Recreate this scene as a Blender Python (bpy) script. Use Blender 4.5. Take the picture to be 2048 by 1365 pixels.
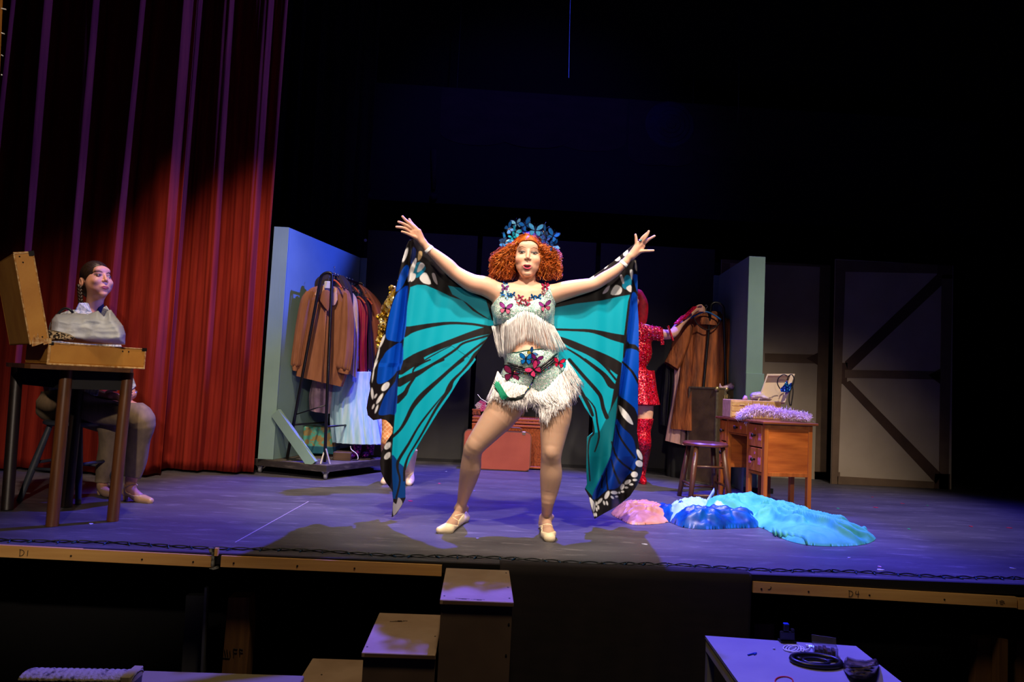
import bpy, math, random
import numpy as np
from mathutils import Vector, Matrix
from mathutils.bvhtree import BVHTree

for _o in list(bpy.data.objects):
    bpy.data.objects.remove(_o)
SC = bpy.context.scene
COL = SC.collection
PI = math.pi
random.seed(7)
NR = np.random.RandomState(11)

# ---------------------------------------------------------------- camera
F, CX, CY = 1400.0, 1024.0, 682.5
YAW, PITCH, ROLL = math.radians(2.3), math.radians(3.6), math.radians(2.8)
H = 0.84
_f = np.array([math.sin(YAW) * math.cos(PITCH), math.cos(YAW) * math.cos(PITCH), math.sin(PITCH)])
_r = np.array([math.cos(YAW), -math.sin(YAW), 0.0])
_u = np.cross(_r, _f)
_c, _s = math.cos(ROLL), math.sin(ROLL)
RT, UP, FW = _r * _c + _u * _s, -_r * _s + _u * _c, _f
CAM = np.array([0.0, 0.0, H])
cd = bpy.data.cameras.new('camera')
cd.sensor_width = 36.0
cd.lens = F / 2048.0 * 36.0
cd.clip_start, cd.clip_end = 0.05, 100
camo = bpy.data.objects.new('camera', cd)
COL.objects.link(camo)
camo.matrix_world = Matrix(((RT[0], UP[0], -FW[0], 0), (RT[1], UP[1], -FW[1], 0), (RT[2], UP[2], -FW[2], H), (0, 0, 0, 1)))
SC.camera = camo

# ---------------------------------------------------------------- light
w = bpy.data.worlds.new('world')
SC.world = w
w.use_nodes = True
w.node_tree.nodes['Background'].inputs[0].default_value = (0.30, 0.26, 0.30, 1)
w.node_tree.nodes['Background'].inputs[1].default_value = 0.012
SC.view_settings.view_transform = 'Standard'
SC.view_settings.look = 'None'
SC.view_settings.gamma = 1
SC.view_settings.use_curve_mapping = False
SC.view_settings.exposure = 0.0


def spot(name, loc, target, power, color, angle, blend, size=0.08):
    l = bpy.data.lights.new(name, 'SPOT')
    l.energy, l.color = power, color
    l.spot_size, l.spot_blend = math.radians(angle), blend
    l.shadow_soft_size = size
    o = bpy.data.objects.new(name, l)
    COL.objects.link(o)
    o.location = loc
    d = Vector(target) - Vector(loc)
    o.rotation_euler = d.to_track_quat('-Z', 'Y').to_euler()
    return o


WARM = (1.0, 0.83, 0.66)
BLUE = (0.09, 0.07, 1.0)
CBLUE = (0.05, 0.09, 1.0)
# steep overhead keys above the acting area, their near edge cut just behind the lip
spot('key_spot', (-0.9, 1.9, 5.0), (0.0, 4.9, 0.5), 960, WARM, 37, 0.45)
spot('key_spot', (1.5, 1.9, 5.0), (0.7, 4.9, 0.5), 960, WARM, 37, 0.45)
spot('key_spot', (2.9, 2.8, 5.0), (2.4, 5.7, 0.3), 800, WARM, 44, 0.7)
spot('key_spot', (-1.4, 3.0, 5.0), (-1.7, 5.6, 0.6), 860, (1.0, 0.72, 0.52), 42, 0.7)
# front-of-house fill, cut off above the actors' heads
spot('front_spot', (1.8, -3.0, 3.4), (0.1, 4.2, 1.15), 420, WARM, 19, 0.4)
spot('front_spot', (-2.2, -3.0, 3.4), (0.1, 4.2, 1.15), 260, WARM, 19, 0.4)
spot('front_spot', (0.8, -4.0, 3.6), (-2.6, 5.2, 0.35), 1080, (1.0, 0.80, 0.64), 20, 0.9)
spot('front_spot', (-0.4, -4.0, 3.6), (2.8, 6.0, 0.2), 620, WARM, 18, 0.8)
# blue back lights high above the stage
spot('blue_wash', (0.9, 6.5, 5.6), (0.3, 4.75, 0.0), 4200, BLUE, 52, 0.4, 0.05)
spot('blue_wash', (3.8, 6.4, 5.8), (3.3, 4.5, 0.0), 1900, BLUE, 46, 0.9, 0.5)  # extra soft lamp, added to bring blue onto the floor at the right
spot('blue_wash', (6.5, 3.6, 6.0), (-2.4, 5.8, 2.8), 7500, CBLUE, 23, 0.4)
spot('blue_wash', (6.5, 3.6, 6.0), (-3.5, 5.55, 1.1), 3800, CBLUE, 13, 0.8)
spot('blue_wash', (0.5, 5.0, 5.9), (0.5, 8.6, 3.6), 110, (0.12, 0.08, 1.0), 70, 0.8)  # extra weak lamp, added to stand in for blue spill on the drop
# weak house light over the audience and the lip of the stage
spot('house_lamp', (0.0, 1.5, 4.5), (0.0, 3.1, -0.3), 260, (1.0, 0.76, 0.5), 80, 0.9, 0.3)


# ---------------------------------------------------------------- picture <-> place
def ray(px, py):
    return FW + RT * ((px - CX) / F) + UP * ((CY - py) / F)


def G(px, py, z=0.0):
    d = ray(px, py)
    return CAM + d * ((z - H) / d[2])


def P(px, py, Y):
    d = ray(px, py)
    return CAM + d * (Y / d[1])


def PV(px, py, Y):
    """arrays of pixels and depths to world points (n,3)"""
    px, py, Y = np.broadcast_arrays(np.asarray(px, float), np.asarray(py, float), np.asarray(Y, float))
    d = FW + RT * ((px - CX) / F)[..., None] + UP * ((CY - py) / F)[..., None]
    return CAM + d * (Y / d[..., 1])[..., None]


def proj(p):
    v = np.asarray(p, float) - CAM
    z = v @ FW
    return CX + F * (v @ RT) / z, CY - F * (v @ UP) / z


def inpoly(x, y, poly):
    x, y = np.asarray(x, float), np.asarray(y, float)
    ins = np.zeros(x.shape, bool)
    n = len(poly)
    for i in range(n):
        x0, y0 = poly[i]
        x1, y1 = poly[(i + 1) % n]
        if y0 == y1:
            continue
        c = ((y0 > y) != (y1 > y)) & (x < (x1 - x0) * (y - y0) / (y1 - y0) + x0)
        ins ^= c
    return ins


def segdist(x, y, pts, closed=False, wid=None):
    """distance to a polyline minus the local half width"""
    x, y = np.asarray(x, float), np.asarray(y, float)
    best = np.full(x.shape, 1e9)
    cx, cy = x.copy(), y.copy()
    n = len(pts)
    for i in range(n if closed else n - 1):
        x0, y0 = pts[i][0], pts[i][1]
        x1, y1 = pts[(i + 1) % n][0], pts[(i + 1) % n][1]
        dx, dy = x1 - x0, y1 - y0
        t = np.clip(((x - x0) * dx + (y - y0) * dy) / max(dx * dx + dy * dy, 1e-9), 0, 1)
        qx, qy = x0 + t * dx, y0 + t * dy
        d = np.hypot(x - qx, y - qy)
        if wid is not None:
            d = d - (wid[i] + t * (wid[(i + 1) % n] - wid[i]))
        m = d < best
        best = np.where(m, d, best)
        cx, cy = np.where(m, qx, cx), np.where(m, qy, cy)
    return best, cx, cy


def polysd(x, y, poly):
    d = segdist(x, y, poly, True)[0]
    return np.where(inpoly(x, y, poly), -d, d)


def smooth(pts, n=4, closed=False):
    """Catmull-Rom through the points (any dimension)"""
    p = np.array(pts, float)
    m = len(p)
    out = []
    for i in range(m if closed else m - 1):
        if closed:
            a, b, c, d = p[(i - 1) % m], p[i], p[(i + 1) % m], p[(i + 2) % m]
        else:
            a, b, c, d = p[max(i - 1, 0)], p[i], p[i + 1], p[min(i + 2, m - 1)]
        for k in range(n):
            t = k / n
            out.append(0.5 * ((2 * b) + (c - a) * t + (2 * a - 5 * b + 4 * c - d) * t * t + (3 * b - a - 3 * c + d) * t ** 3))
    if not closed:
        out.append(p[-1])
    return np.array(out)


# ---------------------------------------------------------------- materials
MATS = {}


def nd(nt, t, **kw):
    n = nt.nodes.new(t)
    for k, v in kw.items():
        setattr(n, k, v)
    return n


def lin(c):
    """0-255 sRGB to linear"""
    return tuple(((v / 255.0) / 12.92 if v / 255.0 <= 0.04045 else ((v / 255.0 + 0.055) / 1.055) ** 2.4) for v in c)


def mat(name, c, rough=0.6, metal=0.0, c2=None, scale=(20, 20, 20), bump=0.0, kind='noise', spec=0.5, emit=None,
        alpha=1.0, detail=3.0, sheen=0.0, trans=0.0, attr=None, lo=0.35, hi=0.65, bscale=None, coat=0.0, sss=0.0):
    """one procedural material; colours are sRGB 0-255"""
    if name in MATS:
        return MATS[name]
    m = bpy.data.materials.new(name)
    MATS[name] = m
    m.use_nodes = True
    nt = m.node_tree
    b = nt.nodes['Principled BSDF']
    b.inputs['Roughness'].default_value = rough
    b.inputs['Metallic'].default_value = metal
    b.inputs['Specular IOR Level'].default_value = spec
    b.inputs['Sheen Weight'].default_value = sheen
    b.inputs['Transmission Weight'].default_value = trans
    b.inputs['Coat Weight'].default_value = coat
    b.inputs['Alpha'].default_value = alpha
    if sss:
        b.inputs['Subsurface Weight'].default_value = sss
        b.inputs['Subsurface Radius'].default_value = (0.02, 0.008, 0.004)
        b.inputs['Subsurface Scale'].default_value = 0.6
    L = nt.links.new
    if attr:
        a = nd(nt, 'ShaderNodeAttribute', attribute_name=attr)
        L(a.outputs['Color'], b.inputs['Base Color'])
    else:
        b.inputs['Base Color'].default_value = (*lin(c), 1)
    if emit:
        b.inputs['Emission Color'].default_value = (*lin(emit[0]), 1)
        b.inputs['Emission Strength'].default_value = emit[1]
    if c2 is not None or bump:
        tc = nd(nt, 'ShaderNodeTexCoord')
        mp = nd(nt, 'ShaderNodeMapping')
        mp.inputs['Scale'].default_value = scale
        L(tc.outputs['Object'], mp.inputs['Vector'])
        if kind == 'voronoi':
            tx = nd(nt, 'ShaderNodeTexVoronoi')
            tx.inputs['Scale'].default_value = 1
            out = tx.outputs['Color']
        else:
            tx = nd(nt, 'ShaderNodeTexNoise')
            tx.inputs['Scale'].default_value = 1
            tx.inputs['Detail'].default_value = detail
            out = tx.outputs['Fac']
        L(mp.outputs['Vector'], tx.inputs['Vector'])
        if c2 is not None:
            r = nd(nt, 'ShaderNodeValToRGB')
            r.color_ramp.elements[0].position = lo
            r.color_ramp.elements[1].position = hi
            r.color_ramp.elements[0].color = (*lin(c), 1)
            r.color_ramp.elements[1].color = (*lin(c2), 1)
            L(out, r.inputs['Fac'])
            if attr:
                mx = nd(nt, 'ShaderNodeMix', data_type='RGBA', blend_type='MULTIPLY')
                mx.inputs[0].default_value = 1.0
                L(a.outputs['Color'], mx.inputs[6])
                L(r.outputs['Color'], mx.inputs[7])
                L(mx.outputs[2], b.inputs['Base Color'])
            else:
                L(r.outputs['Color'], b.inputs['Base Color'])
        if bump:
            bp = nd(nt, 'ShaderNodeBump')
            bp.inputs['Strength'].default_value = 1.0
            bp.inputs['Distance'].default_value = bump
            if bscale:
                mp2 = nd(nt, 'ShaderNodeMapping')
                mp2.inputs['Scale'].default_value = bscale
                L(tc.outputs['Object'], mp2.inputs['Vector'])
                t2 = nd(nt, 'ShaderNodeTexNoise')
                t2.inputs['Scale'].default_value = 1
                L(mp2.outputs['Vector'], t2.inputs['Vector'])
                L(t2.outputs['Fac'], bp.inputs['Height'])
            else:
                L(out, bp.inputs['Height'])
            L(bp.outputs['Normal'], b.inputs['Normal'])
    return m


def sequins(name, cols, scale=260, rough=0.25, metal=0.6, tilt=0.9, dark=None):
    """small glinting discs: every voronoi cell gets its own colour and tilt"""
    if name in MATS:
        return MATS[name]
    m = bpy.data.materials.new(name)
    MATS[name] = m
    m.use_nodes = True
    nt = m.node_tree
    L = nt.links.new
    b = nt.nodes['Principled BSDF']
    b.inputs['Roughness'].default_value = rough
    b.inputs['Metallic'].default_value = metal
    tc = nd(nt, 'ShaderNodeTexCoord')
    v = nd(nt, 'ShaderNodeTexVoronoi')
    v.inputs['Scale'].default_value = scale
    L(tc.outputs['Object'], v.inputs['Vector'])
    sp = nd(nt, 'ShaderNodeSeparateColor')
    L(v.outputs['Color'], sp.inputs[0])
    r = nd(nt, 'ShaderNodeValToRGB')
    r.color_ramp.interpolation = 'CONSTANT'
    el = r.color_ramp.elements
    for i, c in enumerate(cols):
        e = el[i] if i < 2 else el.new(i / len(cols))
        e.position = i / len(cols)
        e.color = (*lin(c), 1)
    L(sp.outputs[0], r.inputs['Fac'])
    L(r.outputs['Color'], b.inputs['Base Color'])
    sub = nd(nt, 'ShaderNodeVectorMath', operation='SUBTRACT')
    sub.inputs[1].default_value = (0.5, 0.5, 0.5)
    L(v.outputs['Color'], sub.inputs[0])
    sc = nd(nt, 'ShaderNodeVectorMath', operation='SCALE')
    sc.inputs['Scale'].default_value = tilt
    L(sub.outputs[0], sc.inputs[0])
    g = nd(nt, 'ShaderNodeNewGeometry')
    ad = nd(nt, 'ShaderNodeVectorMath', operation='ADD')
    L(g.outputs['Normal'], ad.inputs[0])
    L(sc.outputs[0], ad.inputs[1])
    nm = nd(nt, 'ShaderNodeVectorMath', operation='NORMALIZE')
    L(ad.outputs[0], nm.inputs[0])
    L(nm.outputs[0], b.inputs['Normal'])
    return m


def wood(name, c, c2, axis=2, rough=0.45, s=1.0, coat=0.0, bump=0.0006):
    k = [38 * s, 38 * s, 38 * s]
    k[axis] = 2.2 * s
    return mat(name, c, rough, c2=c2, scale=tuple(k), bump=bump, detail=5, coat=coat, lo=0.3, hi=0.7)


# ---------------------------------------------------------------- objects
ORG = {}


def tag(o, label=None, cat=None, group=None, kind=None):
    if label:
        o['label'] = label
    if cat:
        o['category'] = cat
    if group:
        o['group'] = group
    if kind:
        o['kind'] = kind
    return o


def thing(name, loc, label, cat, group=None):
    o = bpy.data.objects.new(name, None)
    o.empty_display_size = 0.1
    COL.objects.link(o)
    o.location = tuple(float(v) for v in loc)
    ORG[o.name] = np.array(loc, float)
    return tag(o, label, cat, group)


def link_mesh(name, V, Fc, m, parent=None, sm=False, mi=None, col=None, label=None, solid=0.0, offset=0.0):
    """vertices in world space; the mesh is stored relative to its parent, or to its own base when top-level"""
    V = np.asarray(V, float).reshape(-1, 3)
    if parent is not None:
        org = ORG[parent.name]
    else:
        org = np.array([(V[:, 0].min() + V[:, 0].max()) / 2, (V[:, 1].min() + V[:, 1].max()) / 2, V[:, 2].min()])
    me = bpy.data.meshes.new(name)
    L = V - org
    if isinstance(Fc, np.ndarray):
        me.from_pydata(L.tolist(), [], Fc.tolist())
    else:
        me.from_pydata(L.tolist(), [], Fc)
    for q in (m if isinstance(m, (list, tuple)) else [m]):
        me.materials.append(q)
    if mi is not None:
        me.polygons.foreach_set('material_index', np.asarray(mi, dtype=np.int32))
    if sm:
        me.polygons.foreach_set('use_smooth', np.ones(len(me.polygons), dtype=bool))
    if col is not None:
        a = me.color_attributes.new('Col', 'FLOAT_COLOR', 'POINT')
        c4 = np.ones((len(V), 4))
        c4[:, :3] = col
        a.data.foreach_set('color', c4.ravel())
    me.update()
    o = bpy.data.objects.new(name, me)
    COL.objects.link(o)
    if parent is not None:
        o.parent = parent
    else:
        o.location = org
    ORG[o.name] = org
    if solid:
        md = o.modifiers.new('thickness', 'SOLIDIFY')
        md.thickness = solid
        md.offset = offset
    if label:
        o['label'] = label
    return o


class MB:
    def __init__(s):
        s.v, s.f, s.mi, s.cur, s.n = [], [], [], 0, 0

    def add(s, V, Fc, mi=None):
        V = np.asarray(V, float).reshape(-1, 3)
        b = s.n
        s.v.append(V)
        s.n += len(V)
        for f in Fc:
            s.f.append([int(i) + b for i in f])
            s.mi.append(s.cur if mi is None else mi)
        return s

    def box(s, a, b, R=None, at=None, mi=None, bev=0.0):
        """box from corner a to corner b; R rotates (3x3), at moves"""
        a, b = np.minimum(a, b).astype(float), np.maximum(a, b).astype(float)
        if bev <= 0:
            V = np.array([[x, y, z] for z in (a[2], b[2]) for y in (a[1], b[1]) for x in (a[0], b[0])])
            Fc = [(0, 2, 3, 1), (4, 5, 7, 6), (0, 1, 5, 4), (2, 6, 7, 3), (0, 4, 6, 2), (1, 3, 7, 5)]
        else:
            bev = min(bev, 0.45 * (b - a).min())
            V, ix = [], {}
            for cx in (0, 1):
                for cy in (0, 1):
                    for cz in (0, 1):
                        c = np.array([cx, cy, cz])
                        p = np.where(c == 0, a, b)
                        inn = np.where(c == 0, a + bev, b - bev)
                        for ax in range(3):
                            q = inn.copy()
                            q[ax] = p[ax]
                            ix[(cx, cy, cz, ax)] = len(V)
                            V.append(q)
            Fc = []
            for ax in range(3):
                o1, o2 = (ax + 1) % 3, (ax + 2) % 3
                for sd in (0, 1):
                    r = []
                    for u, w_ in ((0, 0), (1, 0), (1, 1), (0, 1)):
                        k = [0, 0, 0]
                        k[ax], k[o1], k[o2] = sd, u, w_
                        r.append(ix[(*k, ax)])
                    Fc.append(r if sd else r[::-1])
            for ax in range(3):
                o1, o2 = (ax + 1) % 3, (ax + 2) % 3
                for u in (0, 1):
                    for w_ in (0, 1):
                        k0, k1 = [0, 0, 0], [0, 0, 0]
                        k1[ax] = 1
                        k0[o1] = k1[o1] = u
                        k0[o2] = k1[o2] = w_
                        q = [ix[(*k0, o1)], ix[(*k1, o1)], ix[(*k1, o2)], ix[(*k0, o2)]]
                        Fc.append(q if (u + w_) % 2 == 0 else q[::-1])
            for cx in (0, 1):
                for cy in (0, 1):
                    for cz in (0, 1):
                        q = [ix[(cx, cy, cz, 0)], ix[(cx, cy, cz, 1)], ix[(cx, cy, cz, 2)]]
                        Fc.append(q if (cx + cy + cz) % 2 else q[::-1])
            V = np.array(V)
        if R is not None:
            V = V @ np.asarray(R).T
        if at is not None:
            V = V + np.asarray(at)
        return s.add(V, Fc, mi)

    def bar(s, p, q, wx, wy, mi=None, up=(0, 0, 1), w2=None):
        """rectangular bar between two points"""
        p, q = np.asarray(p, float), np.asarray(q, float)
        d = (q - p) / np.linalg.norm(q - p)
        u = np.asarray(up, float)
        if abs(d @ u) > 0.95:
            u = np.array([0, 1.0, 0])
        a = np.cross(d, u)
        a /= np.linalg.norm(a)
        b = np.cross(a, d)
        w2 = w2 or 1.0
        V = []
        for c, k in ((p, 1.0), (q, w2)):
            for sx, sy in ((-1, -1), (1, -1), (1, 1), (-1, 1)):
                V.append(c + a * sx * wx / 2 * k + b * sy * wy / 2 * k)
        return s.add(V, [(3, 2, 1, 0), (4, 5, 6, 7), (0, 1, 5, 4), (1, 2, 6, 5), (2, 3, 7, 6), (3, 0, 4, 7)], mi)

    def tube(s, pts, r, n=8, mi=None, cap=True, closed=False):
        P_ = np.array(pts, float)
        m = len(P_)
        rr = np.full(m, r, float) if np.isscalar(r) else np.array(r, float)
        T = np.zeros_like(P_)
        if closed:
            T = np.roll(P_, -1, 0) - np.roll(P_, 1, 0)
        else:
            T[1:-1] = P_[2:] - P_[:-2]
            T[0], T[-1] = P_[1] - P_[0], P_[-1] - P_[-2]
        T /= np.maximum(np.linalg.norm(T, axis=1), 1e-12)[:, None]
        u = np.array([0, 0, 1.0]) if abs(T[0][2]) < 0.9 else np.array([1.0, 0, 0])
        A = np.cross(T[0], u)
        A /= np.linalg.norm(A)
        V = []
        th = np.arange(n) * 2 * PI / n
        for i in range(m):
            A = A - T[i] * (A @ T[i])
            A /= max(np.linalg.norm(A), 1e-9)
            B = np.cross(T[i], A)
            V.append(P_[i] + rr[i] * (np.cos(th)[:, None] * A + np.sin(th)[:, None] * B))
        V = np.concatenate(V)
        Fc = []
        for i in range(m if closed else m - 1):
            j = (i + 1) % m
            for k in range(n):
                k2 = (k + 1) % n
                Fc.append((i * n + k, i * n + k2, j * n + k2, j * n + k))
        if cap and not closed:
            Fc.append(tuple(range(n))[::-1])
            Fc.append(tuple((m - 1) * n + k for k in range(n)))
        return s.add(V, Fc, mi)

    def lathe(s, prof, at=(0, 0, 0), n=24, mi=None, R=None, sx=1.0, sy=1.0):
        """prof: (radius, height) list"""
        V, Fc = [], []
        th = np.arange(n) * 2 * PI / n
        for r, z in prof:
            V.append(np.stack([r * np.cos(th) * sx, r * np.sin(th) * sy, np.full(n, z)], 1))
        V = np.concatenate(V)
        for i in range(len(prof) - 1):
            for k in range(n):
                k2 = (k + 1) % n
                Fc.append((i * n + k, i * n + k2, (i + 1) * n + k2, (i + 1) * n + k))
        Fc.append(tuple(range(n))[::-1])
        Fc.append(tuple((len(prof) - 1) * n + k for k in range(n)))
        if R is not None:
            V = V @ np.asarray(R).T
        return s.add(V + np.asarray(at), Fc, mi)

    def ball(s, c, r, n=12, mi=None, sc=(1, 1, 1), R=None):
        m = n // 2
        pr = [(max(math.sin(PI * i / m), 1e-3) * r, -math.cos(PI * i / m) * r) for i in range(m + 1)]
        V, Fc = [], []
        th = np.arange(n) * 2 * PI / n
        for a, z in pr:
            V.append(np.stack([a * np.cos(th), a * np.sin(th), np.full(n, z)], 1))
        V = np.concatenate(V) * np.asarray(sc)
        for i in range(m):
            for k in range(n):
                k2 = (k + 1) % n
                Fc.append((i * n + k, i * n + k2, (i + 1) * n + k2, (i + 1) * n + k))
        if R is not None:
            V = V @ np.asarray(R).T
        return s.add(V + np.asarray(c), Fc, mi)

    def prism(s, poly, thick, mi=None, M=None, at=None):
        """poly in local xz, extruded along y from 0 to thick; M 3x3, at"""
        n = len(poly)
        V = np.array([[x, 0, z] for x, z in poly] + [[x, thick, z] for x, z in poly], float)
        Fc = [tuple(range(n)), tuple(range(2 * n - 1, n - 1, -1))]
        for k in range(n):
            k2 = (k + 1) % n
            Fc.append((k2, k, n + k, n + k2))
        if M is not None:
            V = V @ np.asarray(M).T
        if at is not None:
            V = V + np.asarray(at)
        return s.add(V, Fc, mi)

    def grid(s, A, mi=None, closed_u=False):
        """A: (m,n,3) array of points"""
        m, n = A.shape[:2]
        Fc = []
        for i in range(m - 1):
            for k in range(n if closed_u else n - 1):
                k2 = (k + 1) % n
                Fc.append((i * n + k, i * n + k2, (i + 1) * n + k2, (i + 1) * n + k))
        return s.add(A.reshape(-1, 3), Fc, mi)

    def build(s, name, m, parent=None, sm=False, col=None, label=None, solid=0.0, offset=0.0):
        V = np.concatenate(s.v)
        return link_mesh(name, V, s.f, m, parent, sm, s.mi, col, label, solid, offset)


def rotz(a):
    c, s = math.cos(a), math.sin(a)
    return np.array([[c, -s, 0], [s, c, 0], [0, 0, 1.0]])


def rotx(a):
    c, s = math.cos(a), math.sin(a)
    return np.array([[1.0, 0, 0], [0, c, -s], [0, s, c]])


def roty(a):
    c, s = math.cos(a), math.sin(a)
    return np.array([[c, 0, s], [0, 1.0, 0], [-s, 0, c]])


def autosmooth(o, ang=35):
    me = o.data
    me.polygons.foreach_set('use_smooth', np.ones(len(me.polygons), dtype=bool))
    try:
        me.set_sharp_from_angle(angle=math.radians(ang))
    except Exception:
        pass
    return o


# ---------------------------------------------------------------- smooth solids on a grid (bodies, shoes, hair caps)
class Solid:
    """blended tapered limbs and ellipsoids, turned into one closed surface"""

    def __init__(s, xs, ys, zs):
        s.ax = [np.asarray(a, np.float32) for a in (xs, ys, zs)]
        s.F = np.full([len(a) for a in s.ax], 0.06, np.float32)

    def _sl(s, lo, hi):
        r = []
        for k in range(3):
            i0 = max(int(np.searchsorted(s.ax[k], lo[k])) - 1, 0)
            i1 = min(int(np.searchsorted(s.ax[k], hi[k])) + 1, len(s.ax[k]))
            r.append(slice(i0, max(i1, i0 + 1)))
        return tuple(r)

    def _xyz(s, sl):
        return (s.ax[0][sl[0]][:, None, None], s.ax[1][sl[1]][None, :, None], s.ax[2][sl[2]][None, None, :])

    def _mix(s, sl, d, k, neg):
        f = s.F[sl]
        if neg:
            h = np.clip(0.5 - 0.5 * (f + d) / k, 0, 1)
            s.F[sl] = f * (1 - h) + (-d) * h + k * h * (1 - h)
        else:
            h = np.clip(0.5 + 0.5 * (d - f) / k, 0, 1)
            s.F[sl] = d * (1 - h) + f * h - k * h * (1 - h)

    def cap(s, a, b, ra, rb, k=0.02, flat=1.0, neg=False):
        a, b = np.asarray(a, float), np.asarray(b, float)
        pad = max(ra, rb) + k + 0.03
        sl = s._sl(np.minimum(a, b) - pad, np.maximum(a, b) + pad)
        X, Y, Z = s._xyz(sl)
        d = b - a
        L2 = max(float(d @ d), 1e-9)
        t = np.clip(((X - a[0]) * d[0] + (Y - a[1]) * d[1] + (Z - a[2]) * d[2]) / L2, 0, 1)
        dd = np.sqrt((X - a[0] - t * d[0]) ** 2 + ((Y - a[1] - t * d[1]) / flat) ** 2 + (Z - a[2] - t * d[2]) ** 2) - (ra + t * (rb - ra))
        s._mix(sl, dd, k, neg)
        return s

    def ell(s, c, r, k=0.02, R=None, neg=False):
        c, r = np.asarray(c, float), np.asarray(r, float)
        pad = (r.max() if R is not None else r) + k + 0.03
        sl = s._sl(c - pad, c + pad)
        X, Y, Z = s._xyz(sl)
        x, y, z = X - c[0], Y - c[1], Z - c[2]
        if R is not None:
            R = np.asarray(R)
            x, y, z = (R[0, 0] * x + R[1, 0] * y + R[2, 0] * z, R[0, 1] * x + R[1, 1] * y + R[2, 1] * z, R[0, 2] * x + R[1, 2] * y + R[2, 2] * z)
        q = np.sqrt((x / r[0]) ** 2 + (y / r[1]) ** 2 + (z / r[2]) ** 2)
        g = np.sqrt((x / r[0] ** 2) ** 2 + (y / r[1] ** 2) ** 2 + (z / r[2] ** 2) ** 2)
        s._mix(sl, q * (q - 1) / np.maximum(g, 1e-6), k, neg)
        return s

    def chain(s, pts, rs, k=0.02, flat=1.0, sub=4):
        """one limb: a spline of changing radius, blended to the rest once"""
        q = smooth(np.column_stack([np.array(pts, float), np.array(rs, float)]), sub)
        pad = q[:, 3].max() + k + 0.03
        sl = s._sl(q[:, :3].min(0) - pad, q[:, :3].max(0) + pad)
        X, Y, Z = s._xyz(sl)
        bd = np.full(s.F[sl].shape, 9.0, np.float32)
        br_ = np.zeros(s.F[sl].shape, np.float32)
        for a, b in zip(q[:-1], q[1:]):
            d = (b - a)[:3]
            L2 = max(float(d @ d), 1e-9)
            t = np.clip(((X - a[0]) * d[0] + (Y - a[1]) * d[1] + (Z - a[2]) * d[2]) / L2, 0, 1)
            dd = np.sqrt((X - a[0] - t * d[0]) ** 2 + ((Y - a[1] - t * d[1]) / flat) ** 2 + (Z - a[2] - t * d[2]) ** 2)
            m = dd < bd
            bd = np.where(m, dd, bd)
            br_ = np.where(m, a[3] + t * (b[3] - a[3]), br_)
        best = bd - br_
        s._mix(sl, best, k, False)
        return s

    def surface(s, Fld=None):
        Fv = s.F if Fld is None else Fld
        ins = Fv < 0
        nx, ny, nz = Fv.shape
        cnt = np.zeros((nx - 1, ny - 1, nz - 1), np.int8)
        offs = [(i, j, k) for i in (0, 1) for j in (0, 1) for k in (0, 1)]
        for i, j, k in offs:
            cnt += ins[i:nx - 1 + i, j:ny - 1 + j, k:nz - 1 + k]
        act = (cnt > 0) & (cnt < 8)
        idx = np.argwhere(act)
        vid = np.full(act.shape, -1, np.int64)
        vid[act] = np.arange(len(idx))
        acc = np.zeros((len(idx), 3))
        num = np.zeros(len(idx))
        ax = s.ax
        for a in offs:
            for k in range(3):
                if a[k] == 1:
                    continue
                b = list(a)
                b[k] = 1
                ia = idx + np.array(a)
                ib = idx + np.array(b)
                fa = Fv[ia[:, 0], ia[:, 1], ia[:, 2]]
                fb = Fv[ib[:, 0], ib[:, 1], ib[:, 2]]
                m = (fa < 0) != (fb < 0)
                t = np.where(m, fa / np.where(m, fa - fb, 1), 0)
                pa = np.stack([ax[q][ia[:, q]] for q in range(3)], 1)
                pb = np.stack([ax[q][ib[:, q]] for q in range(3)], 1)
                acc += np.where(m[:, None], pa + (pb - pa) * t[:, None], 0)
                num += m
        V = acc / np.maximum(num, 1)[:, None]
        Q = []
        for k in range(3):
            o1, o2 = (k + 1) % 3, (k + 2) % 3
            sl0 = [slice(1, -1)] * 3
            sl1 = [slice(1, -1)] * 3
            sl0[k], sl1[k] = slice(0, -1), slice(1, None)
            fa, fb = ins[tuple(sl0)], ins[tuple(sl1)]
            for flip, m in ((False, fa & ~fb), (True, ~fa & fb)):
                e = np.argwhere(m)
                if not len(e):
                    continue
                e = e + np.array([0 if q == k else 1 for q in range(3)])
                c = []
                for d1, d2 in ((-1, -1), (0, -1), (0, 0), (-1, 0)):
                    g = e.copy()
                    g[:, o1] += d1
                    g[:, o2] += d2
                    c.append(vid[g[:, 0], g[:, 1], g[:, 2]])
                c = np.stack(c, 1)
                Q.append(c[:, ::-1] if flip else c)
        Q = np.concatenate(Q) if Q else np.zeros((0, 4), int)
        Q = Q[(Q >= 0).all(1)]
        return V, Q

    def pixels(s):
        X, Y, Z = np.meshgrid(*s.ax, indexing='ij')
        vx, vy, vz = X - CAM[0], Y - CAM[1], Z - CAM[2]
        dz = vx * FW[0] + vy * FW[1] + vz * FW[2]
        return CX + F * (vx * RT[0] + vy * RT[1] + vz * RT[2]) / dz, CY - F * (vx * UP[0] + vy * UP[1] + vz * UP[2]) / dz


def axis(lo, hi, fine, coarse, zones=()):
    """grid lines: fine spacing inside the zones, coarse elsewhere"""
    out = [lo]
    while out[-1] < hi:
        x = out[-1]
        st = fine if any(a <= x <= b for a, b in zones) else coarse
        out.append(x + st)
    return np.array(out)


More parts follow.
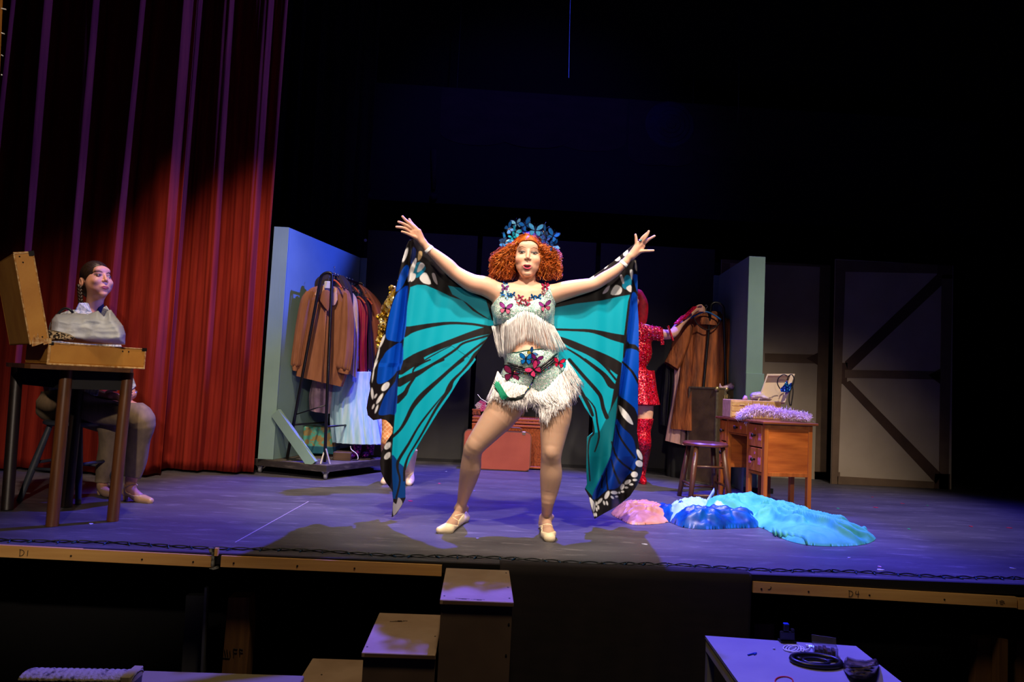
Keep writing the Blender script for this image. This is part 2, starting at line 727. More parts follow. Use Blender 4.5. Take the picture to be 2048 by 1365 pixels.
def painted(px, py, base, ops):
    """surface pattern: ordered shapes laid over a base colour (sRGB); px,py are the pattern's own coordinates"""
    C = np.zeros((len(px), 3))
    C[:] = lin(base)
    for op in ops:
        k = op[0]
        if k == 'poly':
            a = np.clip(0.5 - polysd(px, py, op[1]), 0, 1)
        elif k == 'line':
            a = np.clip(0.5 - segdist(px, py, op[1], wid=[p[2] for p in op[1]])[0], 0, 1)
        elif k == 'ell':
            cx, cy, rx, ry, an = op[1]
            c, s_ = math.cos(math.radians(an)), math.sin(math.radians(an))
            u, v = (px - cx) * c + (py - cy) * s_, -(px - cx) * s_ + (py - cy) * c
            a = np.clip(0.5 + (1 - np.hypot(u / rx, v / ry)) * min(rx, ry), 0, 1)
        C = C * (1 - a[:, None]) + np.array(lin(op[2])) * a[:, None]
    return C


def cloth(name, poly, depth, m, parent=None, step=1.5, ops=None, base=(128, 128, 128), solid=0.0015, label=None, colf=None):
    """a draped sheet filling an outline; depth(px,py) gives how far back every thread of it hangs"""
    poly = np.asarray(poly, float)
    x0, y0, x1, y1 = poly[:, 0].min(), poly[:, 1].min(), poly[:, 0].max(), poly[:, 1].max()
    gx = np.arange(x0 - step, x1 + 2 * step, step)
    gy = np.arange(y0 - step, y1 + 2 * step, step)
    X, Y = np.meshgrid(gx, gy)
    sd, qx, qy = segdist(X, Y, poly, True)
    ins = inpoly(X, Y, poly)
    cc = ins[:-1, :-1].astype(int) + ins[1:, :-1] + ins[:-1, 1:] + ins[1:, 1:]
    keep = cc >= 2
    used = np.zeros(X.shape, bool)
    for a in (slice(0, -1), slice(1, None)):
        for b in (slice(0, -1), slice(1, None)):
            used[a, b] |= keep
    nb = used & ~ins
    near = used & ins & (sd < step * 0.5)
    X = np.where(nb | near, qx, X)
    Y = np.where(nb | near, qy, Y)
    ids = np.full(X.shape, -1)
    ids[used] = np.arange(used.sum())
    px, py = X[used], Y[used]
    V = PV(px, py, depth(px, py))
    ij = np.argwhere(keep)
    Q = np.stack([ids[ij[:, 0], ij[:, 1]], ids[ij[:, 0] + 1, ij[:, 1]], ids[ij[:, 0] + 1, ij[:, 1] + 1], ids[ij[:, 0], ij[:, 1] + 1]], 1)
    col = None
    if ops is not None:
        col = painted(px, py, base, ops)
    if colf is not None:
        col = colf(px, py, col)
    return link_mesh(name, V, Q, m, parent, True, None, col, label, solid)


def vnoise(x, y, seed=0, oct=3):
    """cheap smooth noise in -1..1"""
    r = np.random.RandomState(seed)
    out = 0
    amp = 1.0
    for o in range(oct):
        for k in range(3):
            a = r.uniform(0, 2 * PI)
            f = (0.7 + 0.8 * r.rand()) * 2 ** o
            out = out + amp / 3 * np.sin((x * math.cos(a) + y * math.sin(a)) * f + r.uniform(0, 6.28))
        amp *= 0.5
    return out


def loft(name, rows, Y, m, parent=None, nr=40, na=48, folds=9, amp=0.006, seed=0, openb=True, thick=None, colf=None, label=None, grow=1.0, sm=True, solid=0.0):
    """a hanging garment: rows of (left x, left y, right x, right y, half thickness) in picture coordinates at depth Y, closed round the back"""
    R = smooth([list(r) + [Y if len(r) < 6 else 0] if len(r) < 6 else list(r) for r in rows], max(2, nr // max(len(rows) - 1, 1)))
    th = np.arange(na) * 2 * PI / na
    A = np.zeros((len(R), na, 3))
    rs = np.random.RandomState(seed)
    ph = rs.uniform(0, 6.28, 6)
    for i, r in enumerate(R):
        yy = r[5] if len(r) > 5 else Y
        a, b = P(r[0], r[1], yy), P(r[2], r[3], yy)
        c, u = (a + b) / 2, (b - a) / 2
        t = i / (len(R) - 1)
        g = amp * (0.25 + grow * t)
        rip = g * (np.sin(folds * th + ph[0] + 0.8 * math.sin(2.2 * t + ph[1])) + 0.6 * np.sin((folds * 1.7) // 1 * th + ph[2] + 1.1 * t) + 0.35 * np.sin(((folds * 2.9) // 1) * th + ph[3] - 2 * t))
        n = np.array([-u[1], u[0], 0]) / max(np.linalg.norm(u[:2]), 1e-6)
        if n[1] > 0:
            n = -n
        su = np.linalg.norm(u)
        A[i] = c + np.cos(th)[:, None] * u * (1 + rip / max(su, 0.02) * 0.5)[:, None] + (np.sin(th) * r[4] * 1.0 + np.sign(np.sin(th) + 1e-9) * rip * np.abs(np.sin(th)) ** 0.5)[:, None] * n
    mb = MB()
    mb.grid(A, closed_u=True)
    if not openb:
        mb.f.append([(len(R) - 1) * na + k for k in range(na)])
        mb.mi.append(0)
    mb.f.append([k for k in range(na)][::-1])
    mb.mi.append(0)
    col = None
    if colf is not None:
        px, py = proj(np.concatenate(mb.v))
        col = colf(px, py)
    return mb.build(name, m, parent, sm, col, label, solid)


def body_tree(V, Q):
    return BVHTree.FromPolygons([tuple(v) for v in V], [tuple(int(i) for i in q) for q in Q])


def on(tree, px, py, off=0.004, Yd=None):
    """point of a surface that the eye meets at this pixel, lifted off by off"""
    d = ray(px, py)
    d = d / np.linalg.norm(d)
    h = tree.ray_cast(Vector(CAM), Vector(d))
    if h[0] is None:
        return P(px, py, Yd) if Yd is not None else None
    return np.array(h[0]) - d * off

# ================================================================ the setting
M_floor = mat('stage_floor_paint', (62, 60, 66), 0.5, c2=(88, 86, 92), scale=(1.2, 5, 1), detail=8, bump=0.0012, bscale=(60, 60, 60), lo=0.3, hi=0.75, spec=0.35)
_nt = M_floor.node_tree
_tc, _mp, _nz, _rp, _mx = (nd(_nt, k) for k in ('ShaderNodeTexCoord', 'ShaderNodeMapping', 'ShaderNodeTexNoise', 'ShaderNodeValToRGB', 'ShaderNodeMix'))
_mx.data_type = 'RGBA'
_mp.inputs['Scale'].default_value = (2.4, 11, 1)
_mp.inputs['Rotation'].default_value = (0, 0, 0.12)
_nz.inputs['Scale'].default_value, _nz.inputs['Detail'].default_value, _nz.inputs['Roughness'].default_value = 1.6, 14, 0.72
_rp.color_ramp.elements[0].position, _rp.color_ramp.elements[1].position = 0.55, 0.80
_b = _nt.nodes['Principled BSDF']
_src = _b.inputs['Base Color'].links[0].from_socket
_nt.links.new(_tc.outputs['Object'], _mp.inputs['Vector'])
_nt.links.new(_mp.outputs['Vector'], _nz.inputs['Vector'])
_nt.links.new(_nz.outputs['Fac'], _rp.inputs['Fac'])
_nt.links.new(_rp.outputs['Color'], _mx.inputs[0])
_nt.links.new(_src, _mx.inputs[6])
_mx.inputs[7].default_value = (*lin((138, 133, 140)), 1)
_nt.links.new(_mx.outputs[2], _b.inputs['Base Color'])
M_black = mat('black_paint', (12, 12, 13), 0.7)
M_void = mat('black_drape', (7, 7, 9), 0.9, bump=0.004, bscale=(6, 6, 0.4))
EDGE = 3.33
Z0 = -1.15


def structure(mb, name, m, **k):
    return tag(mb.build(name, m, **k), kind='structure')


mb = MB()
mb.box((-9, EDGE, -0.03), (9, 9.2, 0.0))
structure(mb, 'floor', M_floor)
mb = MB()
mb.box((-9, -6, Z0 - 0.1), (9, EDGE + 5.5, Z0))
structure(mb, 'floor_auditorium', mat('house_carpet', (16, 14, 14), 0.9, c2=(10, 9, 10), scale=(60, 60, 60)))
mb = MB()
mb.box((-9, 9.15, Z0), (9, 9.3, 6.5))
structure(mb, 'wall_back', M_void)
mb = MB()
mb.box((-9.2, -6, Z0), (-9, 9.3, 6.5))
structure(mb, 'wall_left', M_void)
mb = MB()
mb.box((9, -6, Z0), (9.2, 9.3, 6.5))
structure(mb, 'wall_right', M_void)
mb = MB()
mb.box((-9.2, -6, 6.5), (9.2, 9.3, 6.6))
structure(mb, 'ceiling', M_black)
mb = MB()
mb.box((-9, EDGE + 1.2, Z0), (9, EDGE + 1.25, -0.04))
structure(mb, 'wall_under_stage', M_void)
# black lip of the deck, chipped bare in places
M_lip = mat('lip_paint', (17, 15, 15), 0.55, c2=(60, 42, 30), scale=(9, 40, 60), lo=0.66, hi=0.74, detail=6)
mb = MB()
mb.box((-9, EDGE - 0.012, -0.045), (9, EDGE + 0.01, 0.002))
structure(mb, 'trim_1', M_lip)
# pale seam where two decks meet
a, b = G(470, 1086), G(617, 1004)
mb = MB()
mb.bar(a + [0, 0, 0.001], b + [0, 0, 0.001], 0.006, 0.0015)
structure(mb, 'trim_2', mat('seam_dust', (150, 140, 150), 0.8))

# ledger boards under the lip
M_pine = wood('pine_board', (226, 176, 104), (204, 150, 82), axis=0, rough=0.65)
M_ink = mat('marker_ink', (30, 22, 14), 0.7)


def ledger(name, pxa, pya, pxb, pyb, h, lab, holes, parent_marks=None):
    Y = EDGE - 0.02
    p, q = P(pxa, pya, Y), P(pxb, pyb, Y)
    c = (p + q) / 2
    t = thing(name, (c[0], Y, c[2] - h), lab, 'board')
    mb = MB()
    V = []
    for e in (p, q):
        for dz in (0, -h):
            for dy in (0, 0.02):
                V.append((e[0], Y + dy - 0.004, e[2] + dz))
    mb.add(V, [(0, 2, 6, 4), (1, 5, 7, 3), (0, 4, 5, 1), (2, 3, 7, 6), (0, 1, 3, 2), (4, 6, 7, 5)])
    mb.build('plank', M_pine, t)
    for hx in holes:
        u = (hx - pxa) / (pxb - pxa)
        z = p[2] + (q[2] - p[2]) * u - h * 0.6
        x = p[0] + (q[0] - p[0]) * u
        k = MB()
        k.lathe([(0.004, -0.001), (0.0045, 0.003), (0.001, 0.004)], at=(x, Y - 0.004, z), n=8, R=rotx(PI / 2))
        k.build('screw', M_ink, t)
    return t, p, q, Y


def scrawl(parent, strokes, px, py, Y, s, r=0.0013):
    """hand-written marks: strokes in units of the letter height, starting at a picture point"""
    o = P(px, py, Y)
    mb = MB()
    for st in strokes:
        pts = [(o[0] + u * s, Y - 0.0055, o[2] - v * s) for u, v in smooth(st, 3)]
        mb.tube(pts, r, n=5)
    mb.build('lettering', M_ink, parent)


D_ = [[(0, 0), (0.03, 1)], [(-0.1, 0.02), (0.45, 0.15), (0.62, 0.5), (0.4, 0.88), (-0.05, 1)]]
t, *_ = ledger('ledger_board', -60, 1088, 426, 1112, 0.052, 'long pine ledger board marked D1 under the left stage edge', (143, 285, 388))
scrawl(t, D_ + [[(1.15, 0.1), (1.13, 0.95)]], 42, 1099, EDGE - 0.02, 0.030)
t, *_ = ledger('ledger_board', 443, 1112, 884, 1131, 0.050, 'unmarked pine ledger board running to the top of the white steps', (469, 595, 709))
t, *_ = ledger('ledger_board', 1506, 1164, 2033, 1195, 0.050, 'pine ledger board marked D4 right of the black skirt', (1522, 1615, 1736, 1886))
scrawl(t, D_ + [[(1.15, 0.02), (1.05, 0.5), (1.65, 0.5)], [(1.5, 0.05), (1.45, 1.05)]], 1697, 1181, EDGE - 0.02, 0.030)
scrawl(t, [[(0.6, 0), (0.7, 0.25), (0.3, 0.6), (0, 0.6)]], 1535, 1173, EDGE - 0.02, 0.022)
scrawl(t, [[(0, 0), (0.3, 0), (0.2, 0.9)], [(0.9, 0.3), (1.6, 0.1), (2.1, 0.4)], [(1.0, 0.7), (1.5, 0.45), (2.2, 0.8)], [(1.1, 0.95), (1.8, 0.9)]], 1990, 1200, EDGE - 0.02, 0.020)
t, *_ = ledger('ledger_board', 2037, 1197, 2100, 1201, 0.052, 'short end of a pine board cut by the right edge of the photo', ())

# posts under the deck
M_post = wood('old_post', (120, 84, 40), (92, 60, 28), axis=2, rough=0.75)


def post(poly, Y, d, m, lab, name='deck_post', marks=None):
    V = np.array([P(x, y, Y) for x, y in poly])
    n = len(V)
    mb = MB()
    W = V.copy()
    W[:, 1] += d
    bot = V[:, 2].argsort()[:2]
    for i in bot:
        V[i, 2] = W[i, 2] = Z0
    mb.add(np.concatenate([V, W]), [tuple(range(n)), tuple(range(2 * n - 1, n - 1, -1))] + [((k + 1) % n, k, n + k, n + (k + 1) % n) for k in range(n)])
    o = mb.build(name, m)
    tag(o, lab, 'post')
    return o


p1 = post([(457, 1196), (498, 1196), (499, 1270), (488, 1380), (438, 1380), (450, 1270)], EDGE + 0.1, 0.09, M_post, 'rough brown wooden post with a stamp left of the white steps')
mb = MB()
for k, (a, b) in enumerate([((449, 1300), (452, 1316)), ((454, 1300), (456, 1314)), ((460, 1302), (461, 1314)), ((467, 1298), (468, 1314)), ((467, 1298), (475, 1299)), ((468, 1306), (474, 1306)), ((479, 1298), (480, 1312)), ((479, 1298), (486, 1300)), ((480, 1305), (486, 1306)), ((446, 1316), (460, 1317))]):
    mb.tube([P(*a, EDGE + 0.097), P(*b, EDGE + 0.097)], 0.0016, n=5)
st = mb.build('stamp_mark', M_ink, None)
st.parent = p1
st.location = Vector(tuple(ORG[st.name] - ORG[p1.name]))
post([(372, 1192), (412, 1192), (412, 1380), (364, 1380)], EDGE + 0.16, 0.04, mat('grey_board', (58, 60, 64), 0.8), 'dark grey upright board beside the stamped brown post')
post([(409, 1176), (414, 1176), (411, 1380), (405, 1380)], EDGE + 0.10, 0.02, mat('grey_metal', (95, 98, 104), 0.5, 0.5), 'thin grey upright strip against the dark grey board', 'metal_strip')
post([(1509, 1249), (1549, 1249), (1549, 1380), (1509, 1380)], EDGE + 0.1, 0.09, M_post, 'brown wooden post behind the small white table')
post([(1956, 1278), (1998, 1278), (2000, 1380), (1936, 1380)], EDGE + 0.1, 0.05, M_post, 'wider slanting wooden post at the lower right')
post([(1999, 1278), (2016, 1280), (2014, 1380), (2001, 1380)], EDGE + 0.04, 0.05, M_post, 'narrow wooden post strapped beside the wider slanting one')
post([(2033, 1283), (2075, 1283), (2075, 1380), (2029, 1380)], EDGE + 0.1, 0.05, M_post, 'wooden post at the lower right edge of the photo')
# clamp where the decks join
c = P(430, 1110, EDGE - 0.02)
t = thing('deck_clamp', (c[0], EDGE - 0.02, c[2] - 0.05), 'worn metal clamp plates joining the two left deck sections', 'clamp')
Mrag = mat('worn_paint', (150, 150, 140), 0.7, c2=(40, 36, 32), scale=(70, 70, 70), lo=0.4, hi=0.6)
mb = MB()
mb.prism([(-0.03, 0.03), (0.0, 0.03), (0.0, -0.055), (-0.012, -0.05), (-0.010, 0.0), (-0.022, 0.012)], 0.012, at=(c[0], c[1] - 0.01, c[2]))
mb.build('plate', Mrag, t)
mb = MB()
mb.box((-0.003, -0.01, -0.004), (0.014, 0.01, 0.03), at=c)
mb.build('peg', M_pine, t)
mb = MB()
mb.prism([(-0.02, -0.062), (0.0, -0.055), (0.02, -0.05), (0.022, -0.06), (0.0, -0.066)], 0.012, at=(c[0], c[1] - 0.01, c[2]))
mb.build('hook', Mrag, t)

# black skirt over the middle of the stage front
def skirt_col(px, py, c):
    return c


gx = np.linspace(0, 1, 90)
gz = np.linspace(0, 1, 26)
pa, pb = P(1000, 1130, EDGE - 0.03), P(1504, 1153, EDGE - 0.03)
A = np.zeros((26, 90, 3))
for i, v in enumerate(gz):
    z = 0.006 + (Z0 + 0.02 - 0.006) * v
    x = pa[0] + (pb[0] - pa[0]) * gx
    y = EDGE - 0.028 - 0.012 * np.sin(gx * 23 + 1.5 * v) * v - 0.006 * np.sin(gx * 61 + 3 * v) * v
    A[i] = np.stack([x, y, np.full_like(x, z)], 1)
top = A[0].copy()
top[:, 1] = EDGE + 0.055
top[:, 2] = 0.006
mb = MB()
mb.grid(np.concatenate([top[None], A]))
o = mb.build('stage_skirt', mat('skirt_cloth', (36, 29, 29), 0.95, c2=(29, 23, 24), scale=(8, 8, 30)), None, True, solid=0.002)
tag(o, 'black cloth skirt hung over the middle of the stage front', 'skirt')

# string of unlit bulbs along the edge
YC = EDGE + 0.09
t = thing('string_lights', (0.2, YC, 0.0), 'dark cord of small string lights lying along the stage edge', 'string lights')
M_cord = mat('dark_green_cord', (14, 20, 18), 0.45)
M_bulb = mat('blue_glass_bulb', (30, 70, 110), 0.15, trans=0.3)
for ph in (0.0, PI):
    pts = []
    for k in range(560):
        x = -3.2 + 7.0 * k / 559
        pts.append((x, YC + 0.010 * math.sin(x * 34 + ph) + 0.016 * math.sin(x * 7 + 1) , 0.006 + 0.005 * math.cos(x * 34 + ph)))
    MB().tube(pts, 0.0032, n=5).build('cord', M_cord, t, True)
rb = random.Random(3)
for k in range(66):
    x = -3.1 + 6.8 * (k + 0.4 * rb.random()) / 66
    y = YC + 0.016 * math.sin(x * 7 + 1)
    a = rb.uniform(-0.9, 0.9)
    R = rotz(a) @ rotx(PI / 2 + 0.2)
    b = MB()
    b.lathe([(0.004, 0.0), (0.0045, 0.012)], at=(x, y, 0.010), n=8, R=R, mi=0)
    b.lathe([(0.0035, 0.012), (0.0038, 0.024), (0.001, 0.034)], at=(x, y, 0.010), n=8, R=R, mi=1)
    b.build('bulb', [M_cord, M_bulb], t, True)

# ---------------------------------------------------------------- curtains
M_velvet = mat('red_velvet', (114, 27, 21), 0.9, c2=(142, 42, 28), scale=(14, 14, 1.6), detail=6, bump=0.0025, bscale=(70, 70, 4), spec=0.15)


def curtain(name, x0, x1, ybase, crests, m, ztop=4.6, zbot=0.02, amp=0.16, lab='', wob=0.02, fine=0.0, xb=0.0):
    """crests: picture columns (at row 700) of the folds' proud edges; each fold drops back sharply on its right side"""
    n = int((x1 - x0) / 0.006)
    xs = np.linspace(x0, x1, n)
    yb = np.array([ybase(x) for x in xs])
    cx = sorted(crests)
    prof = np.zeros(n)
    for i, x in enumerate(xs):
        prev = max([c for c in cx if c <= x], default=x0 - 0.35)
        nxt = min([c for c in cx if c > x], default=x1 + 0.2)
        t = (x - prev) / (nxt - prev)
        d = 0.055
        # just right of a crest the cloth falls back, then swells forward to the next one
        prof[i] = (1 - math.cos(PI * min(t / d, 1))) / 2 if t < d else 1 - ((t - d) / (1 - d))
    zs = np.linspace(ztop, zbot, 60)
    A = np.zeros((60, n, 3))
    for i, z in enumerate(zs):
        sw = wob * math.sin(z * 0.9 + 0.6)
        f = fine * (np.sin(xs * 95 + 0.5 * math.sin(z)) + 0.7 * np.sin(xs * 171 + 1 + 0.7 * math.sin(z * 0.7))) if fine else 0
        y = yb + amp * prof * (1.0 + 0.12 * math.sin(z * 0.7)) + 0.008 * np.sin(xs * 40 + z * 1.3) + f
        A[i] = np.stack([xs + sw * (np.sin(xs * 5)), y, np.full(n, z)], 1)
    mb = MB()
    mb.grid(A)
    o = mb.build(name, m, None, True, solid=0.004)
    tag(o, lab, 'curtain', None)
    return o


def colx(px, Y, row=700):
    return float(P(px, row, Y)[0])


cr1 = [colx(c, 5.65) for c in (-80, -20, 53, 148, 238, 330)]
curtain('stage_curtain', -4.9, colx(346, 5.68), lambda x: 5.50, cr1, M_velvet, lab='left part of the red velvet curtain with broad deep folds behind the seated woman', amp=0.14)
cr2 = [colx(c, 5.95) for c in (352, 420, 497)]
curtain('stage_curtain', colx(340, 5.85) - 0.02, colx(530, 5.98), lambda x: 5.84, cr2, M_velvet, lab='right part of the red velvet curtain with narrow bunched folds beside the pale green flat', amp=0.10, fine=0.0035)
M_leg = mat('black_leg_cloth', (15, 15, 24), 0.9, c2=(11, 11, 18), scale=(20, 20, 2))
cr3 = [colx(c, 8.0, 300) for c in (560, 590, 630, 700)]
curtain('masking_drape', colx(500, 8.0, 300), colx(740, 8.0, 300), lambda x: 8.0, cr3, M_leg, ztop=5.4, lab='black masking drape with blue-lit folds right of the red curtain', amp=0.12)

# ---------------------------------------------------------------- back wall of dark flats
M_char = mat('charcoal_flat', (58, 58, 56), 0.75, c2=(52, 52, 51), scale=(3, 3, 3))
labs = ['charcoal back flat behind the performer\'s left-hand wing, white dot at its top corner', 'charcoal back flat directly behind the suitcase and wicker trunk', 'charcoal back flat behind the dancer in red']
for (xa, xb), lb in zip(((722, 944), (954, 1184), (1194, 1424)), labs):
    Y = 7.45
    a, b = P(xa, 700, Y), P(xb, 700, Y)
    t = thing('stage_flat', ((a[0] + b[0]) / 2, Y, 0), lb, 'flat', None)
    mb = MB()
    mb.box((a[0], Y, 0.03), (b[0], Y + 0.02, 2.42))
    mb.build('panel', M_char, t)
    mb = MB()
    for q in (a[0] + 0.04, b[0] - 0.12):
        mb.box((q, Y + 0.021, 0.03), (q + 0.08, Y + 0.045, 2.42))
    mb.box((a[0] + 0.13, Y + 0.021, 2.3), (b[0] - 0.13, Y + 0.045, 2.4))
    mb.build('rear_frame', M_black, t)
    mb = MB()
    mb.box((a[0], Y - 0.02, 0.0), (b[0], Y + 0.05, 0.03))
    mb.build('foot_rail', M_black, t)
    if xa == 722:
        MB().lathe([(0.016, 0), (0.016, 0.004)], at=P(731, 481, Y - 0.001), n=14, R=rotx(PI / 2)).build('white_dot', mat('white_dot', (190, 195, 200), 0.6), t)

# tan flats with brown painted timbers
M_canvas = mat('tan_canvas', (176, 160, 140), 0.85, c2=(162, 146, 126), scale=(2, 2, 2), detail=4)
M_beam = mat('brown_beam_paint', (112, 90, 70), 0.8, c2=(98, 78, 60), scale=(5, 5, 5))
M_beam2 = mat('dark_beam_paint', (80, 56, 42), 0.8, c2=(66, 46, 34), scale=(5, 5, 5))


def barn(xa, xb, Yb, beams, lab, dk_=()):
    a, b = P(xa, 700, Yb), P(xb, 700, Yb)
    t = thing('barn_flat', ((a[0] + b[0]) / 2, Yb, 0), lab, 'flat')
    mb = MB()
    mb.box((a[0], Yb, 0.0), (b[0], Yb + 0.02, 2.30))
    mb.build('canvas', M_canvas, t)
    k = 0
    for bm in beams:
        V = np.array([P(x, y, Yb - 0.004 - 0.0015 * (k % 3)) for x, y in bm])
        V[:, 0] = np.clip(V[:, 0], a[0], b[0])
        V[:, 2] = np.clip(V[:, 2], 0.002, 2.30)
        W = V.copy()
        W[:, 1] = Yb + 0.001
        n = len(V)
        q = MB()
        q.add(np.concatenate([V, W]), [tuple(range(n)), tuple(range(2 * n - 1, n - 1, -1))] + [((j + 1) % n, j, n + j, n + (j + 1) % n) for j in range(n)])
        q.build('timber', M_beam2 if n == 3 or k in dk_ else M_beam, t)
        k += 1


barn(1438, 1657, 7.36, [[(1436, 500), (1660, 510), (1660, 535), (1436, 525)], [(1436, 525), (1460, 527), (1448, 990), (1425, 990)], [(1641, 515), (1664, 515), (1655, 985), (1629, 985)],
                        [(1530, 707), (1640, 710), (1640, 728), (1530, 724)], [(1613, 717), (1657, 696), (1657, 743)], [(1629, 944), (1664, 945), (1664, 975), (1629, 975)]], 'tan flat painted with brown timbers, partly behind the pale green flat')
barn(1668, 1905, 7.0, [[(1664, 520), (1905, 528), (1905, 548), (1664, 543)], [(1669, 540), (1691, 541), (1676, 970), (1657, 970)], [(1884, 550), (1905, 550), (1897, 985), (1878, 983)],
                       [(1690, 724), (1876, 548), (1893, 562), (1697, 746)], [(1690, 740), (1890, 744), (1890, 760), (1690, 756)], [(1686, 768), (1700, 762), (1884, 950), (1872, 968)],
                       [(1664, 726), (1695, 726), (1694, 768), (1662, 768)], [(1856, 751), (1900, 728), (1898, 780)], [(1870, 948), (1900, 949), (1899, 985), (1868, 984)], [(1660, 944), (1680, 945), (1680, 972), (1655, 972)], [(1675, 953), (1900, 966), (1900, 985), (1675, 975)],
                       [(1876, 530), (1905, 531), (1905, 558), (1874, 557)]], 'tan flat painted with a brown diagonal K of timbers at the far right', (3, 5, 6, 8, 11))

# painted drop high above: swags and a bow in the dark
Y = 8.6
t = thing('painted_drop', (P(1300, 300, Y)[0], Y, P(1300, 410, Y)[2]), 'dim painted backdrop of swagged drapery hanging above the performer', 'backdrop')
q0, q1 = P(733, 170, Y), P(1960, 230, Y)
zt, zb = P(1100, 188, Y)[2], P(1100, 420, Y)[2]
mb = MB()
mb.box((q0[0], Y, zb), (q1[0], Y + 0.01, zt))
mb.build('cloth', mat('drop_cloth', (20, 18, 34), 0.9, c2=(14, 13, 28), scale=(1, 1, 1)), t)
M_sw = mat('painted_swag', (44, 28, 40), 0.9, c2=(30, 20, 34), scale=(3, 3, 8))
k = 0
for xc, yc, rx, ry in ((950, 268, 72, 24), (1068, 272, 76, 26), (1180, 280, 74, 24), (1300, 312, 46, 20), (1345, 316, 42, 18), (1440, 300, 60, 16), (1560, 306, 62, 14)):
    k += 1
    c = P(xc, yc, Y)
    sc = Y / F
    pl = [(rx * sc * math.cos(a), ry * sc * math.sin(a)) for a in np.linspace(0, -PI, 18)]
    pl = [(rx * sc, zt - c[2] - 0.01)] + pl + [(-rx * sc, zt - c[2] - 0.01)]
    MB().prism(pl[::-1], 0.004, at=(c[0], Y - 0.005 - 0.002 * (k % 3), c[2])).build('swag', M_sw, t)
c = P(1340, 250, Y)
mb = MB()
for j in range(5):
    mb.lathe([(0.32 - 0.06 * j, 0), (0.30 - 0.06 * j, 0.01 + 0.004 * j)], at=(c[0], Y - 0.012 - 0.004 * j, c[2]), n=26, R=rotx(PI / 2), sy=0.95)
mb.build('rosette', mat('painted_rosette', (22, 22, 60), 0.8, c2=(40, 24, 40), scale=(6, 6, 6)), t)
for xx, y0, y1 in ((868, 300, 395), (738, 310, 395)):
    mb = MB()
    mb.tube([P(xx, y0, Y - 0.02), P(xx - 1, y1 - 16, Y - 0.02)], [0.04, 0.025], n=8)
    mb.ball(P(xx - 1, y1, Y - 0.02), 0.05, n=10)
    mb.build('tassel', M_sw, t, True)
for xx in (-0.5, 2.5, 5.0):
    MB().tube([(xx, Y + 0.005, zt - 0.01), (xx, Y + 0.005, 6.55)], 0.006, n=5).build('rope', M_black, t)
# two hanging wires
M_wire = mat('steel_wire', (70, 70, 90), 0.6, 0.2)
o = MB().tube([P(1142, -60, 6.0), P(1139, 60, 6.0), P(1137, 156, 6.0)], [0.002, 0.002, 0.004], n=6).build('hanging_wire', M_wire)
tag(o, 'long thin wire hanging from above over the performer\'s head', 'wire')
o = MB().tube([P(1478, -40, 7.2), P(1477, 212, 7.2), P(1475, 246, 7.2)], [0.0012, 0.0025, 0.0035], n=6).build('hanging_wire', M_wire)
tag(o, 'short glinting wire end hanging in front of the painted backdrop', 'wire')
# timber with pegs at the upper left edge
Y = 2.2
t = thing('side_timber', P(-7, 150, Y), 'sliver of brown timber with white pegs at the upper left photo edge', 'post')
a, b = P(-4, -40, Y), P(-8, 70, Y)
MB().bar(P(-6, -60, Y), P(-15, 170, Y), 0.022, 0.03).build('timber', wood('amber_timber', (170, 110, 40), (130, 80, 30)), t)
for yy in (17, 66, 110, 149):
    o = MB().tube([P(3, yy, Y - 0.02), P(13 - yy * 0.06, yy + 2, Y - 0.02)], 0.002, n=6).build('peg', mat('white_peg', (210, 210, 205), 0.5), t)

# ---------------------------------------------------------------- pale green set flats
M_mint = mat('mint_paint', (124, 156, 146), 0.7, c2=(116, 148, 140), scale=(3, 3, 3), bump=0.0005, bscale=(80, 80, 8))


def setflat(lab, A0, B0, stile_a, stile_b, z0, zt, side, rails=True):
    """panel from plan point A0 to B0, boards of given widths facing the audience at both ends"""
    A0, B0 = np.array(A0), np.array(B0)
    t = thing('set_flat', (A0[0], A0[1], z0), lab, 'flat')
    d = (B0 - A0) / np.linalg.norm(B0 - A0)
    n = np.array([-d[1], d[0]]) * side
    mb = MB()
    q = [A0, B0, B0 + n * 0.015, A0 + n * 0.015]
    V = [(*c, z0) for c in q] + [(*c, zt) for c in q]
    mb.add(V, [(0, 3, 2, 1), (4, 5, 6, 7), (0, 1, 5, 4), (1, 2, 6, 5), (2, 3, 7, 6), (3, 0, 4, 7)])
    mb.build('panel', M_mint, t)
    for (c, wd) in ((A0, stile_a), (B0, stile_b)):
        mb = MB()
        mb.box((min(c[0], c[0] + wd), c[1] - 0.02, z0), (max(c[0], c[0] + wd), c[1], zt), bev=0.002)
        mb.build('stile', M_mint, t)
    return t


FL = setflat('pale green set flat on a wheeled platform beside the red curtain', (P(580, 455, 6.0)[0], 6.0), (P(722, 517, 7.33)[0], 7.33), -0.128, 0.065, 0.121, 2.09, 1)
# diagonal brace
MB().bar(P(552, 826, 5.97), P(626, 930, 5.84), 0.085, 0.04, up=(0.3, 0.9, 0)).build('brace', M_mint, FL)
FR = setflat('tall pale green set flat right of the fur coat rack', (P(1497, 512, 6.2)[0], 6.2), (P(1437, 560, 7.3)[0], 7.3), 0.150, -0.055, 0.0, 2.11, -1)
mb = MB()
xq = P(1497, 512, 6.2)[0]
mb.box((xq - 0.012, 6.145, 0.0), (xq + 0.152, 6.18, 1.05), bev=0.002)
mb.build('lower_cladding', M_mint, FR)
o = MB()
o.box((xq - 0.01, 6.10, 0.0), (xq + 0.24, 6.14, 0.045))
o.build('foot', M_black, FR)

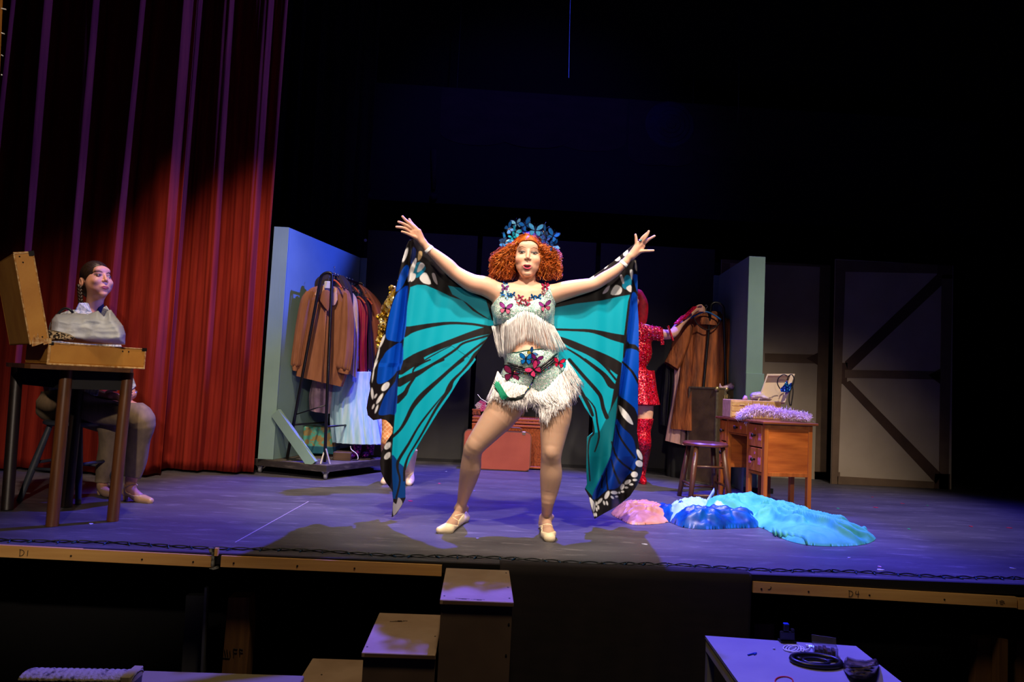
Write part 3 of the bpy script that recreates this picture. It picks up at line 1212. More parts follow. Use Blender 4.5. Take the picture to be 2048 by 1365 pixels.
# wheeled platform
N_, L_, R_ = np.array([-1.215, 5.76]), np.array([-1.885, 6.02]), np.array([-0.79, 6.50])
B_ = L_ + R_ - N_
t = thing('wheeled_platform', (*((N_ + B_) / 2), 0), 'low black rolling platform carrying the left flat and garment rack', 'platform')
M_dl = mat('scuffed_grey_deck', (92, 84, 74), 0.7, c2=(66, 60, 54), scale=(9, 9, 9))
mb = MB()
q = [N_, R_, B_, L_]
V = [(*c, 0.065) for c in q] + [(*c, 0.115) for c in q]
mb.add(V, [(3, 2, 1, 0), (4, 5, 6, 7), (0, 1, 5, 4), (1, 2, 6, 5), (2, 3, 7, 6), (3, 0, 4, 7)])
mb.build('deck', mat('scuffed_black_edge', (46, 42, 40), 0.55, c2=(84, 78, 72), scale=(12, 12, 50), lo=0.5, hi=0.8), t)
mb = MB()
q = [c + (((N_ + B_) / 2) - c) * 0.02 for c in q]
V = [(*c, 0.115) for c in q] + [(*c, 0.119) for c in q]
mb.add(V, [(3, 2, 1, 0), (4, 5, 6, 7), (0, 1, 5, 4), (1, 2, 6, 5), (2, 3, 7, 6), (3, 0, 4, 7)])
mb.build('deck_board', M_dl, t)
M_tyre = mat('caster_wheel', (150, 150, 155), 0.4, 0.3)
M_steel = mat('zinc_steel', (190, 190, 195), 0.3, 0.9)
for c in q:
    cc = np.array([*(c + (((N_ + B_) / 2) - c) * 0.09), 0.0])
    ca = MB()
    ca.lathe([(0.03, -0.012), (0.032, -0.006), (0.032, 0.006), (0.03, 0.012)], at=cc + [0, 0, 0.032], n=18, R=roty(PI / 2) @ rotx(0.0))
    ca.build('caster', M_tyre, t, True)
    ca = MB()
    ca.box((-0.02, -0.02, 0.045), (-0.016, 0.02, 0.066), at=cc)
    ca.box((0.016, -0.02, 0.045), (0.02, 0.02, 0.066), at=cc)
    ca.box((-0.03, -0.03, 0.06), (0.03, 0.03, 0.065), at=cc)
    ca.build('caster_fork', M_steel, t)

# ================================================================ the performer
YP = 4.15
KP = YP / F          # metres per picture pixel at her distance


def S(px, py, dy=0.0):
    return P(px, py, YP + dy)


def Zf(ox, oy, k):
    return lambda pts: [(ox + p[0] / k, oy + p[1] / k, *[v / k for v in p[2:]]) for p in pts]


ZA, ZB = Zf(720, 460, 4.875), Zf(720, 720, 4.136)     # sheets of measured points, left wing upper / lower
ZC, ZD = Zf(1080, 460, 4.875), Zf(1100, 720, 4.136)   # right wing upper / lower
ZH = Zf(960, 430, 6.825)                              # head
ZT = Zf(960, 560, 4.55)                               # torso
ZL = Zf(860, 760, 4.016)                              # legs


def zx(z, x, y):
    return z([(x, y)])[0]


base = G(1010, 1065)
PERF = thing('person', (base[0], base[1], 0), 'red-haired performer with outstretched arms in a sequined fringed costume and blue butterfly wings', 'person')

hx = [float(S(x, 500)[0]) for x in (1022, 1092)]
xl, xr = [float(S(x, 470)[0]) for x in (788, 1318)]
hand_l, hand_r = float(S(868, 470)[0]), float(S(1240, 470)[0])
AX = axis(xl, xr, 0.0028, 0.0058, ((xl, hand_l), (hx[0], hx[1]), (hand_r, xr)))
AY = axis(3.78, 4.46, 0.0042, 0.0042)
zh0, zh1 = float(S(1055, 575)[2]), float(S(820, 425)[2]) + 0.01
AZ = axis(-0.01, zh1 + 0.02, 0.0028, 0.0058, ((zh0, zh1 + 0.02),))
B = Solid(AX, AY, AZ)
# torso
B.ell(S(1069, 752, 0.01), (0.185, 0.125, 0.115), 0.03)
B.ell(S(1061, 705, 0.0), (0.160, 0.105, 0.11), 0.05)
B.ell(S(1048, 652, 0.01), (0.176, 0.105, 0.12), 0.05)
B.ell(S(1046, 615, 0.015), (0.185, 0.105, 0.12), 0.05)
B.ell(S(1046, 588, 0.02), (0.185, 0.080, 0.055), 0.04)
B.ell(S(1014, 628, -0.075), (0.072, 0.062, 0.066), 0.03)
B.ell(S(1076, 627, -0.075), (0.072, 0.062, 0.066), 0.03)
B.ell(S(1064, 722, -0.05), (0.125, 0.075, 0.085), 0.04)
B.ell(S(1045, 775, 0.07), (0.10, 0.09, 0.09), 0.04)
B.ell(S(1098, 775, 0.07), (0.10, 0.09, 0.09), 0.04)
# neck and shoulders
B.chain([S(1050, 592, 0.02), S(1052, 572, 0.035), S(1055, 555, 0.055), S(1055, 540, 0.06)], [0.068, 0.056, 0.050, 0.050], 0.03)
B.cap(S(1030, 578, 0.02), S(1000, 583, 0.02), 0.030, 0.036, 0.04)
B.cap(S(1075, 578, 0.02), S(1105, 584, 0.02), 0.030, 0.036, 0.04)
B.cap(S(1040, 582, -0.045), S(1012, 578, -0.02), 0.008, 0.008, 0.03)
B.cap(S(1062, 583, -0.045), S(1092, 579, -0.02), 0.008, 0.008, 0.03)
# arms
armL = [S(991, 584, 0.015), S(970, 573, 0.0), S(943, 566, -0.01), S(912, 547, -0.02), S(896, 532, -0.03), S(876, 514, -0.045), S(857, 498, -0.055)]
B.chain(armL, [0.060, 0.059, 0.054, 0.043, 0.043, 0.034, 0.023], 0.02)
armR = [S(1110, 588, 0.015), S(1132, 581, 0.0), S(1158, 575, -0.01), S(1189, 568, -0.02), S(1208, 557, -0.03), S(1230, 543, -0.045), S(1250, 525, -0.055)]
B.chain(armR, [0.058, 0.055, 0.048, 0.038, 0.037, 0.032, 0.021], 0.02)
# left-hand side hand
def hand(w, palm, palmr, fingers, thumb):
    B.cap(w[0], w[1], 0.021, 0.022, 0.015)
    for a, b, ra, rb in palm:
        B.cap(a, b, ra, rb, 0.010)
    for f in fingers + [thumb]:
        n = len(f)
        B.chain(f, [0.0098, 0.0092, 0.0082, 0.0074][:n] if n > 3 else [0.0098, 0.0086, 0.0074], 0.005)


hand((S(857, 498, -0.055), S(847, 486, -0.06)),
     [(S(846, 484, -0.06), S(838, 462, -0.075), 0.018, 0.013), (S(843, 482, -0.06), S(832, 462, -0.07), 0.018, 0.014), (S(842, 480, -0.06), S(826, 463, -0.065), 0.017, 0.014), (S(841, 480, -0.055), S(823, 468, -0.065), 0.016, 0.012)], 0,
     [[S(823, 466, -0.065), S(811, 457.5, -0.08), S(801, 455, -0.088), S(793, 454.3, -0.092)],
      [S(826, 459, -0.07), S(812, 450.5, -0.085), S(804, 446.5, -0.092), S(797, 444, -0.096)],
      [S(830, 458, -0.072), S(818, 446, -0.085), S(811, 440, -0.09), S(805, 433.5, -0.094)],
      [S(834, 458, -0.075), S(826, 450, -0.07), S(821.5, 444, -0.068), S(818.8, 439, -0.066)]],
     [S(838, 479, -0.06), S(826, 473, -0.085), S(814, 467, -0.098), S(804, 463.7, -0.105)])
hand((S(1250, 525, -0.055), S(1259, 514, -0.06)),
     [(S(1262, 512, -0.06), S(1282, 489, -0.075), 0.018, 0.014), (S(1262, 510, -0.06), S(1276, 488, -0.07), 0.018, 0.014), (S(1264, 512, -0.06), S(1286, 493, -0.065), 0.017, 0.013), (S(1266, 513, -0.055), S(1284, 500, -0.065), 0.017, 0.012)], 0,
     [[S(1273, 489, -0.07), S(1272.5, 481, -0.075), S(1272, 475, -0.078), S(1271, 470, -0.08)],
      [S(1278, 488, -0.075), S(1284, 477, -0.09), S(1289, 471.5, -0.095), S(1294, 467, -0.098)],
      [S(1282, 488, -0.075), S(1291, 476, -0.095), S(1295, 469, -0.102), S(1297.5, 463, -0.105)],
      [S(1285, 491, -0.068), S(1295, 481, -0.075), S(1302, 476.5, -0.08), S(1309, 472.5, -0.082)]],
     [S(1276, 506, -0.06), S(1286, 502.5, -0.085), S(1297, 502, -0.095), S(1306.5, 501.5, -0.10)])
# legs
fl_h, fl_b, fl_t = G(927, 1044) + [0, 0, 0.030], G(895, 1066) + [0, 0, 0.022], G(879, 1067) + [0, 0, 0.016]
an_l = P(922, 1016, fl_h[1] - 0.01)
kn_l = P(950, 893, 4.06)
B.chain([S(1036, 770, 0.02), P(1010, 818, 4.10), P(978, 858, 4.07), kn_l, P(944, 912, 4.09), P(941, 938, 4.13), P(934, 968, 4.19), P(926, 998, 4.25), an_l],
        [0.108, 0.101, 0.079, 0.058, 0.055, 0.060, 0.049, 0.034, 0.028], 0.03)
B.ell(P(948, 891, 4.025), (0.030, 0.022, 0.034), 0.015)
B.ell(P(934, 1016, an_l[1] + 0.01), (0.012, 0.02, 0.014), 0.012)
B.ell(P(912, 1018, an_l[1] + 0.01), (0.012, 0.02, 0.014), 0.012)
B.cap(an_l, fl_h, 0.028, 0.027, 0.02)
B.cap(fl_h, fl_b, 0.027, 0.025, 0.03)
B.cap(an_l, fl_b, 0.024, 0.022, 0.03)
B.cap(fl_b, fl_t, 0.025, 0.017, 0.02)
fr_h, fr_b, fr_t = G(1088, 1058) + [0, 0, 0.030], G(1097, 1077) + [0, 0, 0.024], G(1101, 1084) + [0, 0, 0.018]
an_r = P(1093, 1036, fr_h[1] + 0.005)
B.chain([S(1106, 775, 0.02), P(1111, 825, 4.08), P(1107, 868, 4.05), P(1103, 905, 4.03), P(1102, 925, 4.05), P(1102, 950, 4.07), P(1099, 980, 4.09), P(1095, 1010, 4.10), an_r],
        [0.106, 0.096, 0.077, 0.060, 0.058, 0.064, 0.053, 0.036, 0.029], 0.03)
B.ell(P(1102, 906, 3.985), (0.030, 0.020, 0.034), 0.015)
B.ell(P(1104, 1034, an_r[1] + 0.01), (0.012, 0.02, 0.014), 0.012)
B.ell(P(1083, 1034, an_r[1] + 0.01), (0.012, 0.02, 0.014), 0.012)
B.cap(an_r, fr_h, 0.029, 0.028, 0.02)
B.cap(fr_h, fr_b, 0.027, 0.030, 0.03)
B.cap(an_r, fr_b, 0.024, 0.022, 0.03)
B.cap(fr_b, fr_t, 0.030, 0.022, 0.02)
B.cap(fr_b + np.array([-0.012, 0, -0.004]), fr_t + np.array([-0.016, 0.004, 0]), 0.022, 0.016, 0.02)


# head: features given on a front view of a face whose middle is (1056,506)
def face(B, s, R=None, mouth=1.0):
    """s(px,py,dy) places a point of the face; mouth 1 is open, 0 closed"""
    E = lambda p, r, k=0.02, neg=False: B.ell(p, r, k, R, neg)
    E(s(1056, 503, 0.035), (0.079, 0.098, 0.100), 0.02)
    E(s(1055.5, 520, -0.015), (0.076, 0.064, 0.074), 0.03)
    E(s(1054.5, 536, -0.030), (0.060, 0.050, 0.042), 0.03)
    E(s(1054.5, 548, -0.060), (0.026, 0.022, 0.017), 0.018)
    E(s(1054, 547, -0.012), (0.042, 0.046, 0.020), 0.02)
    E(s(1040, 519, -0.054), (0.026, 0.022, 0.022), 0.02)
    E(s(1070, 521, -0.054), (0.026, 0.022, 0.022), 0.02)
    E(s(1056, 492, -0.048), (0.052, 0.022, 0.026), 0.025)
    E(s(1044, 503.5, -0.084), (0.017, 0.013, 0.0115), 0.010, neg=True)
    E(s(1068, 505.5, -0.084), (0.017, 0.013, 0.0115), 0.010, neg=True)
    E(s(1044, 504.5, -0.063), (0.0150, 0.0130, 0.0120), 0.003)
    E(s(1068, 506.5, -0.063), (0.0150, 0.0130, 0.0120), 0.003)
    B.cap(s(1057, 502, -0.070), s(1055.5, 514, -0.092), 0.0080, 0.0095, 0.010)
    E(s(1055.3, 515.5, -0.094), (0.0105, 0.0115, 0.0095), 0.006)
    E(s(1050.9, 517.4, -0.081), (0.0070, 0.010, 0.0065), 0.005)
    E(s(1060.1, 518.2, -0.081), (0.0070, 0.010, 0.0065), 0.005)
    E(s(1052.9, 520.0, -0.092), (0.0030, 0.006, 0.003), 0.002, neg=True)
    E(s(1058.3, 520.6, -0.092), (0.0030, 0.006, 0.003), 0.002, neg=True)
    E(s(1054, 531, -0.072), (0.026, 0.012, 0.016), 0.015)
    if mouth > 0:
        E(s(1054.5, 533, -0.090), (0.0185, 0.014, 0.0075), 0.006, neg=True)
    o = mouth
    B.chain([s(1045.5, 531.5, -0.078), s(1050, 530 - 0.3 * o, -0.086), s(1054.5, 530.6 - 0.6 * o, -0.088), s(1059, 530.4 - 0.3 * o, -0.086), s(1063, 532.3, -0.078)], [0.0028, 0.0038, 0.0040, 0.0038, 0.0028], 0.004)
    B.chain([s(1045.5, 532, -0.078), s(1049.5, 533.6 + 2.6 * o, -0.085), s(1054.5, 534.6 + 3.2 * o, -0.087), s(1059.5, 534 + 2.5 * o, -0.085), s(1063, 532.8, -0.078)], [0.0028, 0.0042, 0.0048, 0.0042, 0.0028], 0.004)


face(B, S)
BV, BQ = B.surface()
tree = body_tree(BV, BQ)
px, py = proj(BV)
front = BV[:, 1] < YP + 0.02
hx_ = px.copy()
skin_c, tights_c = (222, 172, 148), (186, 148, 124)
ops = [('poly', [(700, 762), (1300, 762), (1300, 1120), (700, 1120)], tights_c),
       ('ell', (1039, 520, 8, 5, 0), (228, 164, 136)), ('ell', (1071, 522, 8, 5, 0), (228, 164, 136)),
       ]
C = painted(px, py, skin_c, ops)
fops = [('ell', (1043.8, 501.8, 9.4, 4.9, 8), (176, 134, 112)), ('ell', (1068.8, 503.8, 9.4, 4.9, 8), (176, 134, 112)),
        ('ell', (1043.8, 503.6, 7.6, 3.4, 8), (112, 88, 82)), ('ell', (1068.6, 505.4, 7.6, 3.4, 8), (112, 88, 82)),
        ('line', [(1033.5, 500, 0.4), (1038, 495.4, 0.8), (1044, 493.4, 1.0), (1051.5, 496.0, 0.5)], (136, 92, 68)),
        ('line', [(1061, 498.6, 0.5), (1067.5, 495.8, 1.0), (1073.5, 497.4, 0.8), (1078.5, 502.5, 0.4)], (136, 92, 68)),
        ('poly', [(1038.5, 505.0), (1044, 503.6), (1049, 505.2), (1044, 506.6)], (210, 200, 194)),
        ('poly', [(1063, 507.0), (1068.5, 505.6), (1074, 507.2), (1069, 508.6)], (210, 200, 194)),
        ('ell', (1043.8, 504.8, 2.0, 1.7, 0), (34, 28, 26)), ('ell', (1068.6, 506.8, 2.0, 1.7, 0), (34, 28, 26)),
        ('line', [(1036, 505.0, 0.6), (1040, 503.4, 0.9), (1045, 503.0, 1.0), (1050, 504.8, 0.5)], (24, 20, 20)),
        ('line', [(1062, 506.8, 0.5), (1066, 505.2, 0.9), (1071, 505.0, 1.0), (1076.5, 507.6, 0.6)], (24, 20, 20)),
        ('line', [(1040, 507.6, 0.3), (1044, 508.0, 0.4), (1048, 506.8, 0.3)], (90, 66, 60)), ('line', [(1064, 509.4, 0.3), (1069, 510.0, 0.4), (1073, 508.8, 0.3)], (90, 66, 60)),
        ('poly', [(1045.2, 531.5), (1050, 528.6), (1054.5, 529.4), (1059, 529), (1063.4, 532.3), (1060, 537.4), (1054.5, 539.6), (1049, 537.4)], (186, 50, 84)),
        ('poly', [(1047.5, 531.8), (1054.5, 530.9), (1061.4, 532.4), (1058, 534.8), (1054.5, 535.6), (1050.5, 534.6)], (34, 10, 12)),
        ('ell', (1054.5, 531.7, 4.0, 0.7, 2), (215, 205, 195))]
Cf = painted(px, py, skin_c, fops)
dif = np.abs(Cf - np.array(lin(skin_c))).sum(1) > 1e-4
m = dif & front & (py < 545) & (px > 1020) & (px < 1092)
C[m] = Cf[m]
# nails
M_skin = mat('skin', (220, 170, 140), 0.48, attr='Col', spec=0.4, sss=0.12)
link_mesh('body', BV, BQ, M_skin, PERF, True, None, C)
print('performer body', len(BV))
XX, YY = B.pixels()
SRC = (B, XX, YY, KP, PERF)


def garment(name, polys, off, m, col=None, label=None, ymax=None, fld=None, smooth_=True, src=None):
    """cloth that follows the body: everything within off of the skin inside the outlines"""
    B, XX, YY, KP, PERF = src or SRC
    Fx = np.full(B.F.shape, 9.0, np.float32)
    for pl in polys:
        pl = np.array([p[:2] for p in pl])
        x0, y0, x1, y1 = pl[:, 0].min() - 3, pl[:, 1].min() - 3, pl[:, 0].max() + 3, pl[:, 1].max() + 3
        near = (XX > x0) & (XX < x1) & (YY > y0) & (YY < y1) & (B.F < off + 0.012)
        q = np.argwhere(near)
        if not len(q):
            continue
        sd = polysd(XX[near], YY[near], pl) * KP
        v = np.maximum(B.F[near] - off, sd)
        Fx[near] = np.minimum(Fx[near], v)
    if fld is not None:
        Fx = np.maximum(Fx, fld(B))
    V, Q = B.surface(Fx)
    c = col(*proj(V), V) if col else None
    return link_mesh(name, V, Q, m, PERF, smooth_, None, c, label), V


def sb(z, x, y, off=0.004, Yd=None):
    q = zx(z, x, y)
    return on(tree, q[0], q[1], off, YP - 0.08 if Yd is None else Yd)


def body_line(z, pts, off, n=6):
    return [q for q in (on(tree, x, y, off, None) for x, y in smooth([zx(z, *p) for p in pts], n)) if q is not None]


# sequined bodice and briefs
M_seq = sequins('iridescent_sequins', [(200, 232, 222), (120, 190, 176), (236, 240, 240), (206, 196, 226), (150, 214, 200), (240, 226, 232), (84, 160, 148), (214, 236, 214)], 330, 0.35, 0.25, 0.8)
bra = ZT([(85, 290), (100, 240), (180, 140), (205, 40), (262, 40), (270, 112), (330, 175), (400, 198), (470, 196), (540, 150), (585, 100), (585, 40), (635, 40), (655, 130), (692, 220), (700, 310), (672, 424), (620, 392), (540, 342), (480, 302), (415, 282), (350, 302), (280, 352), (220, 392), (110, 428)])
br, _ = garment('bodice', [bra], 0.007, M_seq, label='iridescent mint and white sequined bodice')
briefs = ZT([(160, 690), (250, 668), (340, 658), (450, 640), (600, 628), (700, 640), (775, 650), (790, 740), (780, 800), (700, 885), (640, 955), (560, 1022), (480, 992), (400, 962), (300, 940), (200, 885), (150, 830)])
bf, _ = garment('briefs', [briefs], 0.008, M_seq, label='iridescent mint and white sequined briefs')
M_trim = sequins('dark_teal_sequins', [(10, 60, 56), (20, 100, 90), (8, 30, 34), (40, 140, 120)], 500, 0.3, 0.5, 0.7)
for nm, pts in (('bodice_trim', [(110, 425), (220, 390), (280, 350), (350, 302), (415, 282), (480, 300), (540, 340), (620, 392), (670, 422)]),
                ('waist_trim', [(172, 692), (250, 672), (340, 660), (450, 640), (600, 630)]),
                ('leg_trim', [(160, 830), (200, 880), (300, 938), (400, 962), (480, 990), (560, 1018), (640, 955), (700, 882), (778, 800), (788, 735)])):
    MB().tube(body_line(ZT, pts, 0.009), 0.004, n=6).build(nm, M_trim, PERF, True)


# fringe
def fringe(name, tops, ends, n, m, out, w=0.0021, jit=10, seed=1, sag=0.0, wave=0.006, first=0.010, sw=0.0):
    r = np.random.RandomState(seed)
    T, E_ = smooth([zx(ZT, *p) for p in tops], 12), smooth([zx(ZT, *p) for p in ends], 12)
    mb = MB()
    for i in range(n):
        u = (i + r.rand()) / n
        a = T[min(int(u * (len(T) - 1)), len(T) - 1)] + r.normal(0, 0.7, 2)
        e = E_[min(int(u * (len(E_) - 1)), len(E_) - 1)] + r.normal(0, jit / 4.55, 2) * np.array([0.7, 1])
        pa = on(tree, a[0], a[1], first + 0.004 * r.rand(), YP - 0.05)
        pe = on(tree, e[0], e[1], out, None)
        if pe is None or pe[1] > pa[1] + 0.10:
            pe = P(e[0], e[1], pa[1] - 0.01 + 0.03 * r.rand())
        pts = []
        ph = r.uniform(0, 6.28)
        for k in range(7):
            t = k / 6
            q = a * (1 - t) + e * t
            q = q + np.array([sw * math.sin(PI * t), 0])
            h = on(tree, q[0], q[1], 0.006 + out * t, None)
            p = pa * (1 - t) + pe * t
            if h is not None and h[1] < p[1]:
                p = P(q[0], q[1], h[1] - 0.002)
            else:
                p = P(q[0], q[1], p[1] - 0.02 * math.sin(PI * t) * r.rand())
            p = p + np.array([wave * math.sin(5 * t + ph) * t, 0.4 * wave * math.cos(4 * t + ph) * t, 0])
            pts.append(p)
        pts = np.array(pts)
        wd = w * (0.7 + 0.7 * r.rand())
        A = np.zeros((2, 7, 3))
        A[0] = pts - [wd / 2, 0.0006, 0]
        A[1] = pts + [wd / 2, 0.0006 * r.normal(), 0]
        mb.grid(A)
    return mb.build(name, m, PERF, True, solid=0.0008)


M_fr = mat('white_silk_fringe', (250, 246, 246), 0.45)
fringe('bodice_fringe', [(110, 425), (220, 390), (280, 350), (350, 300), (415, 280), (480, 300), (540, 340), (620, 390), (672, 420)],
       [(178, 690), (222, 690), (280, 655), (330, 600), (440, 556), (530, 600), (620, 640), (720, 655), (800, 630)], 270, M_fr, 0.014, seed=3, jit=9, wave=0.004)
fringe('briefs_fringe', [(162, 835), (200, 882), (300, 938), (400, 962), (480, 990), (560, 1018), (640, 955), (700, 882), (780, 800), (786, 730)],
       [(75, 1105), (150, 1085), (290, 1150), (400, 1180), (470, 1130), (590, 1300), (690, 1185), (790, 1160), (890, 1060), (925, 950)], 520, M_fr, 0.02, seed=5, jit=20, wave=0.010, w=0.0026)
fringe('briefs_fringe', [(300, 938), (400, 962), (480, 990), (560, 1018), (640, 955)],
       [(250, 1080), (430, 1090), (520, 1120), (640, 1150), (740, 1080)], 160, M_fr, 0.03, seed=9, jit=24, wave=0.014, w=0.0026, sw=-6)
# stray strand blown to the left
MB().tube([sb(ZT, 160, 850, 0.012), S(983, 800, -0.08), S(975, 806, -0.09), S(962, 798, -0.10), S(955, 789, -0.10)], [0.003, 0.003, 0.0022, 0.0015, 0.0008], n=6).build('stray_fringe', M_fr, PERF, True)

# beaded belt
M_bead = mat('black_beads', (16, 18, 24), 0.25, spec=0.8, bump=0.003, bscale=(200, 200, 200))
M_holo = sequins('hologram_beads', [(20, 90, 160), (30, 190, 150), (200, 80, 120), (20, 40, 60), (90, 220, 120), (30, 30, 40), (60, 110, 230), (210, 190, 60)], 200, 0.15, 0.7, 0.9)
belt = None
for j, (nm, mm_, dy, rr) in enumerate((('belt_strand', M_bead, 0, 0.0062), ('belt_strand', M_bead, 22, 0.0062), ('belt_strand', M_bead, 44, 0.0062), ('belt_strand', M_holo, 60, 0.005), ('belt_strand', M_holo, 33, 0.0035))):
    pts = [(172, 722 + dy), (240, 750 + dy), (330, 782 + dy * 0.9), (420, 806 + dy * 0.8), (490, 828 + dy * 0.6), (545, 800 + dy * 0.9), (620, 740 + dy), (690, 680 + dy * 1.2), (735, 650 + dy * 0.9)]
    MB().tube(body_line(ZT, pts, 0.015), rr, n=7).build(nm, mm_, PERF, True)
MB().tube([sb(ZT, 500, 860, 0.02), sb(ZT, 480, 930, 0.022), sb(ZT, 440, 990, 0.026), sb(ZT, 410, 1035, 0.03)], 0.005, n=7).build('belt_tail', M_holo, PERF, True)
mb = MB()
r = np.random.RandomState(4)
q0 = sb(ZT, 412, 1038, 0.075)
for i in range(90):
    e = np.array([150 + 40 * r.rand(), 905 + 90 * r.rand()]) + [-40 * r.rand(), 0]
    gx_ = [(412, 1038), (372 + r.normal(0, 5), 1072 + r.normal(0, 6)), (290 + r.normal(0, 8), 1090 + r.normal(0, 7)), (215 + r.normal(0, 12), 1060 + r.normal(0, 12)), tuple(e)]
    pts = [P(*zx(ZT, *p), q0[1] - 0.02 * math.sin(k / 16 * PI)) for k, p in enumerate(smooth(gx_, 4))]
    mb.cur = 0
    mb.tube(pts, np.linspace(0.0022, 0.0010, len(pts)), n=4)
    if i % 2 and e[1] < 975:
        mb.cur = 1
        n = len(pts)
        mb.tube([p + np.array([0, -0.003, 0]) for p in pts[n - 6:]], [0.001, 0.003, 0.0038, 0.0036, 0.003, 0.001], n=4)
mb.build('feather_tassel', [mat('black_feather', (12, 20, 20), 0.5), mat('green_feather', (0, 150, 112), 0.55)], PERF, True, label='black tassel with green feather tips swinging from the belt')


# butterflies
def butterfly(name, c, s, parent, colr, face=0.0, tilt=0.0, fold=0.35, edge=(16, 14, 22), sm=False, lower=None, yaw=0.0, label=None):
    """spread wings lying in the local xz plane"""
    mb = MB()
    up = [(0.02, 0.0), (0.16, 0.40), (0.52, 0.62), (0.72, 0.56), (0.66, 0.26), (0.42, 0.04), (0.12, -0.02)]
    lo = [(0.02, -0.02), (0.30, -0.02), (0.54, -0.12), (0.50, -0.38), (0.34, -0.56), (0.16, -0.42), (0.04, -0.18)]
    R = rotz(yaw) @ roty(face) @ rotx(tilt)
    for sd in (-1, 1):
        for k, pl in enumerate((up, lo)):
            pts = smooth(pl, 3, closed=True)
            ctr = pts.mean(0)
            for mi, f, y0, th in ((0, 1.0, 0.0, 0.012), (1 + (k if lower else 0), 0.80, -0.014, 0.006)):
                g = ctr + (pts - ctr) * f
                a = [(p[0] * sd, p[1]) for p in g]
                if sd < 0:
                    a = a[::-1]
                n = len(a)
                V = np.array([[x, y0 - abs(x) * fold, z] for x, z in a] + [[x, y0 + th - abs(x) * fold, z] for x, z in a]) * s
                Fc = [tuple(range(n)), tuple(range(2 * n - 1, n - 1, -1))] + [((q + 1) % n, q, n + q, n + (q + 1) % n) for q in range(n)]
                mb.add(V @ R.T + c, Fc, mi)
    ncol = 2 if lower else 1
    T = np.array([[0, -0.03, 0.34], [0, -0.05, 0.1], [0, -0.04, -0.15], [0, -0.02, -0.42]]) * s
    mb.tube(T @ R.T + c, np.array([0.03, 0.05, 0.045, 0.02]) * s, n=6, mi=0)
    for sd in (-1, 1):
        T = np.array([[0, -0.03, 0.32], [sd * 0.08, -0.08, 0.5], [sd * 0.17, -0.08, 0.66]]) * s
        mb.tube(T @ R.T + c, 0.008 * s, n=4, mi=0)
    ms = [mat('butterfly_edge_%d_%d_%d' % edge, edge, 0.35), mat('butterfly_%d_%d_%d' % colr, colr, 0.3, c2=tuple(int(v * 0.82) for v in colr), scale=(90, 90, 90), metal=0.15)]
    if lower:
        ms.append(mat('butterfly_%d_%d_%d' % lower, lower, 0.3, metal=0.1))
    return mb.build(name, ms, parent, label=label)


PK, VI, BL, HP, PU, CR = (232, 70, 130), (190, 90, 190), (30, 120, 215), (240, 60, 120), (110, 30, 110), (235, 90, 110)
bs = [(340, 950, 20, BL, 0.3), (338, 1000, 30, VI, 0.1), (305, 1078, 20, BL, 1.2), (378, 1112, 26, BL, 2.3), (378, 1062, 13, (200, 215, 240), 0), (447, 1090, 22, BL, -0.3), (495, 1152, 18, (240, 150, 170), 0.6),
      (550, 1130, 24, PK, 0.2), (598, 1185, 22, CR, 1.6), (540, 1205, 22, CR, -0.5), (640, 1222, 24, PK, 0.4), (670, 1165, 20, CR, -0.9), (725, 1125, 24, BL, 0.3), (790, 1130, 30, BL, -0.3), (862, 1078, 18, (240, 150, 170), 0.3),
      (888, 985, 34, HP, 0.05), (880, 1040, 18, (250, 190, 200), 0.8), (905, 945, 16, (235, 60, 90), 0.2)]
for x, y, s, c, f in bs:
    butterfly('butterfly', sb(ZH, x, y, 0.016, YP - 0.1), s / 6.825 * KP * 2.5, br, c, f, 0.25, 0.4, sm=True)
butterfly('butterfly', sb(ZT, 232, 262, 0.014), 0.055, br, (200, 80, 190), 0.1, 0.1, 0.25, lower=(230, 120, 160))
butterfly('butterfly', sb(ZT, 588, 242, 0.014), 0.050, br, (200, 80, 190), -0.25, 0.1, 1.4, lower=(230, 120, 160))
butterfly('butterfly', sb(ZT, 418, 722, 0.02), 0.056, bf, (20, 130, 225), 0.0, 0.1, 0.3)
butterfly('butterfly', sb(ZT, 470, 668, 0.02), 0.042, bf, (40, 110, 190), 0.9, 0.1, 0.3, lower=(220, 190, 80))
butterfly('butterfly', sb(ZT, 512, 728, 0.02), 0.050, bf, (130, 30, 120), 0.2, 0.1, 0.35)
butterfly('butterfly', sb(ZT, 490, 818, 0.024), 0.066, bf, (232, 60, 125), -0.75, 0.1, 0.2)
butterfly('butterfly', sb(ZT, 718, 758, 0.022), 0.050, bf, (240, 30, 80), 0.1, 0.1, 0.35)
butterfly('butterfly', sb(ZT, 295, 855, 0.018), 0.08, bf, (150, 40, 90), 0.1, 0.2, 0.4)

# wristbands, ring
M_band = mat('white_band', (225, 228, 232), 0.5)
for a, b, r_ in ((S(860, 501.5, -0.053), S(855.5, 496.5, -0.056), 0.030), (S(1246, 529, -0.053), S(1249, 525.5, -0.056), 0.0275)):
    d = (b - a) / np.linalg.norm(b - a)
    u = np.cross(d, [0, 1, 0])
    u /= np.linalg.norm(u)
    v = np.cross(d, u)
    c = (a + b) / 2
    mb = MB()
    th = np.linspace(0, 2 * PI, 25)[:-1]
    A = np.array([[c + d * w_ + (u * math.cos(t) + v * math.sin(t)) * rr for t in th] for w_, rr in ((-0.009, r_), (0.009, r_ - 0.002), (0.009, r_ - 0.004), (-0.009, r_ - 0.002), (-0.009, r_))])
    mb.grid(A, closed_u=True)
    mb.build('wristband', M_band, PERF, True)
c = S(1280.5, 481.5, -0.088)
mb = MB()
mb.lathe([(0.0105, -0.003), (0.011, 0.0), (0.0105, 0.003)], at=c, n=14, R=roty(0.5) @ rotx(0.4))
mb.ball(c + [0.002, -0.011, 0.001], 0.005, mi=1, n=8)
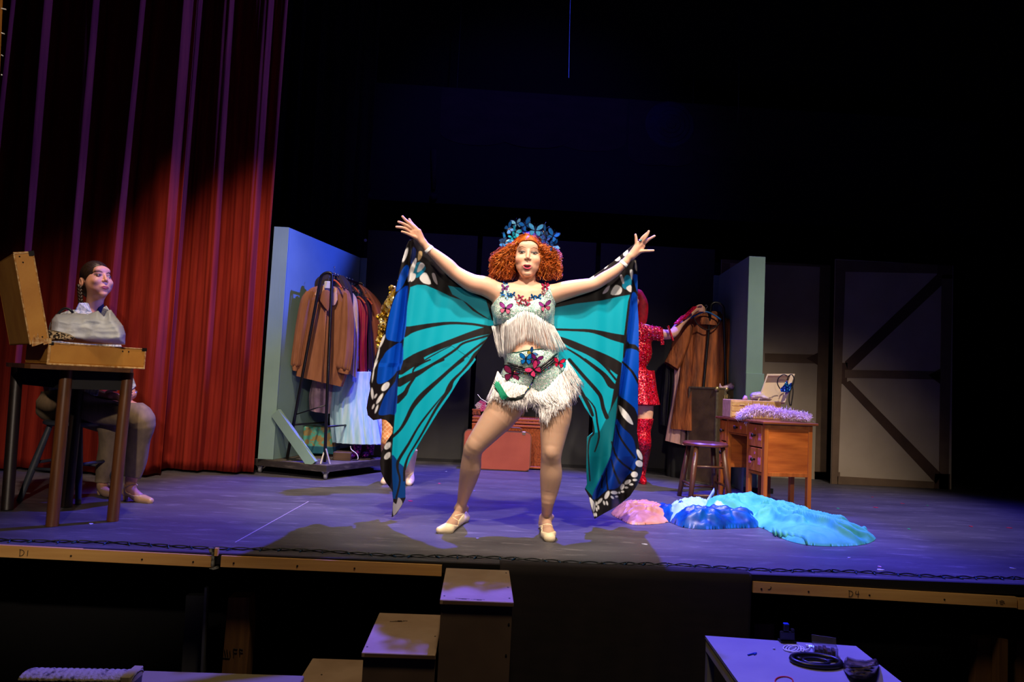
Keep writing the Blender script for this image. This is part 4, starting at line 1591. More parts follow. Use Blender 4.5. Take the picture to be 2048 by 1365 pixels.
mb.build('ring', [mat('silver', (220, 220, 225), 0.25, 0.9), mat('turquoise', (20, 150, 140), 0.3)], PERF, True)

# ballet slippers
M_slip = mat('cream_leather', (232, 212, 176), 0.55)
slipL = [ZL([(20, 1275), (20, 1205), (95, 1165), (125, 1150), (170, 1160), (222, 1172), (230, 1130), (262, 1085), (292, 1055), (325, 1100), (325, 1160), (240, 1190), (205, 1240), (190, 1280)])]
garment('slipper', slipL, 0.0045, M_slip)
slipR = [ZL([(870, 1330), (868, 1175), (905, 1168), (902, 1220), (950, 1232), (1012, 1215), (1075, 1290), (1060, 1340)])]
garment('slipper', slipR, 0.0045, M_slip)


def strap(pts):
    P_ = [on(tree, *zx(ZL, *p), 0.003, None) for p in pts]
    P_ = np.array([p for p in P_ if p is not None])
    d = np.array([0, 0, 0.004])
    A = np.stack([P_ - d, P_ + d])
    mb = MB()
    mb.grid(A)
    mb.build('slipper_strap', M_slip, PERF, True, solid=0.003)


strap([(150, 1082), (175, 1100), (200, 1118), (228, 1135), (250, 1150)])
strap([(160, 1100), (200, 1095), (245, 1085), (288, 1075)])
strap([(890, 1180), (910, 1168), (940, 1162), (970, 1166), (984, 1180)])

# ---- hair
HB = Solid(axis(float(S(965, 520)[0]), float(S(1140, 520)[0]), 0.004, 0.004), axis(4.02, 4.36, 0.004, 0.004), axis(float(S(1050, 590)[2]), float(S(1050, 455)[2]), 0.004, 0.004))
HB.ell(S(1056, 500, 0.045), (0.098, 0.112, 0.112), 0.02)
for x, y, r_, d_ in ((1010, 520, 0.055, 0.05), (998, 542, 0.058, 0.06), (1014, 550, 0.038, 0.04), (1022, 500, 0.045, 0.04), (1024, 534, 0.045, 0.03),
                     (1098, 512, 0.052, 0.05), (1108, 538, 0.058, 0.06), (1096, 550, 0.038, 0.04), (1088, 498, 0.045, 0.04), (1086, 534, 0.042, 0.03), (1055, 545, 0.09, 0.13)):
    HB.ell(S(x, y, d_), (r_, r_ * 1.1, r_ * 1.05), 0.03)
hxp, hyp = HB.pixels()
facep = ZH([(480, 620), (472, 520), (500, 430), (560, 385), (640, 355), (720, 365), (790, 420), (830, 500), (842, 600), (815, 700), (790, 760), (800, 900), (760, 1000), (480, 1000), (455, 860), (475, 760)])
cut = (HB.ax[1][None, :, None] < YP + 0.055) & np.ones(HB.F.shape, bool)
sd = np.full(HB.F.shape, -1.0, np.float32)
near = cut & (hxp > 1020) & (hxp < 1092) & (hyp > 478)
sd[near] = -polysd(hxp[near], hyp[near], np.array(facep)) * KP
HF = np.where(near, np.maximum(HB.F, sd), HB.F)
Xh, Yh, Zh = np.meshgrid(*HB.ax, indexing='ij')
HF = HF + 0.006 * np.sin(Xh * 190) * np.sin(Zh * 170 + Xh * 60) * np.sin(Yh * 160) + 0.004
V, Q = HB.surface(HF.astype(np.float32))
M_hair = mat('ginger_hair', (150, 66, 10), 0.6, c2=(84, 32, 4), scale=(120, 120, 120), spec=0.2)
M_hair2 = mat('ginger_curl', (214, 104, 22), 0.42, c2=(128, 50, 6), scale=(34, 34, 34), spec=0.4)
hair = link_mesh('hair', V, Q, M_hair, PERF, True)
r = np.random.RandomState(12)
mb = MB()
HM = [mat('curl_dark', (150, 62, 10), 0.45, spec=0.3), M_hair2, mat('curl_bright', (226, 128, 44), 0.4, spec=0.5)]
for i in range(1500):
    left = r.rand() < 0.5
    if left:
        zend = (470 - 340 * r.rand() ** 0.8, 470 + 430 * r.rand())
        a = (640 - 90 * r.rand(), 290 + 25 * r.rand())
        mid = (470 - 60 * r.rand(), 390 + 40 * r.rand())
        if zend[0] < 220 and zend[1] < 560:
            zend = (zend[0] + 120, zend[1])
        zend = (max(zend[0], 130 + max(0, 620 - zend[1]) * 0.8), zend[1])
    else:
        zend = (800 + 310 * r.rand() ** 0.8, 440 + 460 * r.rand())
        a = (640 + 110 * r.rand(), 290 + 25 * r.rand())
        mid = (820 + 60 * r.rand(), 400 + 40 * r.rand())
        zend = (min(zend[0], 1130 - max(0, 600 - zend[1]) * 0.8), zend[1])
    dpt = r.uniform(-0.045, 0.10)
    wr = 0.006 + 0.010 * r.rand()
    xm = mid[0] + (zend[0] - mid[0]) * 0.75
    lat = abs(zend[0] - mid[0]) / 330
    g = [zx(ZH, *a), zx(ZH, mid[0], mid[1] - 10 * r.rand()), zx(ZH, mid[0] + (zend[0] - mid[0]) * 0.72 + r.normal(0, 12), mid[1] + min(150 * lat + 40 * r.rand(), (zend[1] - mid[1]) * 0.5)), zx(ZH, *zend)]
    mb.cur = int(r.choice([0, 1, 1, 2]))
    ds = [-0.02 + 0.04 * r.rand(), dpt * 0.6, dpt, dpt + 0.01]
    path = [P(q[0], q[1], YP + d_) for q, d_ in zip(g, ds)]
    path = smooth(path, 24)
    n = len(path)
    ph = r.uniform(0, 6.28)
    turns = (5 + 4.5 * r.rand()) * r.choice([-1, 1])
    out = []
    for k, p in enumerate(path):
        t = k / (n - 1)
        am = wr * min(1, max(0, (t - 0.05) * 2.2))
        out.append(p + np.array([am * math.cos(turns * 6.28 * t + ph), am * math.sin(turns * 6.28 * t + ph), am * 0.6 * math.sin(turns * 6.28 * t + ph + 1)]))
    rr = np.linspace(0.0023, 0.0011, n)
    mb.tube(out, rr, n=3)
mb.build('curls', HM, PERF, True)
# waves swept from the parting along the hairline
mb = MB()
lineR = [(625, 345), (700, 350), (770, 385), (820, 455), (848, 540), (858, 640)]
lineL = [(625, 345), (560, 372), (510, 415), (482, 480), (468, 570), (462, 660)]
for i in range(150):
    ln = lineR if i % 5 < 3 else lineL
    sg = 1 if ln is lineR else -1
    h = r.rand()
    path = []
    for k, q in enumerate(ln):
        wv = 9 * math.sin(k * 1.5 + h * 2)
        c = (640, 560)
        dx, dy = q[0] - c[0], q[1] - c[1]
        L_ = math.hypot(dx, dy)
        g = (q[0] + dx / L_ * (h * 85 + wv), q[1] + dy / L_ * (h * 85 + wv))
        z_ = zx(ZH, *g)
        path.append(on(tree, z_[0], z_[1], 0.010 + 0.006 * r.rand() + 0.006 * math.sin(h * 3.1), YP - 0.03 + 0.05 * k / 5))
    path = [p if p[1] < YP + 0.06 else P(*proj(p), YP + 0.06) for p in path]
    mb.tube(smooth(path, 5), np.linspace(0.0036, 0.0018, 26), n=5)
mb.build('curls', M_hair2, PERF, True)

# ---- butterfly crown
Mb = mat('crown_wire', (30, 60, 110), 0.3, 0.7)
crown = MB()
arc = [S(x, y, 0.02) for x, y in smooth([zx(ZH, *p) for p in ((380, 420), (430, 330), (520, 262), (640, 235), (760, 262), (870, 340), (930, 420))], 5)]
crown.tube(arc, 0.004, n=6)
for a, e in (((560, 280), (690, 90)), ((840, 200), (900, 100)), ((880, 200), (945, 160)), ((330, 300), (300, 245)), ((500, 300), (650, 245)), ((990, 290), (1050, 240))):
    crown.tube([S(*zx(ZH, *a), 0.0), S(*zx(ZH, *e), -0.03)], 0.0022, n=5)
CRW = crown.build('butterfly_crown', Mb, PERF, True)
for x, y, s, f, tl, yw, c in ((345, 360, 150, 0.5, -0.2, 0.4, (30, 140, 220)), (300, 380, 110, 1.4, 0.3, 0.8, (40, 120, 200)), (395, 190, 130, 0.9, 0.2, 0.5, (30, 120, 215)), (500, 120, 120, -0.2, 0.4, -0.3, (120, 190, 235)),
                              (480, 235, 130, 0.3, 0.1, 0.6, (20, 170, 215)), (620, 140, 150, -0.6, 0.2, 0.2, (20, 90, 170)), (590, 210, 110, 0.9, -0.2, 0.7, (50, 60, 170)), (755, 215, 165, 0.05, 0.0, 0.0, (60, 140, 200)),
                              (880, 250, 150, -0.5, 0.2, -0.8, (30, 110, 190)), (900, 345, 110, 0.4, 0.1, -0.5, (60, 90, 190)), (1000, 290, 150, 0.5, 0.1, -0.4, (30, 110, 200)), (1020, 415, 115, 1.3, 0.1, -0.2, (30, 120, 225)),
                              (930, 500, 105, 0.1, 0.2, -0.4, (40, 90, 200)), (440, 300, 90, -0.7, 0.1, 0.2, (30, 190, 220)), (950, 400, 90, -0.3, 0.1, 0.2, (30, 90, 190))):
    butterfly('butterfly', S(*zx(ZH, x, y), -0.01 - 0.03 * r.rand()), s / 6.825 * KP * 0.92, CRW, c, f, tl, 0.45, edge=(14, 24, 60), yaw=yw)

# ---- wings
TEAL, BLU, BK, WH = (0, 166, 194), (0, 80, 204), (26, 22, 24), (235, 235, 238)
M_wing = mat('printed_satin', (128, 128, 128), 0.5, attr='Col', spec=0.25)


def sst(x, a, b):
    t = np.clip((x - a) / (b - a), 0, 1)
    return t * t * (3 - 2 * t)


outL = ZA([(480, 100), (455, 150), (440, 200), (410, 300), (385, 400), (345, 600), (290, 800), (250, 950), (225, 1030), (190, 1130), (150, 1230), (132, 1340)]) + \
    ZB([(95, 100), (80, 190), (85, 240), (65, 330), (55, 400), (65, 460), (110, 500), (170, 490), (215, 500), (250, 530), (272, 560), (268, 610), (225, 670), (180, 760), (165, 850), (175, 930), (210, 1010), (265, 1080), (275, 1170), (262, 1305), (300, 1280), (350, 1200), (376, 1150), (374, 920), (430, 800), (520, 640), (650, 430), (740, 300), (830, 150), (900, 80), (960, 0)]) + \
    ZA([(1120, 1250), (1200, 1130), (1290, 1000)]) + [(1000, 655), (1000, 600), (985, 585), (943, 566), (912, 548), (876, 515), (857, 497), (846, 484), (834, 475)]
foldL = np.array(ZA([(520, 100), (500, 300), (485, 480), (470, 650), (450, 860), (425, 1060), (405, 1300)]) + ZB([(330, 60), (310, 250), (290, 420), (270, 600), (262, 800), (268, 1300)]))
opsL = [('poly', ZA([(490, 560), (560, 535), (640, 540), (760, 590), (880, 650), (1000, 690), (1100, 790), (1200, 850), (1330, 905), (1330, 1000), (1330, 1365), (404, 1365), (440, 930), (460, 750)]), TEAL),
        ('poly', ZA([(860, 545), (1000, 570), (1230, 690), (1290, 890), (1150, 800), (1040, 710), (900, 630)]), TEAL),
        ('poly', ZB([(340, -20), (1200, -20), (960, 100), (700, 420), (430, 840), (375, 930), (262, 800), (290, 440), (320, 150)]), TEAL),
        ('poly', ZB([(262, 790), (320, 850), (372, 915), (385, 1150), (270, 1175), (265, 1000)]), (2, 60, 130)),
        ('poly', ZB([(274, 620), (225, 660), (150, 760), (150, 870), (175, 960), (275, 1100), (266, 960), (264, 700)]), BK),
        ('poly', ZB([(280, 1150), (380, 1140), (350, 1220), (300, 1300), (255, 1320), (262, 1160)]), BK),
        ('poly', ZB([(318, 1140), (352, 1192), (300, 1268), (276, 1290), (272, 1180), (300, 1195)]), (150, 146, 156)),
        # veins
        ('line', ZA([(1330, 975, 40), (1280, 975, 40), (1130, 1010, 34), (900, 1092, 30), (700, 1172, 32), (540, 1248, 40), (400, 1342, 45)]), BK),
        ('line', ZA([(1330, 955, 15), (1280, 955, 15), (1160, 930, 12), (1060, 917, 12), (880, 910, 14), (700, 930, 20), (560, 958, 28), (480, 980, 38), (430, 995, 55)]), BK),
        ('line', ZA([(1290, 1020, 10), (1120, 1070, 11), (1000, 1110, 11), (930, 1170, 12), (780, 1270, 13), (620, 1365, 14), (600, 1380, 14)]), BK),
        ('line', ZA([(890, 1130, 4), (700, 1230, 6), (560, 1320, 8), (520, 1365, 9)]), BK),
        ('line', ZA([(890, 1130, 2), (1060, 1245, 3)]), (0, 70, 70)),
        ('line', ZA([(1250, 1062, 8), (1170, 1120, 11), (1080, 1190, 13), (960, 1290, 14), (880, 1365, 15)]), BK),
        ('line', ZA([(1300, 990, 16), (1235, 1085, 16), (1180, 1170, 22), (1120, 1222, 20), (1060, 1300, 10), (1005, 1365, 10)]), BK),
        ('line', ZB([(500, 0, 32), (420, 35, 34), (335, 85, 40)]), BK), ('line', ZB([(580, 0, 7), (510, 30, 8), (450, 70, 8), (435, 110, 6)]), BK),
        ('line', ZB([(690, 0, 10), (600, 40, 12), (500, 100, 20), (420, 140, 28), (325, 190, 34)]), BK), ('line', ZB([(450, 150, 9), (400, 220, 14), (370, 280, 20), (305, 335, 30)]), BK),
        ('line', ZB([(850, 0, 14), (760, 70, 14), (660, 160, 16), (560, 250, 20), (490, 320, 22), (430, 400, 18), (380, 500, 15), (330, 580, 12), (262, 645, 12)]), BK),
        ('line', ZB([(930, 0, 9), (850, 90, 9), (770, 170, 13), (740, 230, 22), (700, 300, 14), (620, 420, 11), (520, 600, 9), (460, 700, 8), (400, 800, 8), (370, 900, 12), (365, 1000, 8)]), BK),
        ('line', ZB([(710, 265, 3), (640, 350, 6), (560, 450, 8), (480, 560, 9), (400, 700, 11), (320, 830, 13), (310, 900, 10), (330, 1000, 8), (300, 1140, 8)]), BK),
        # blue cells
        ('poly', ZA([(470, 350), (475, 420), (440, 500), (400, 570), (350, 600), (370, 500), (400, 410), (440, 350)]), BLU),
        ('poly', ZA([(465, 545), (465, 650), (430, 1058), (300, 1080), (255, 1050), (260, 960), (300, 780), (350, 640), (400, 580)]), BLU),
        ('poly', ZA([(412, 1105), (395, 1365), (190, 1365), (230, 1230), (290, 1160)]), BLU),
        ('poly', ZB([(340, -10), (322, 60), (280, 130), (220, 180), (150, 200), (142, 140), (180, -10)]), BLU),
        ('poly', ZB([(312, 110), (300, 430), (250, 450), (160, 458), (165, 400), (210, 290), (290, 180)]), (6, 60, 160)),
        ('poly', ZA([(520, 170), (545, 200), (530, 300), (490, 330), (500, 230)]), (8, 40, 110)),
        # pale spots
        ('ell', (*zx(ZB, 230, 712), 36 / 4.136, 22 / 4.136, -50), WH), ('ell', (*zx(ZB, 228, 795), 36 / 4.136, 21 / 4.136, -50), WH), ('ell', (*zx(ZB, 210, 222), 44 / 4.136, 24 / 4.136, -50), WH),
        ('ell', (*zx(ZB, 163, 322), 50 / 4.136, 13 / 4.136, -58), WH), ('ell', (*zx(ZB, 102, 280), 46 / 4.136, 11 / 4.136, 86), WH), ('ell', (*zx(ZB, 130, 300), 21 / 4.136, 8 / 4.136, -60), WH),
        ('ell', (*zx(ZB, 110, 388), 22 / 4.136, 8 / 4.136, -68), WH), ('ell', (*zx(ZB, 137, 408), 36 / 4.136, 9 / 4.136, -70), WH),
        ('ell', (*zx(ZA, 215, 1090), 68 / 4.875, 13 / 4.875, -66), WH), ('ell', (*zx(ZA, 177, 1212), 60 / 4.875, 8 / 4.875, -77), WH), ('ell', (*zx(ZA, 152, 1318), 45 / 4.875, 7 / 4.875, -65), WH),
        ('ell', (*zx(ZB, 125, 40), 50 / 4.136, 7 / 4.136, -77), WH), ('ell', (*zx(ZB, 108, 130), 50 / 4.136, 6 / 4.136, -82), WH),
        ('ell', (*zx(ZA, 440, 245), 72 / 4.875, 18 / 4.875, -70), WH),
        ('poly', ZA([(545, 330), (600, 318), (642, 375), (600, 440), (545, 468), (508, 425)]), (0, 128, 168)),
        ('poly', ZA([(590, 320), (632, 348), (590, 400), (555, 408)]), WH), ('poly', ZA([(580, 470), (620, 420), (655, 430), (692, 527), (620, 520)]), WH),
        ('poly', ZA([(537, 280), (552, 300), (530, 380), (492, 490), (468, 502), (480, 400)]), WH), ('poly', ZA([(505, 430), (542, 430), (535, 480), (494, 506)]), WH),
        ('poly', ZA([(700, 430), (730, 430), (756, 532), (720, 500)]), (200, 190, 190)), ('poly', ZA([(572, 215), (606, 215), (600, 270), (565, 300)]), (190, 160, 110))]  # first patch is white print, greyed to carry the shadow on it


def rounded(ops):
    out = []
    for op in ops:
        if op[0] == 'line':
            out.append(('line', smooth(op[1], 3), op[2]))
        elif op[0] == 'poly' and op[2] not in (TEAL, BK, (0, 104, 120)):
            out.append(('poly', smooth([p[:2] for p in op[1]], 3, closed=True), op[2]))
        else:
            out.append(op)
    return out


def fold_u(px, py, fold):
    xf = np.interp(py, fold[:, 1], fold[:, 0])
    return px - xf


def depL(px, py):
    u = fold_u(px, py, foldL)
    v = (py - 480) / 560
    inner = YP + 0.035 + 0.03 * sst(u, 0, 120) + 0.010 * np.sin(u / 9 + v * 5) * sst(u, -2, 14) * (1 - sst(u, 40, 150)) + 0.006 * vnoise(px / 30, py / 60, 3)
    inner = inner + 0.10 * v * (1 - sst(u, 0, 160)) - 0.02
    w_ = np.clip(-u / 60, 0, 1)
    outer = inner + 0.10 - 0.07 * np.sin(np.clip(w_, 0, 1) * PI) + 0.03 * w_ + 0.010 * np.sin(u / 5 + v * 9)
    return inner + (outer - inner) * sst(-u, 0, 5)


cloth('wing', outL, depL, M_wing, PERF, 0.85, rounded(opsL), BK, 0.0012, label='satin butterfly wing in teal, royal blue and black hung from the raised arm on the left')
outR = ZC([(470, 480), (590, 400), (700, 320), (820, 220), (960, 100), (975, 110), (940, 150), (930, 200), (925, 290), (945, 300), (952, 400), (955, 560), (950, 700), (962, 900), (965, 1360)]) + \
    ZD([(730, 100), (728, 400), (725, 480), (720, 600), (740, 740), (770, 800), (766, 880), (755, 960), (720, 1040), (660, 1130), (560, 1210), (450, 1270), (368, 1318), (340, 1230), (320, 1130), (288, 1070), (305, 1030), (300, 900), (305, 640), (355, 600), (350, 490), (290, 400), (260, 340), (190, 220)]) + \
    [(1128, 745), (1105, 700), (1095, 650), (1098, 610), (1112, 590), (1140, 575), (1165, 565)]
foldR = np.array(ZC([(915, 290), (900, 400), (880, 700), (850, 1000), (802, 1360)]) + ZD([(560, 300), (540, 500), (500, 800), (460, 900), (380, 1080), (340, 1300)]))
TEAL_SHADE = (0, 104, 120)  # teal print in shade, the darkening is put into the colour
opsR = [('poly', ZC([(140, 760), (350, 720), (600, 690), (780, 650), (878, 632), (858, 700), (820, 1020), (800, 1380), (100, 1380), (100, 760)]), TEAL),
        ('poly', ZD([(600, -20), (530, 230), (500, 400), (470, 480), (410, 600), (300, 640), (200, 400), (0, 200), (0, -20)]), TEAL),
        ('poly', ZD([(300, 640), (360, 605), (410, 600), (470, 480), (560, 300), (545, 500), (500, 800), (460, 900), (380, 1060), (350, 1130), (290, 1060)]), TEAL_SHADE),
        ('line', ZC([(100, 970, 12), (300, 977, 12), (480, 985, 16), (600, 1010, 24), (700, 1040, 33), (830, 1070, 42)]), BK),
        ('line', ZC([(150, 1040, 12), (200, 1062, 20), (300, 1110, 34), (440, 1170, 36), (580, 1230, 38), (700, 1290, 42), (800, 1365, 55)]), BK),
        ('line', ZC([(240, 1145, 7), (380, 1230, 11), (500, 1320, 13), (560, 1370, 14)]), BK), ('line', ZC([(440, 1200, 7), (560, 1270, 9), (640, 1340, 11), (675, 1370, 12)]), BK),
        ('line', ZD([(400, -30, 34), (500, 30, 42), (570, 80, 45)]), BK), ('line', ZD([(390, 0, 8), (450, 50, 9), (545, 165, 9)]), BK),
        ('line', ZD([(290, 0, 12), (370, 60, 14), (450, 130, 20), (500, 200, 28), (535, 225, 20)]), BK), ('line', ZD([(160, 0, 14), (230, 80, 14), (300, 160, 15), (380, 250, 16), (420, 310, 16), (440, 400, 16), (470, 475, 18)]), BK),
        ('line', ZD([(240, 230, 14), (320, 380, 16), (352, 460, 12)]), BK), ('line', ZD([(300, 310, 4), (370, 400, 7), (390, 520, 8), (405, 640, 8), (370, 760, 6)]), BK),
        ('line', ZD([(345, 480, 6), (362, 600, 8), (330, 650, 7), (315, 760, 6), (330, 1000, 6)]), BK),
        ('poly', ZC([(905, 440), (948, 440), (950, 560), (946, 600), (910, 480)]), BLU), ('poly', ZC([(893, 625), (945, 640), (980, 900), (980, 1150), (930, 1120), (848, 1080), (868, 820)]), BLU),
        ('poly', ZC([(848, 1160), (980, 1205), (980, 1380), (806, 1380), (820, 1290)]), BLU), ('poly', ZD([(612, -20), (740, -20), (740, 460), (700, 400), (620, 330), (572, 285), (590, 100)]), BLU),
        ('line', ZD([(600, 20, 8), (680, 100, 10), (735, 200, 10)]), BK),
        ('poly', ZD([(568, 378), (610, 408), (660, 470), (688, 537), (640, 512), (590, 450)]), WH),
        ('poly', ZD([(545, 490), (600, 560), (680, 640), (710, 740), (722, 840), (690, 920), (640, 960), (560, 1060), (470, 1080), (380, 1155), (350, 1122), (430, 950), (500, 800), (530, 650)]), (2, 52, 150)),
        ('line', ZD([(545, 540, 6), (590, 660, 8), (700, 810, 10)]), BK), ('line', ZD([(510, 680, 6), (560, 820, 8), (690, 925, 9)]), BK), ('line', ZD([(510, 830, 5), (530, 920, 8), (575, 1020, 10)]), BK),
        ('line', ZD([(465, 900, 5), (470, 1000, 6), (480, 1085, 8)]), BK), ('line', ZD([(430, 960, 5), (430, 1060, 6)]), BK),
        ('poly', ZD([(324, 1138), (370, 1188), (372, 1232), (355, 1258)]), WH),
        ('poly', ZC([(820, 470), (850, 440), (890, 470), (888, 540), (850, 545), (840, 582), (800, 550)]), (0, 128, 168)),
        ('poly', ZC([(875, 398), (906, 398), (896, 492)]), WH), ('poly', ZC([(688, 628), (735, 540), (790, 558), (798, 600), (770, 632)]), WH), ('poly', ZC([(843, 560), (887, 540), (890, 607), (850, 588)]), WH),
        ('poly', ZC([(610, 625), (640, 570), (682, 545), (660, 600)]), (190, 180, 200)), ('poly', ZC([(925, 300), (940, 330), (945, 400), (930, 380)]), (190, 180, 160)), ('poly', ZC([(780, 450), (800, 440), (820, 510), (805, 525)]), (190, 180, 190))]
for x, y, a, b, g in ((740, 785, 46, 17, 65), (738, 860, 32, 26, 30), (698, 950, 28, 24, 0), (702, 995, 18, 10, 0), (643, 1012, 30, 16, -30), (672, 1032, 16, 9, 0), (598, 1052, 26, 16, -70), (632, 1058, 14, 9, 0), (600, 1092, 14, 9, 0), (572, 1100, 9, 9, 0),
                      (530, 1100, 28, 14, 5), (550, 1132, 12, 8, 0), (515, 1140, 16, 9, 40), (472, 1120, 36, 16, -65), (448, 1185, 18, 8, 75), (472, 1187, 18, 8, 75), (412, 1170, 30, 12, -50), (384, 1190, 18, 8, 80), (400, 1222, 18, 8, 80), (386, 1238, 16, 7, 80), (366, 1282, 16, 7, 80), (381, 1282, 16, 7, 80)):
    opsR.append(('ell', (*zx(ZD, x, y), a / 4.136, b / 4.136, g), WH))
for x, y, a, b, g in ((835, 225, 34, 20, -60), (755, 280, 30, 25, -20), (645, 360, 27, 8, -48), (500, 468, 32, 12, -32)):
    opsR.append(('ell', (*zx(ZC, x, y), a / 4.875, b / 4.875, g), WH))


def depR(px, py):
    u = -fold_u(px, py, foldR)
    v = (py - 480) / 560
    inner = YP + 0.015 + 0.03 * sst(u, 0, 110) + 0.010 * np.sin(u / 9 + v * 5 + 2) * sst(u, -2, 14) * (1 - sst(u, 30, 120)) + 0.006 * vnoise(px / 30, py / 60, 8)
    inner = inner + 0.10 * v * (1 - sst(u, 0, 140)) - 0.015 + 0.03 * sst(py, 850, 960) * np.sin(px / 7)
    w_ = np.clip(-u / 50, 0, 1)
    outer = inner + 0.10 - 0.075 * np.sin(w_ * PI) + 0.03 * w_ + 0.010 * np.sin(px / 6 + v * 7)
    return inner + (outer - inner) * sst(-u, 0, 4) * sst(py, 520, 560)


cloth('wing', outR, depR, M_wing, PERF, 0.85, rounded(opsR), BK, 0.0012, label='satin butterfly wing in teal, royal blue and black hung from the raised arm on the right')

# ================================================================ left side: table, suitcase, seated woman
d1, d2 = np.array([0.755, 0.656, 0.0]), np.array([-0.656, 0.755, 0.0])
RB = np.column_stack([d1, d2, [0, 0, 1.0]])
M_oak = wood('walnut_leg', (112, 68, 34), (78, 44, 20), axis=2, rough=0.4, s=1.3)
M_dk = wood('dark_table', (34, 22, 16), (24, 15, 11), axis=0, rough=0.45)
t = thing('side_table', (-2.25, 4.0, 0), 'dark wooden table with splayed round legs under the open suitcase', 'table')
ZTOP = 0.828
Mq = P(52, 724, 3.55)
Mq[2] = 0
mb = MB()
pl = [(0.0, 0.03), (0.02, 0.0), (0.47, 0.0), (0.49, 0.02), (0.50, 0.45), (0.46, 0.75), (0.25, 0.86), (0.02, 0.75), (-0.01, 0.45)]
V = [Mq + d1 * a + d2 * b for a, b in pl]
n = len(V)
V = np.array([[v[0], v[1], ZTOP - 0.022] for v in V] + [[v[0], v[1], ZTOP] for v in V])
mb.add(V, [tuple(range(n))[::-1], tuple(range(n, 2 * n))] + [(k, (k + 1) % n, n + (k + 1) % n, n + k) for k in range(n)])
mb.build('table_top', wood('walnut_edge', (104, 66, 36), (74, 44, 22), axis=0, rough=0.4), t)
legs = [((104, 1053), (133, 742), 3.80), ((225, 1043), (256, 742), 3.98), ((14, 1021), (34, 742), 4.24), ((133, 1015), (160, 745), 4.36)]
tops = []
for (bx, by), (tx, ty), Yt in legs:
    g = G(bx, by)
    tp = P(tx, ty, Yt)
    tp[2] = ZTOP - 0.022
    tops.append(tp)
    c = MB()
    c.tube([g, g + (tp - g) * 0.5, tp], [0.030, 0.031, 0.030], n=14)
    autosmooth(c.build('leg', M_oak if by > 1030 else M_dk, t))  # rear pair takes a darker copy of the wood to carry its shade
mb = MB()
for a, b in ((0, 1), (1, 3), (3, 2), (2, 0)):
    mb.bar(tops[a] - [0, 0, 0.05], tops[b] - [0, 0, 0.05], 0.02, 0.10)
mb.build('apron', mat('apron_black', (10, 9, 9), 0.7), t)

# open mustard suitcase
M_case = mat('mustard_case', (206, 146, 58), 0.5, c2=(188, 126, 44), scale=(6, 6, 6), bump=0.0006, bscale=(90, 90, 90))
M_line = mat('worn_case_edge', (226, 190, 130), 0.6, c2=(170, 110, 40), scale=(60, 60, 60))
M_metal = mat('dark_metal', (40, 38, 38), 0.4, 0.7)
N0 = P(95, 720, 3.66)
N0[2] = ZTOP
Ld = 0.46
t = thing('suitcase', N0, 'open mustard suitcase with worn edges on the dark table', 'suitcase')
mb = MB()
W1, W2, Hc = 0.455, 0.62, 0.112
for a, b in (((0, 0, 0.002), (W1, W2, 0.012)), ((0, 0, 0.012), (W1, 0.012, Hc)), ((0, W2 - 0.012, 0.012), (W1, W2, Hc)), ((0, 0.012, 0.012), (0.012, W2 - 0.012, Hc)), ((W1 - 0.012, 0.012, 0.012), (W1, W2 - 0.012, Hc))):
    mb.box(a, b, RB, N0, bev=0.003)
mb.build('base_shell', M_case, t)
mb = MB()
for a, b in (((-0.003, -0.003, 0.0), (W1 + 0.003, 0.004, 0.010)), ((-0.003, -0.004, 0.0), (0.010, 0.004, Hc)), ((W1 - 0.006, -0.004, 0.0), (W1 + 0.003, 0.004, Hc)), ((-0.003, -0.004, Hc - 0.004), (W1 + 0.003, 0.004, Hc + 0.003))):
    mb.box(a, b, RB, N0, bev=0.002)
mb.build('edge_binding', M_line, t)
# the lid stands up along the left side, leaning over to the left
ax_ = -math.radians(13)
Rl = RB @ roty(ax_)
L0 = N0 + np.array([0, 0, Hc + 0.004])
T_ = 0.082
mb = MB()
mb.box((-T_, 0.0, 0), (0.0, 0.012, Ld), Rl, L0, bev=0.003)
mb.box((-T_, W2 - 0.012, 0), (0.0, W2, Ld), Rl, L0, bev=0.003)
mb.box((-T_, 0.012, 0), (-T_ + 0.01, W2 - 0.012, Ld), Rl, L0, bev=0.003)
mb.box((-T_, 0.012, Ld - 0.012), (0.0, W2 - 0.012, Ld), Rl, L0, bev=0.003)
mb.box((-T_, 0.012, 0.0), (0.0, W2 - 0.012, 0.012), Rl, L0, bev=0.003)
mb.build('lid_shell', M_case, t)
mb = MB()
mb.box((-0.004, -0.003, -0.002), (0.003, 0.004, Ld + 0.002), Rl, L0, bev=0.002)
mb.box((-T_ - 0.002, -0.003, Ld - 0.008), (0.003, 0.004, Ld + 0.003), Rl, L0, bev=0.002)
mb.box((-T_ - 0.002, -0.003, -0.002), (-T_ + 0.005, 0.004, Ld + 0.002), Rl, L0, bev=0.002)
mb.build('edge_binding', M_line, t)
mb = MB()
mb.box((-0.02, -0.005, Ld - 0.02), (0.004, -0.001, Ld + 0.005), Rl, L0)
mb.box((W1 - 0.02, -0.006, Hc - 0.012), (W1 + 0.005, -0.002, Hc + 0.005), RB, N0)
mb.box((0.0, -0.006, Hc - 0.010), (0.02, -0.002, Hc + 0.004), RB, N0)
mb.build('corner_clip', M_metal, t)
mb = MB()
for a, h_ in ((-0.055, 0.025), (-0.025, 0.03), (-0.05, Ld - 0.05), (-0.06, Ld - 0.02)):
    mb.ball(L0 + Rl @ np.array([a, -0.002, h_]), 0.004, n=8)
for a in (0.30, 0.33):
    mb.ball(N0 + RB @ np.array([a + 0.04, -0.003, Hc - 0.02]), 0.004, n=8)
mb.build('rivet', M_metal, t, True)
r = np.random.RandomState(2)
mb = MB()
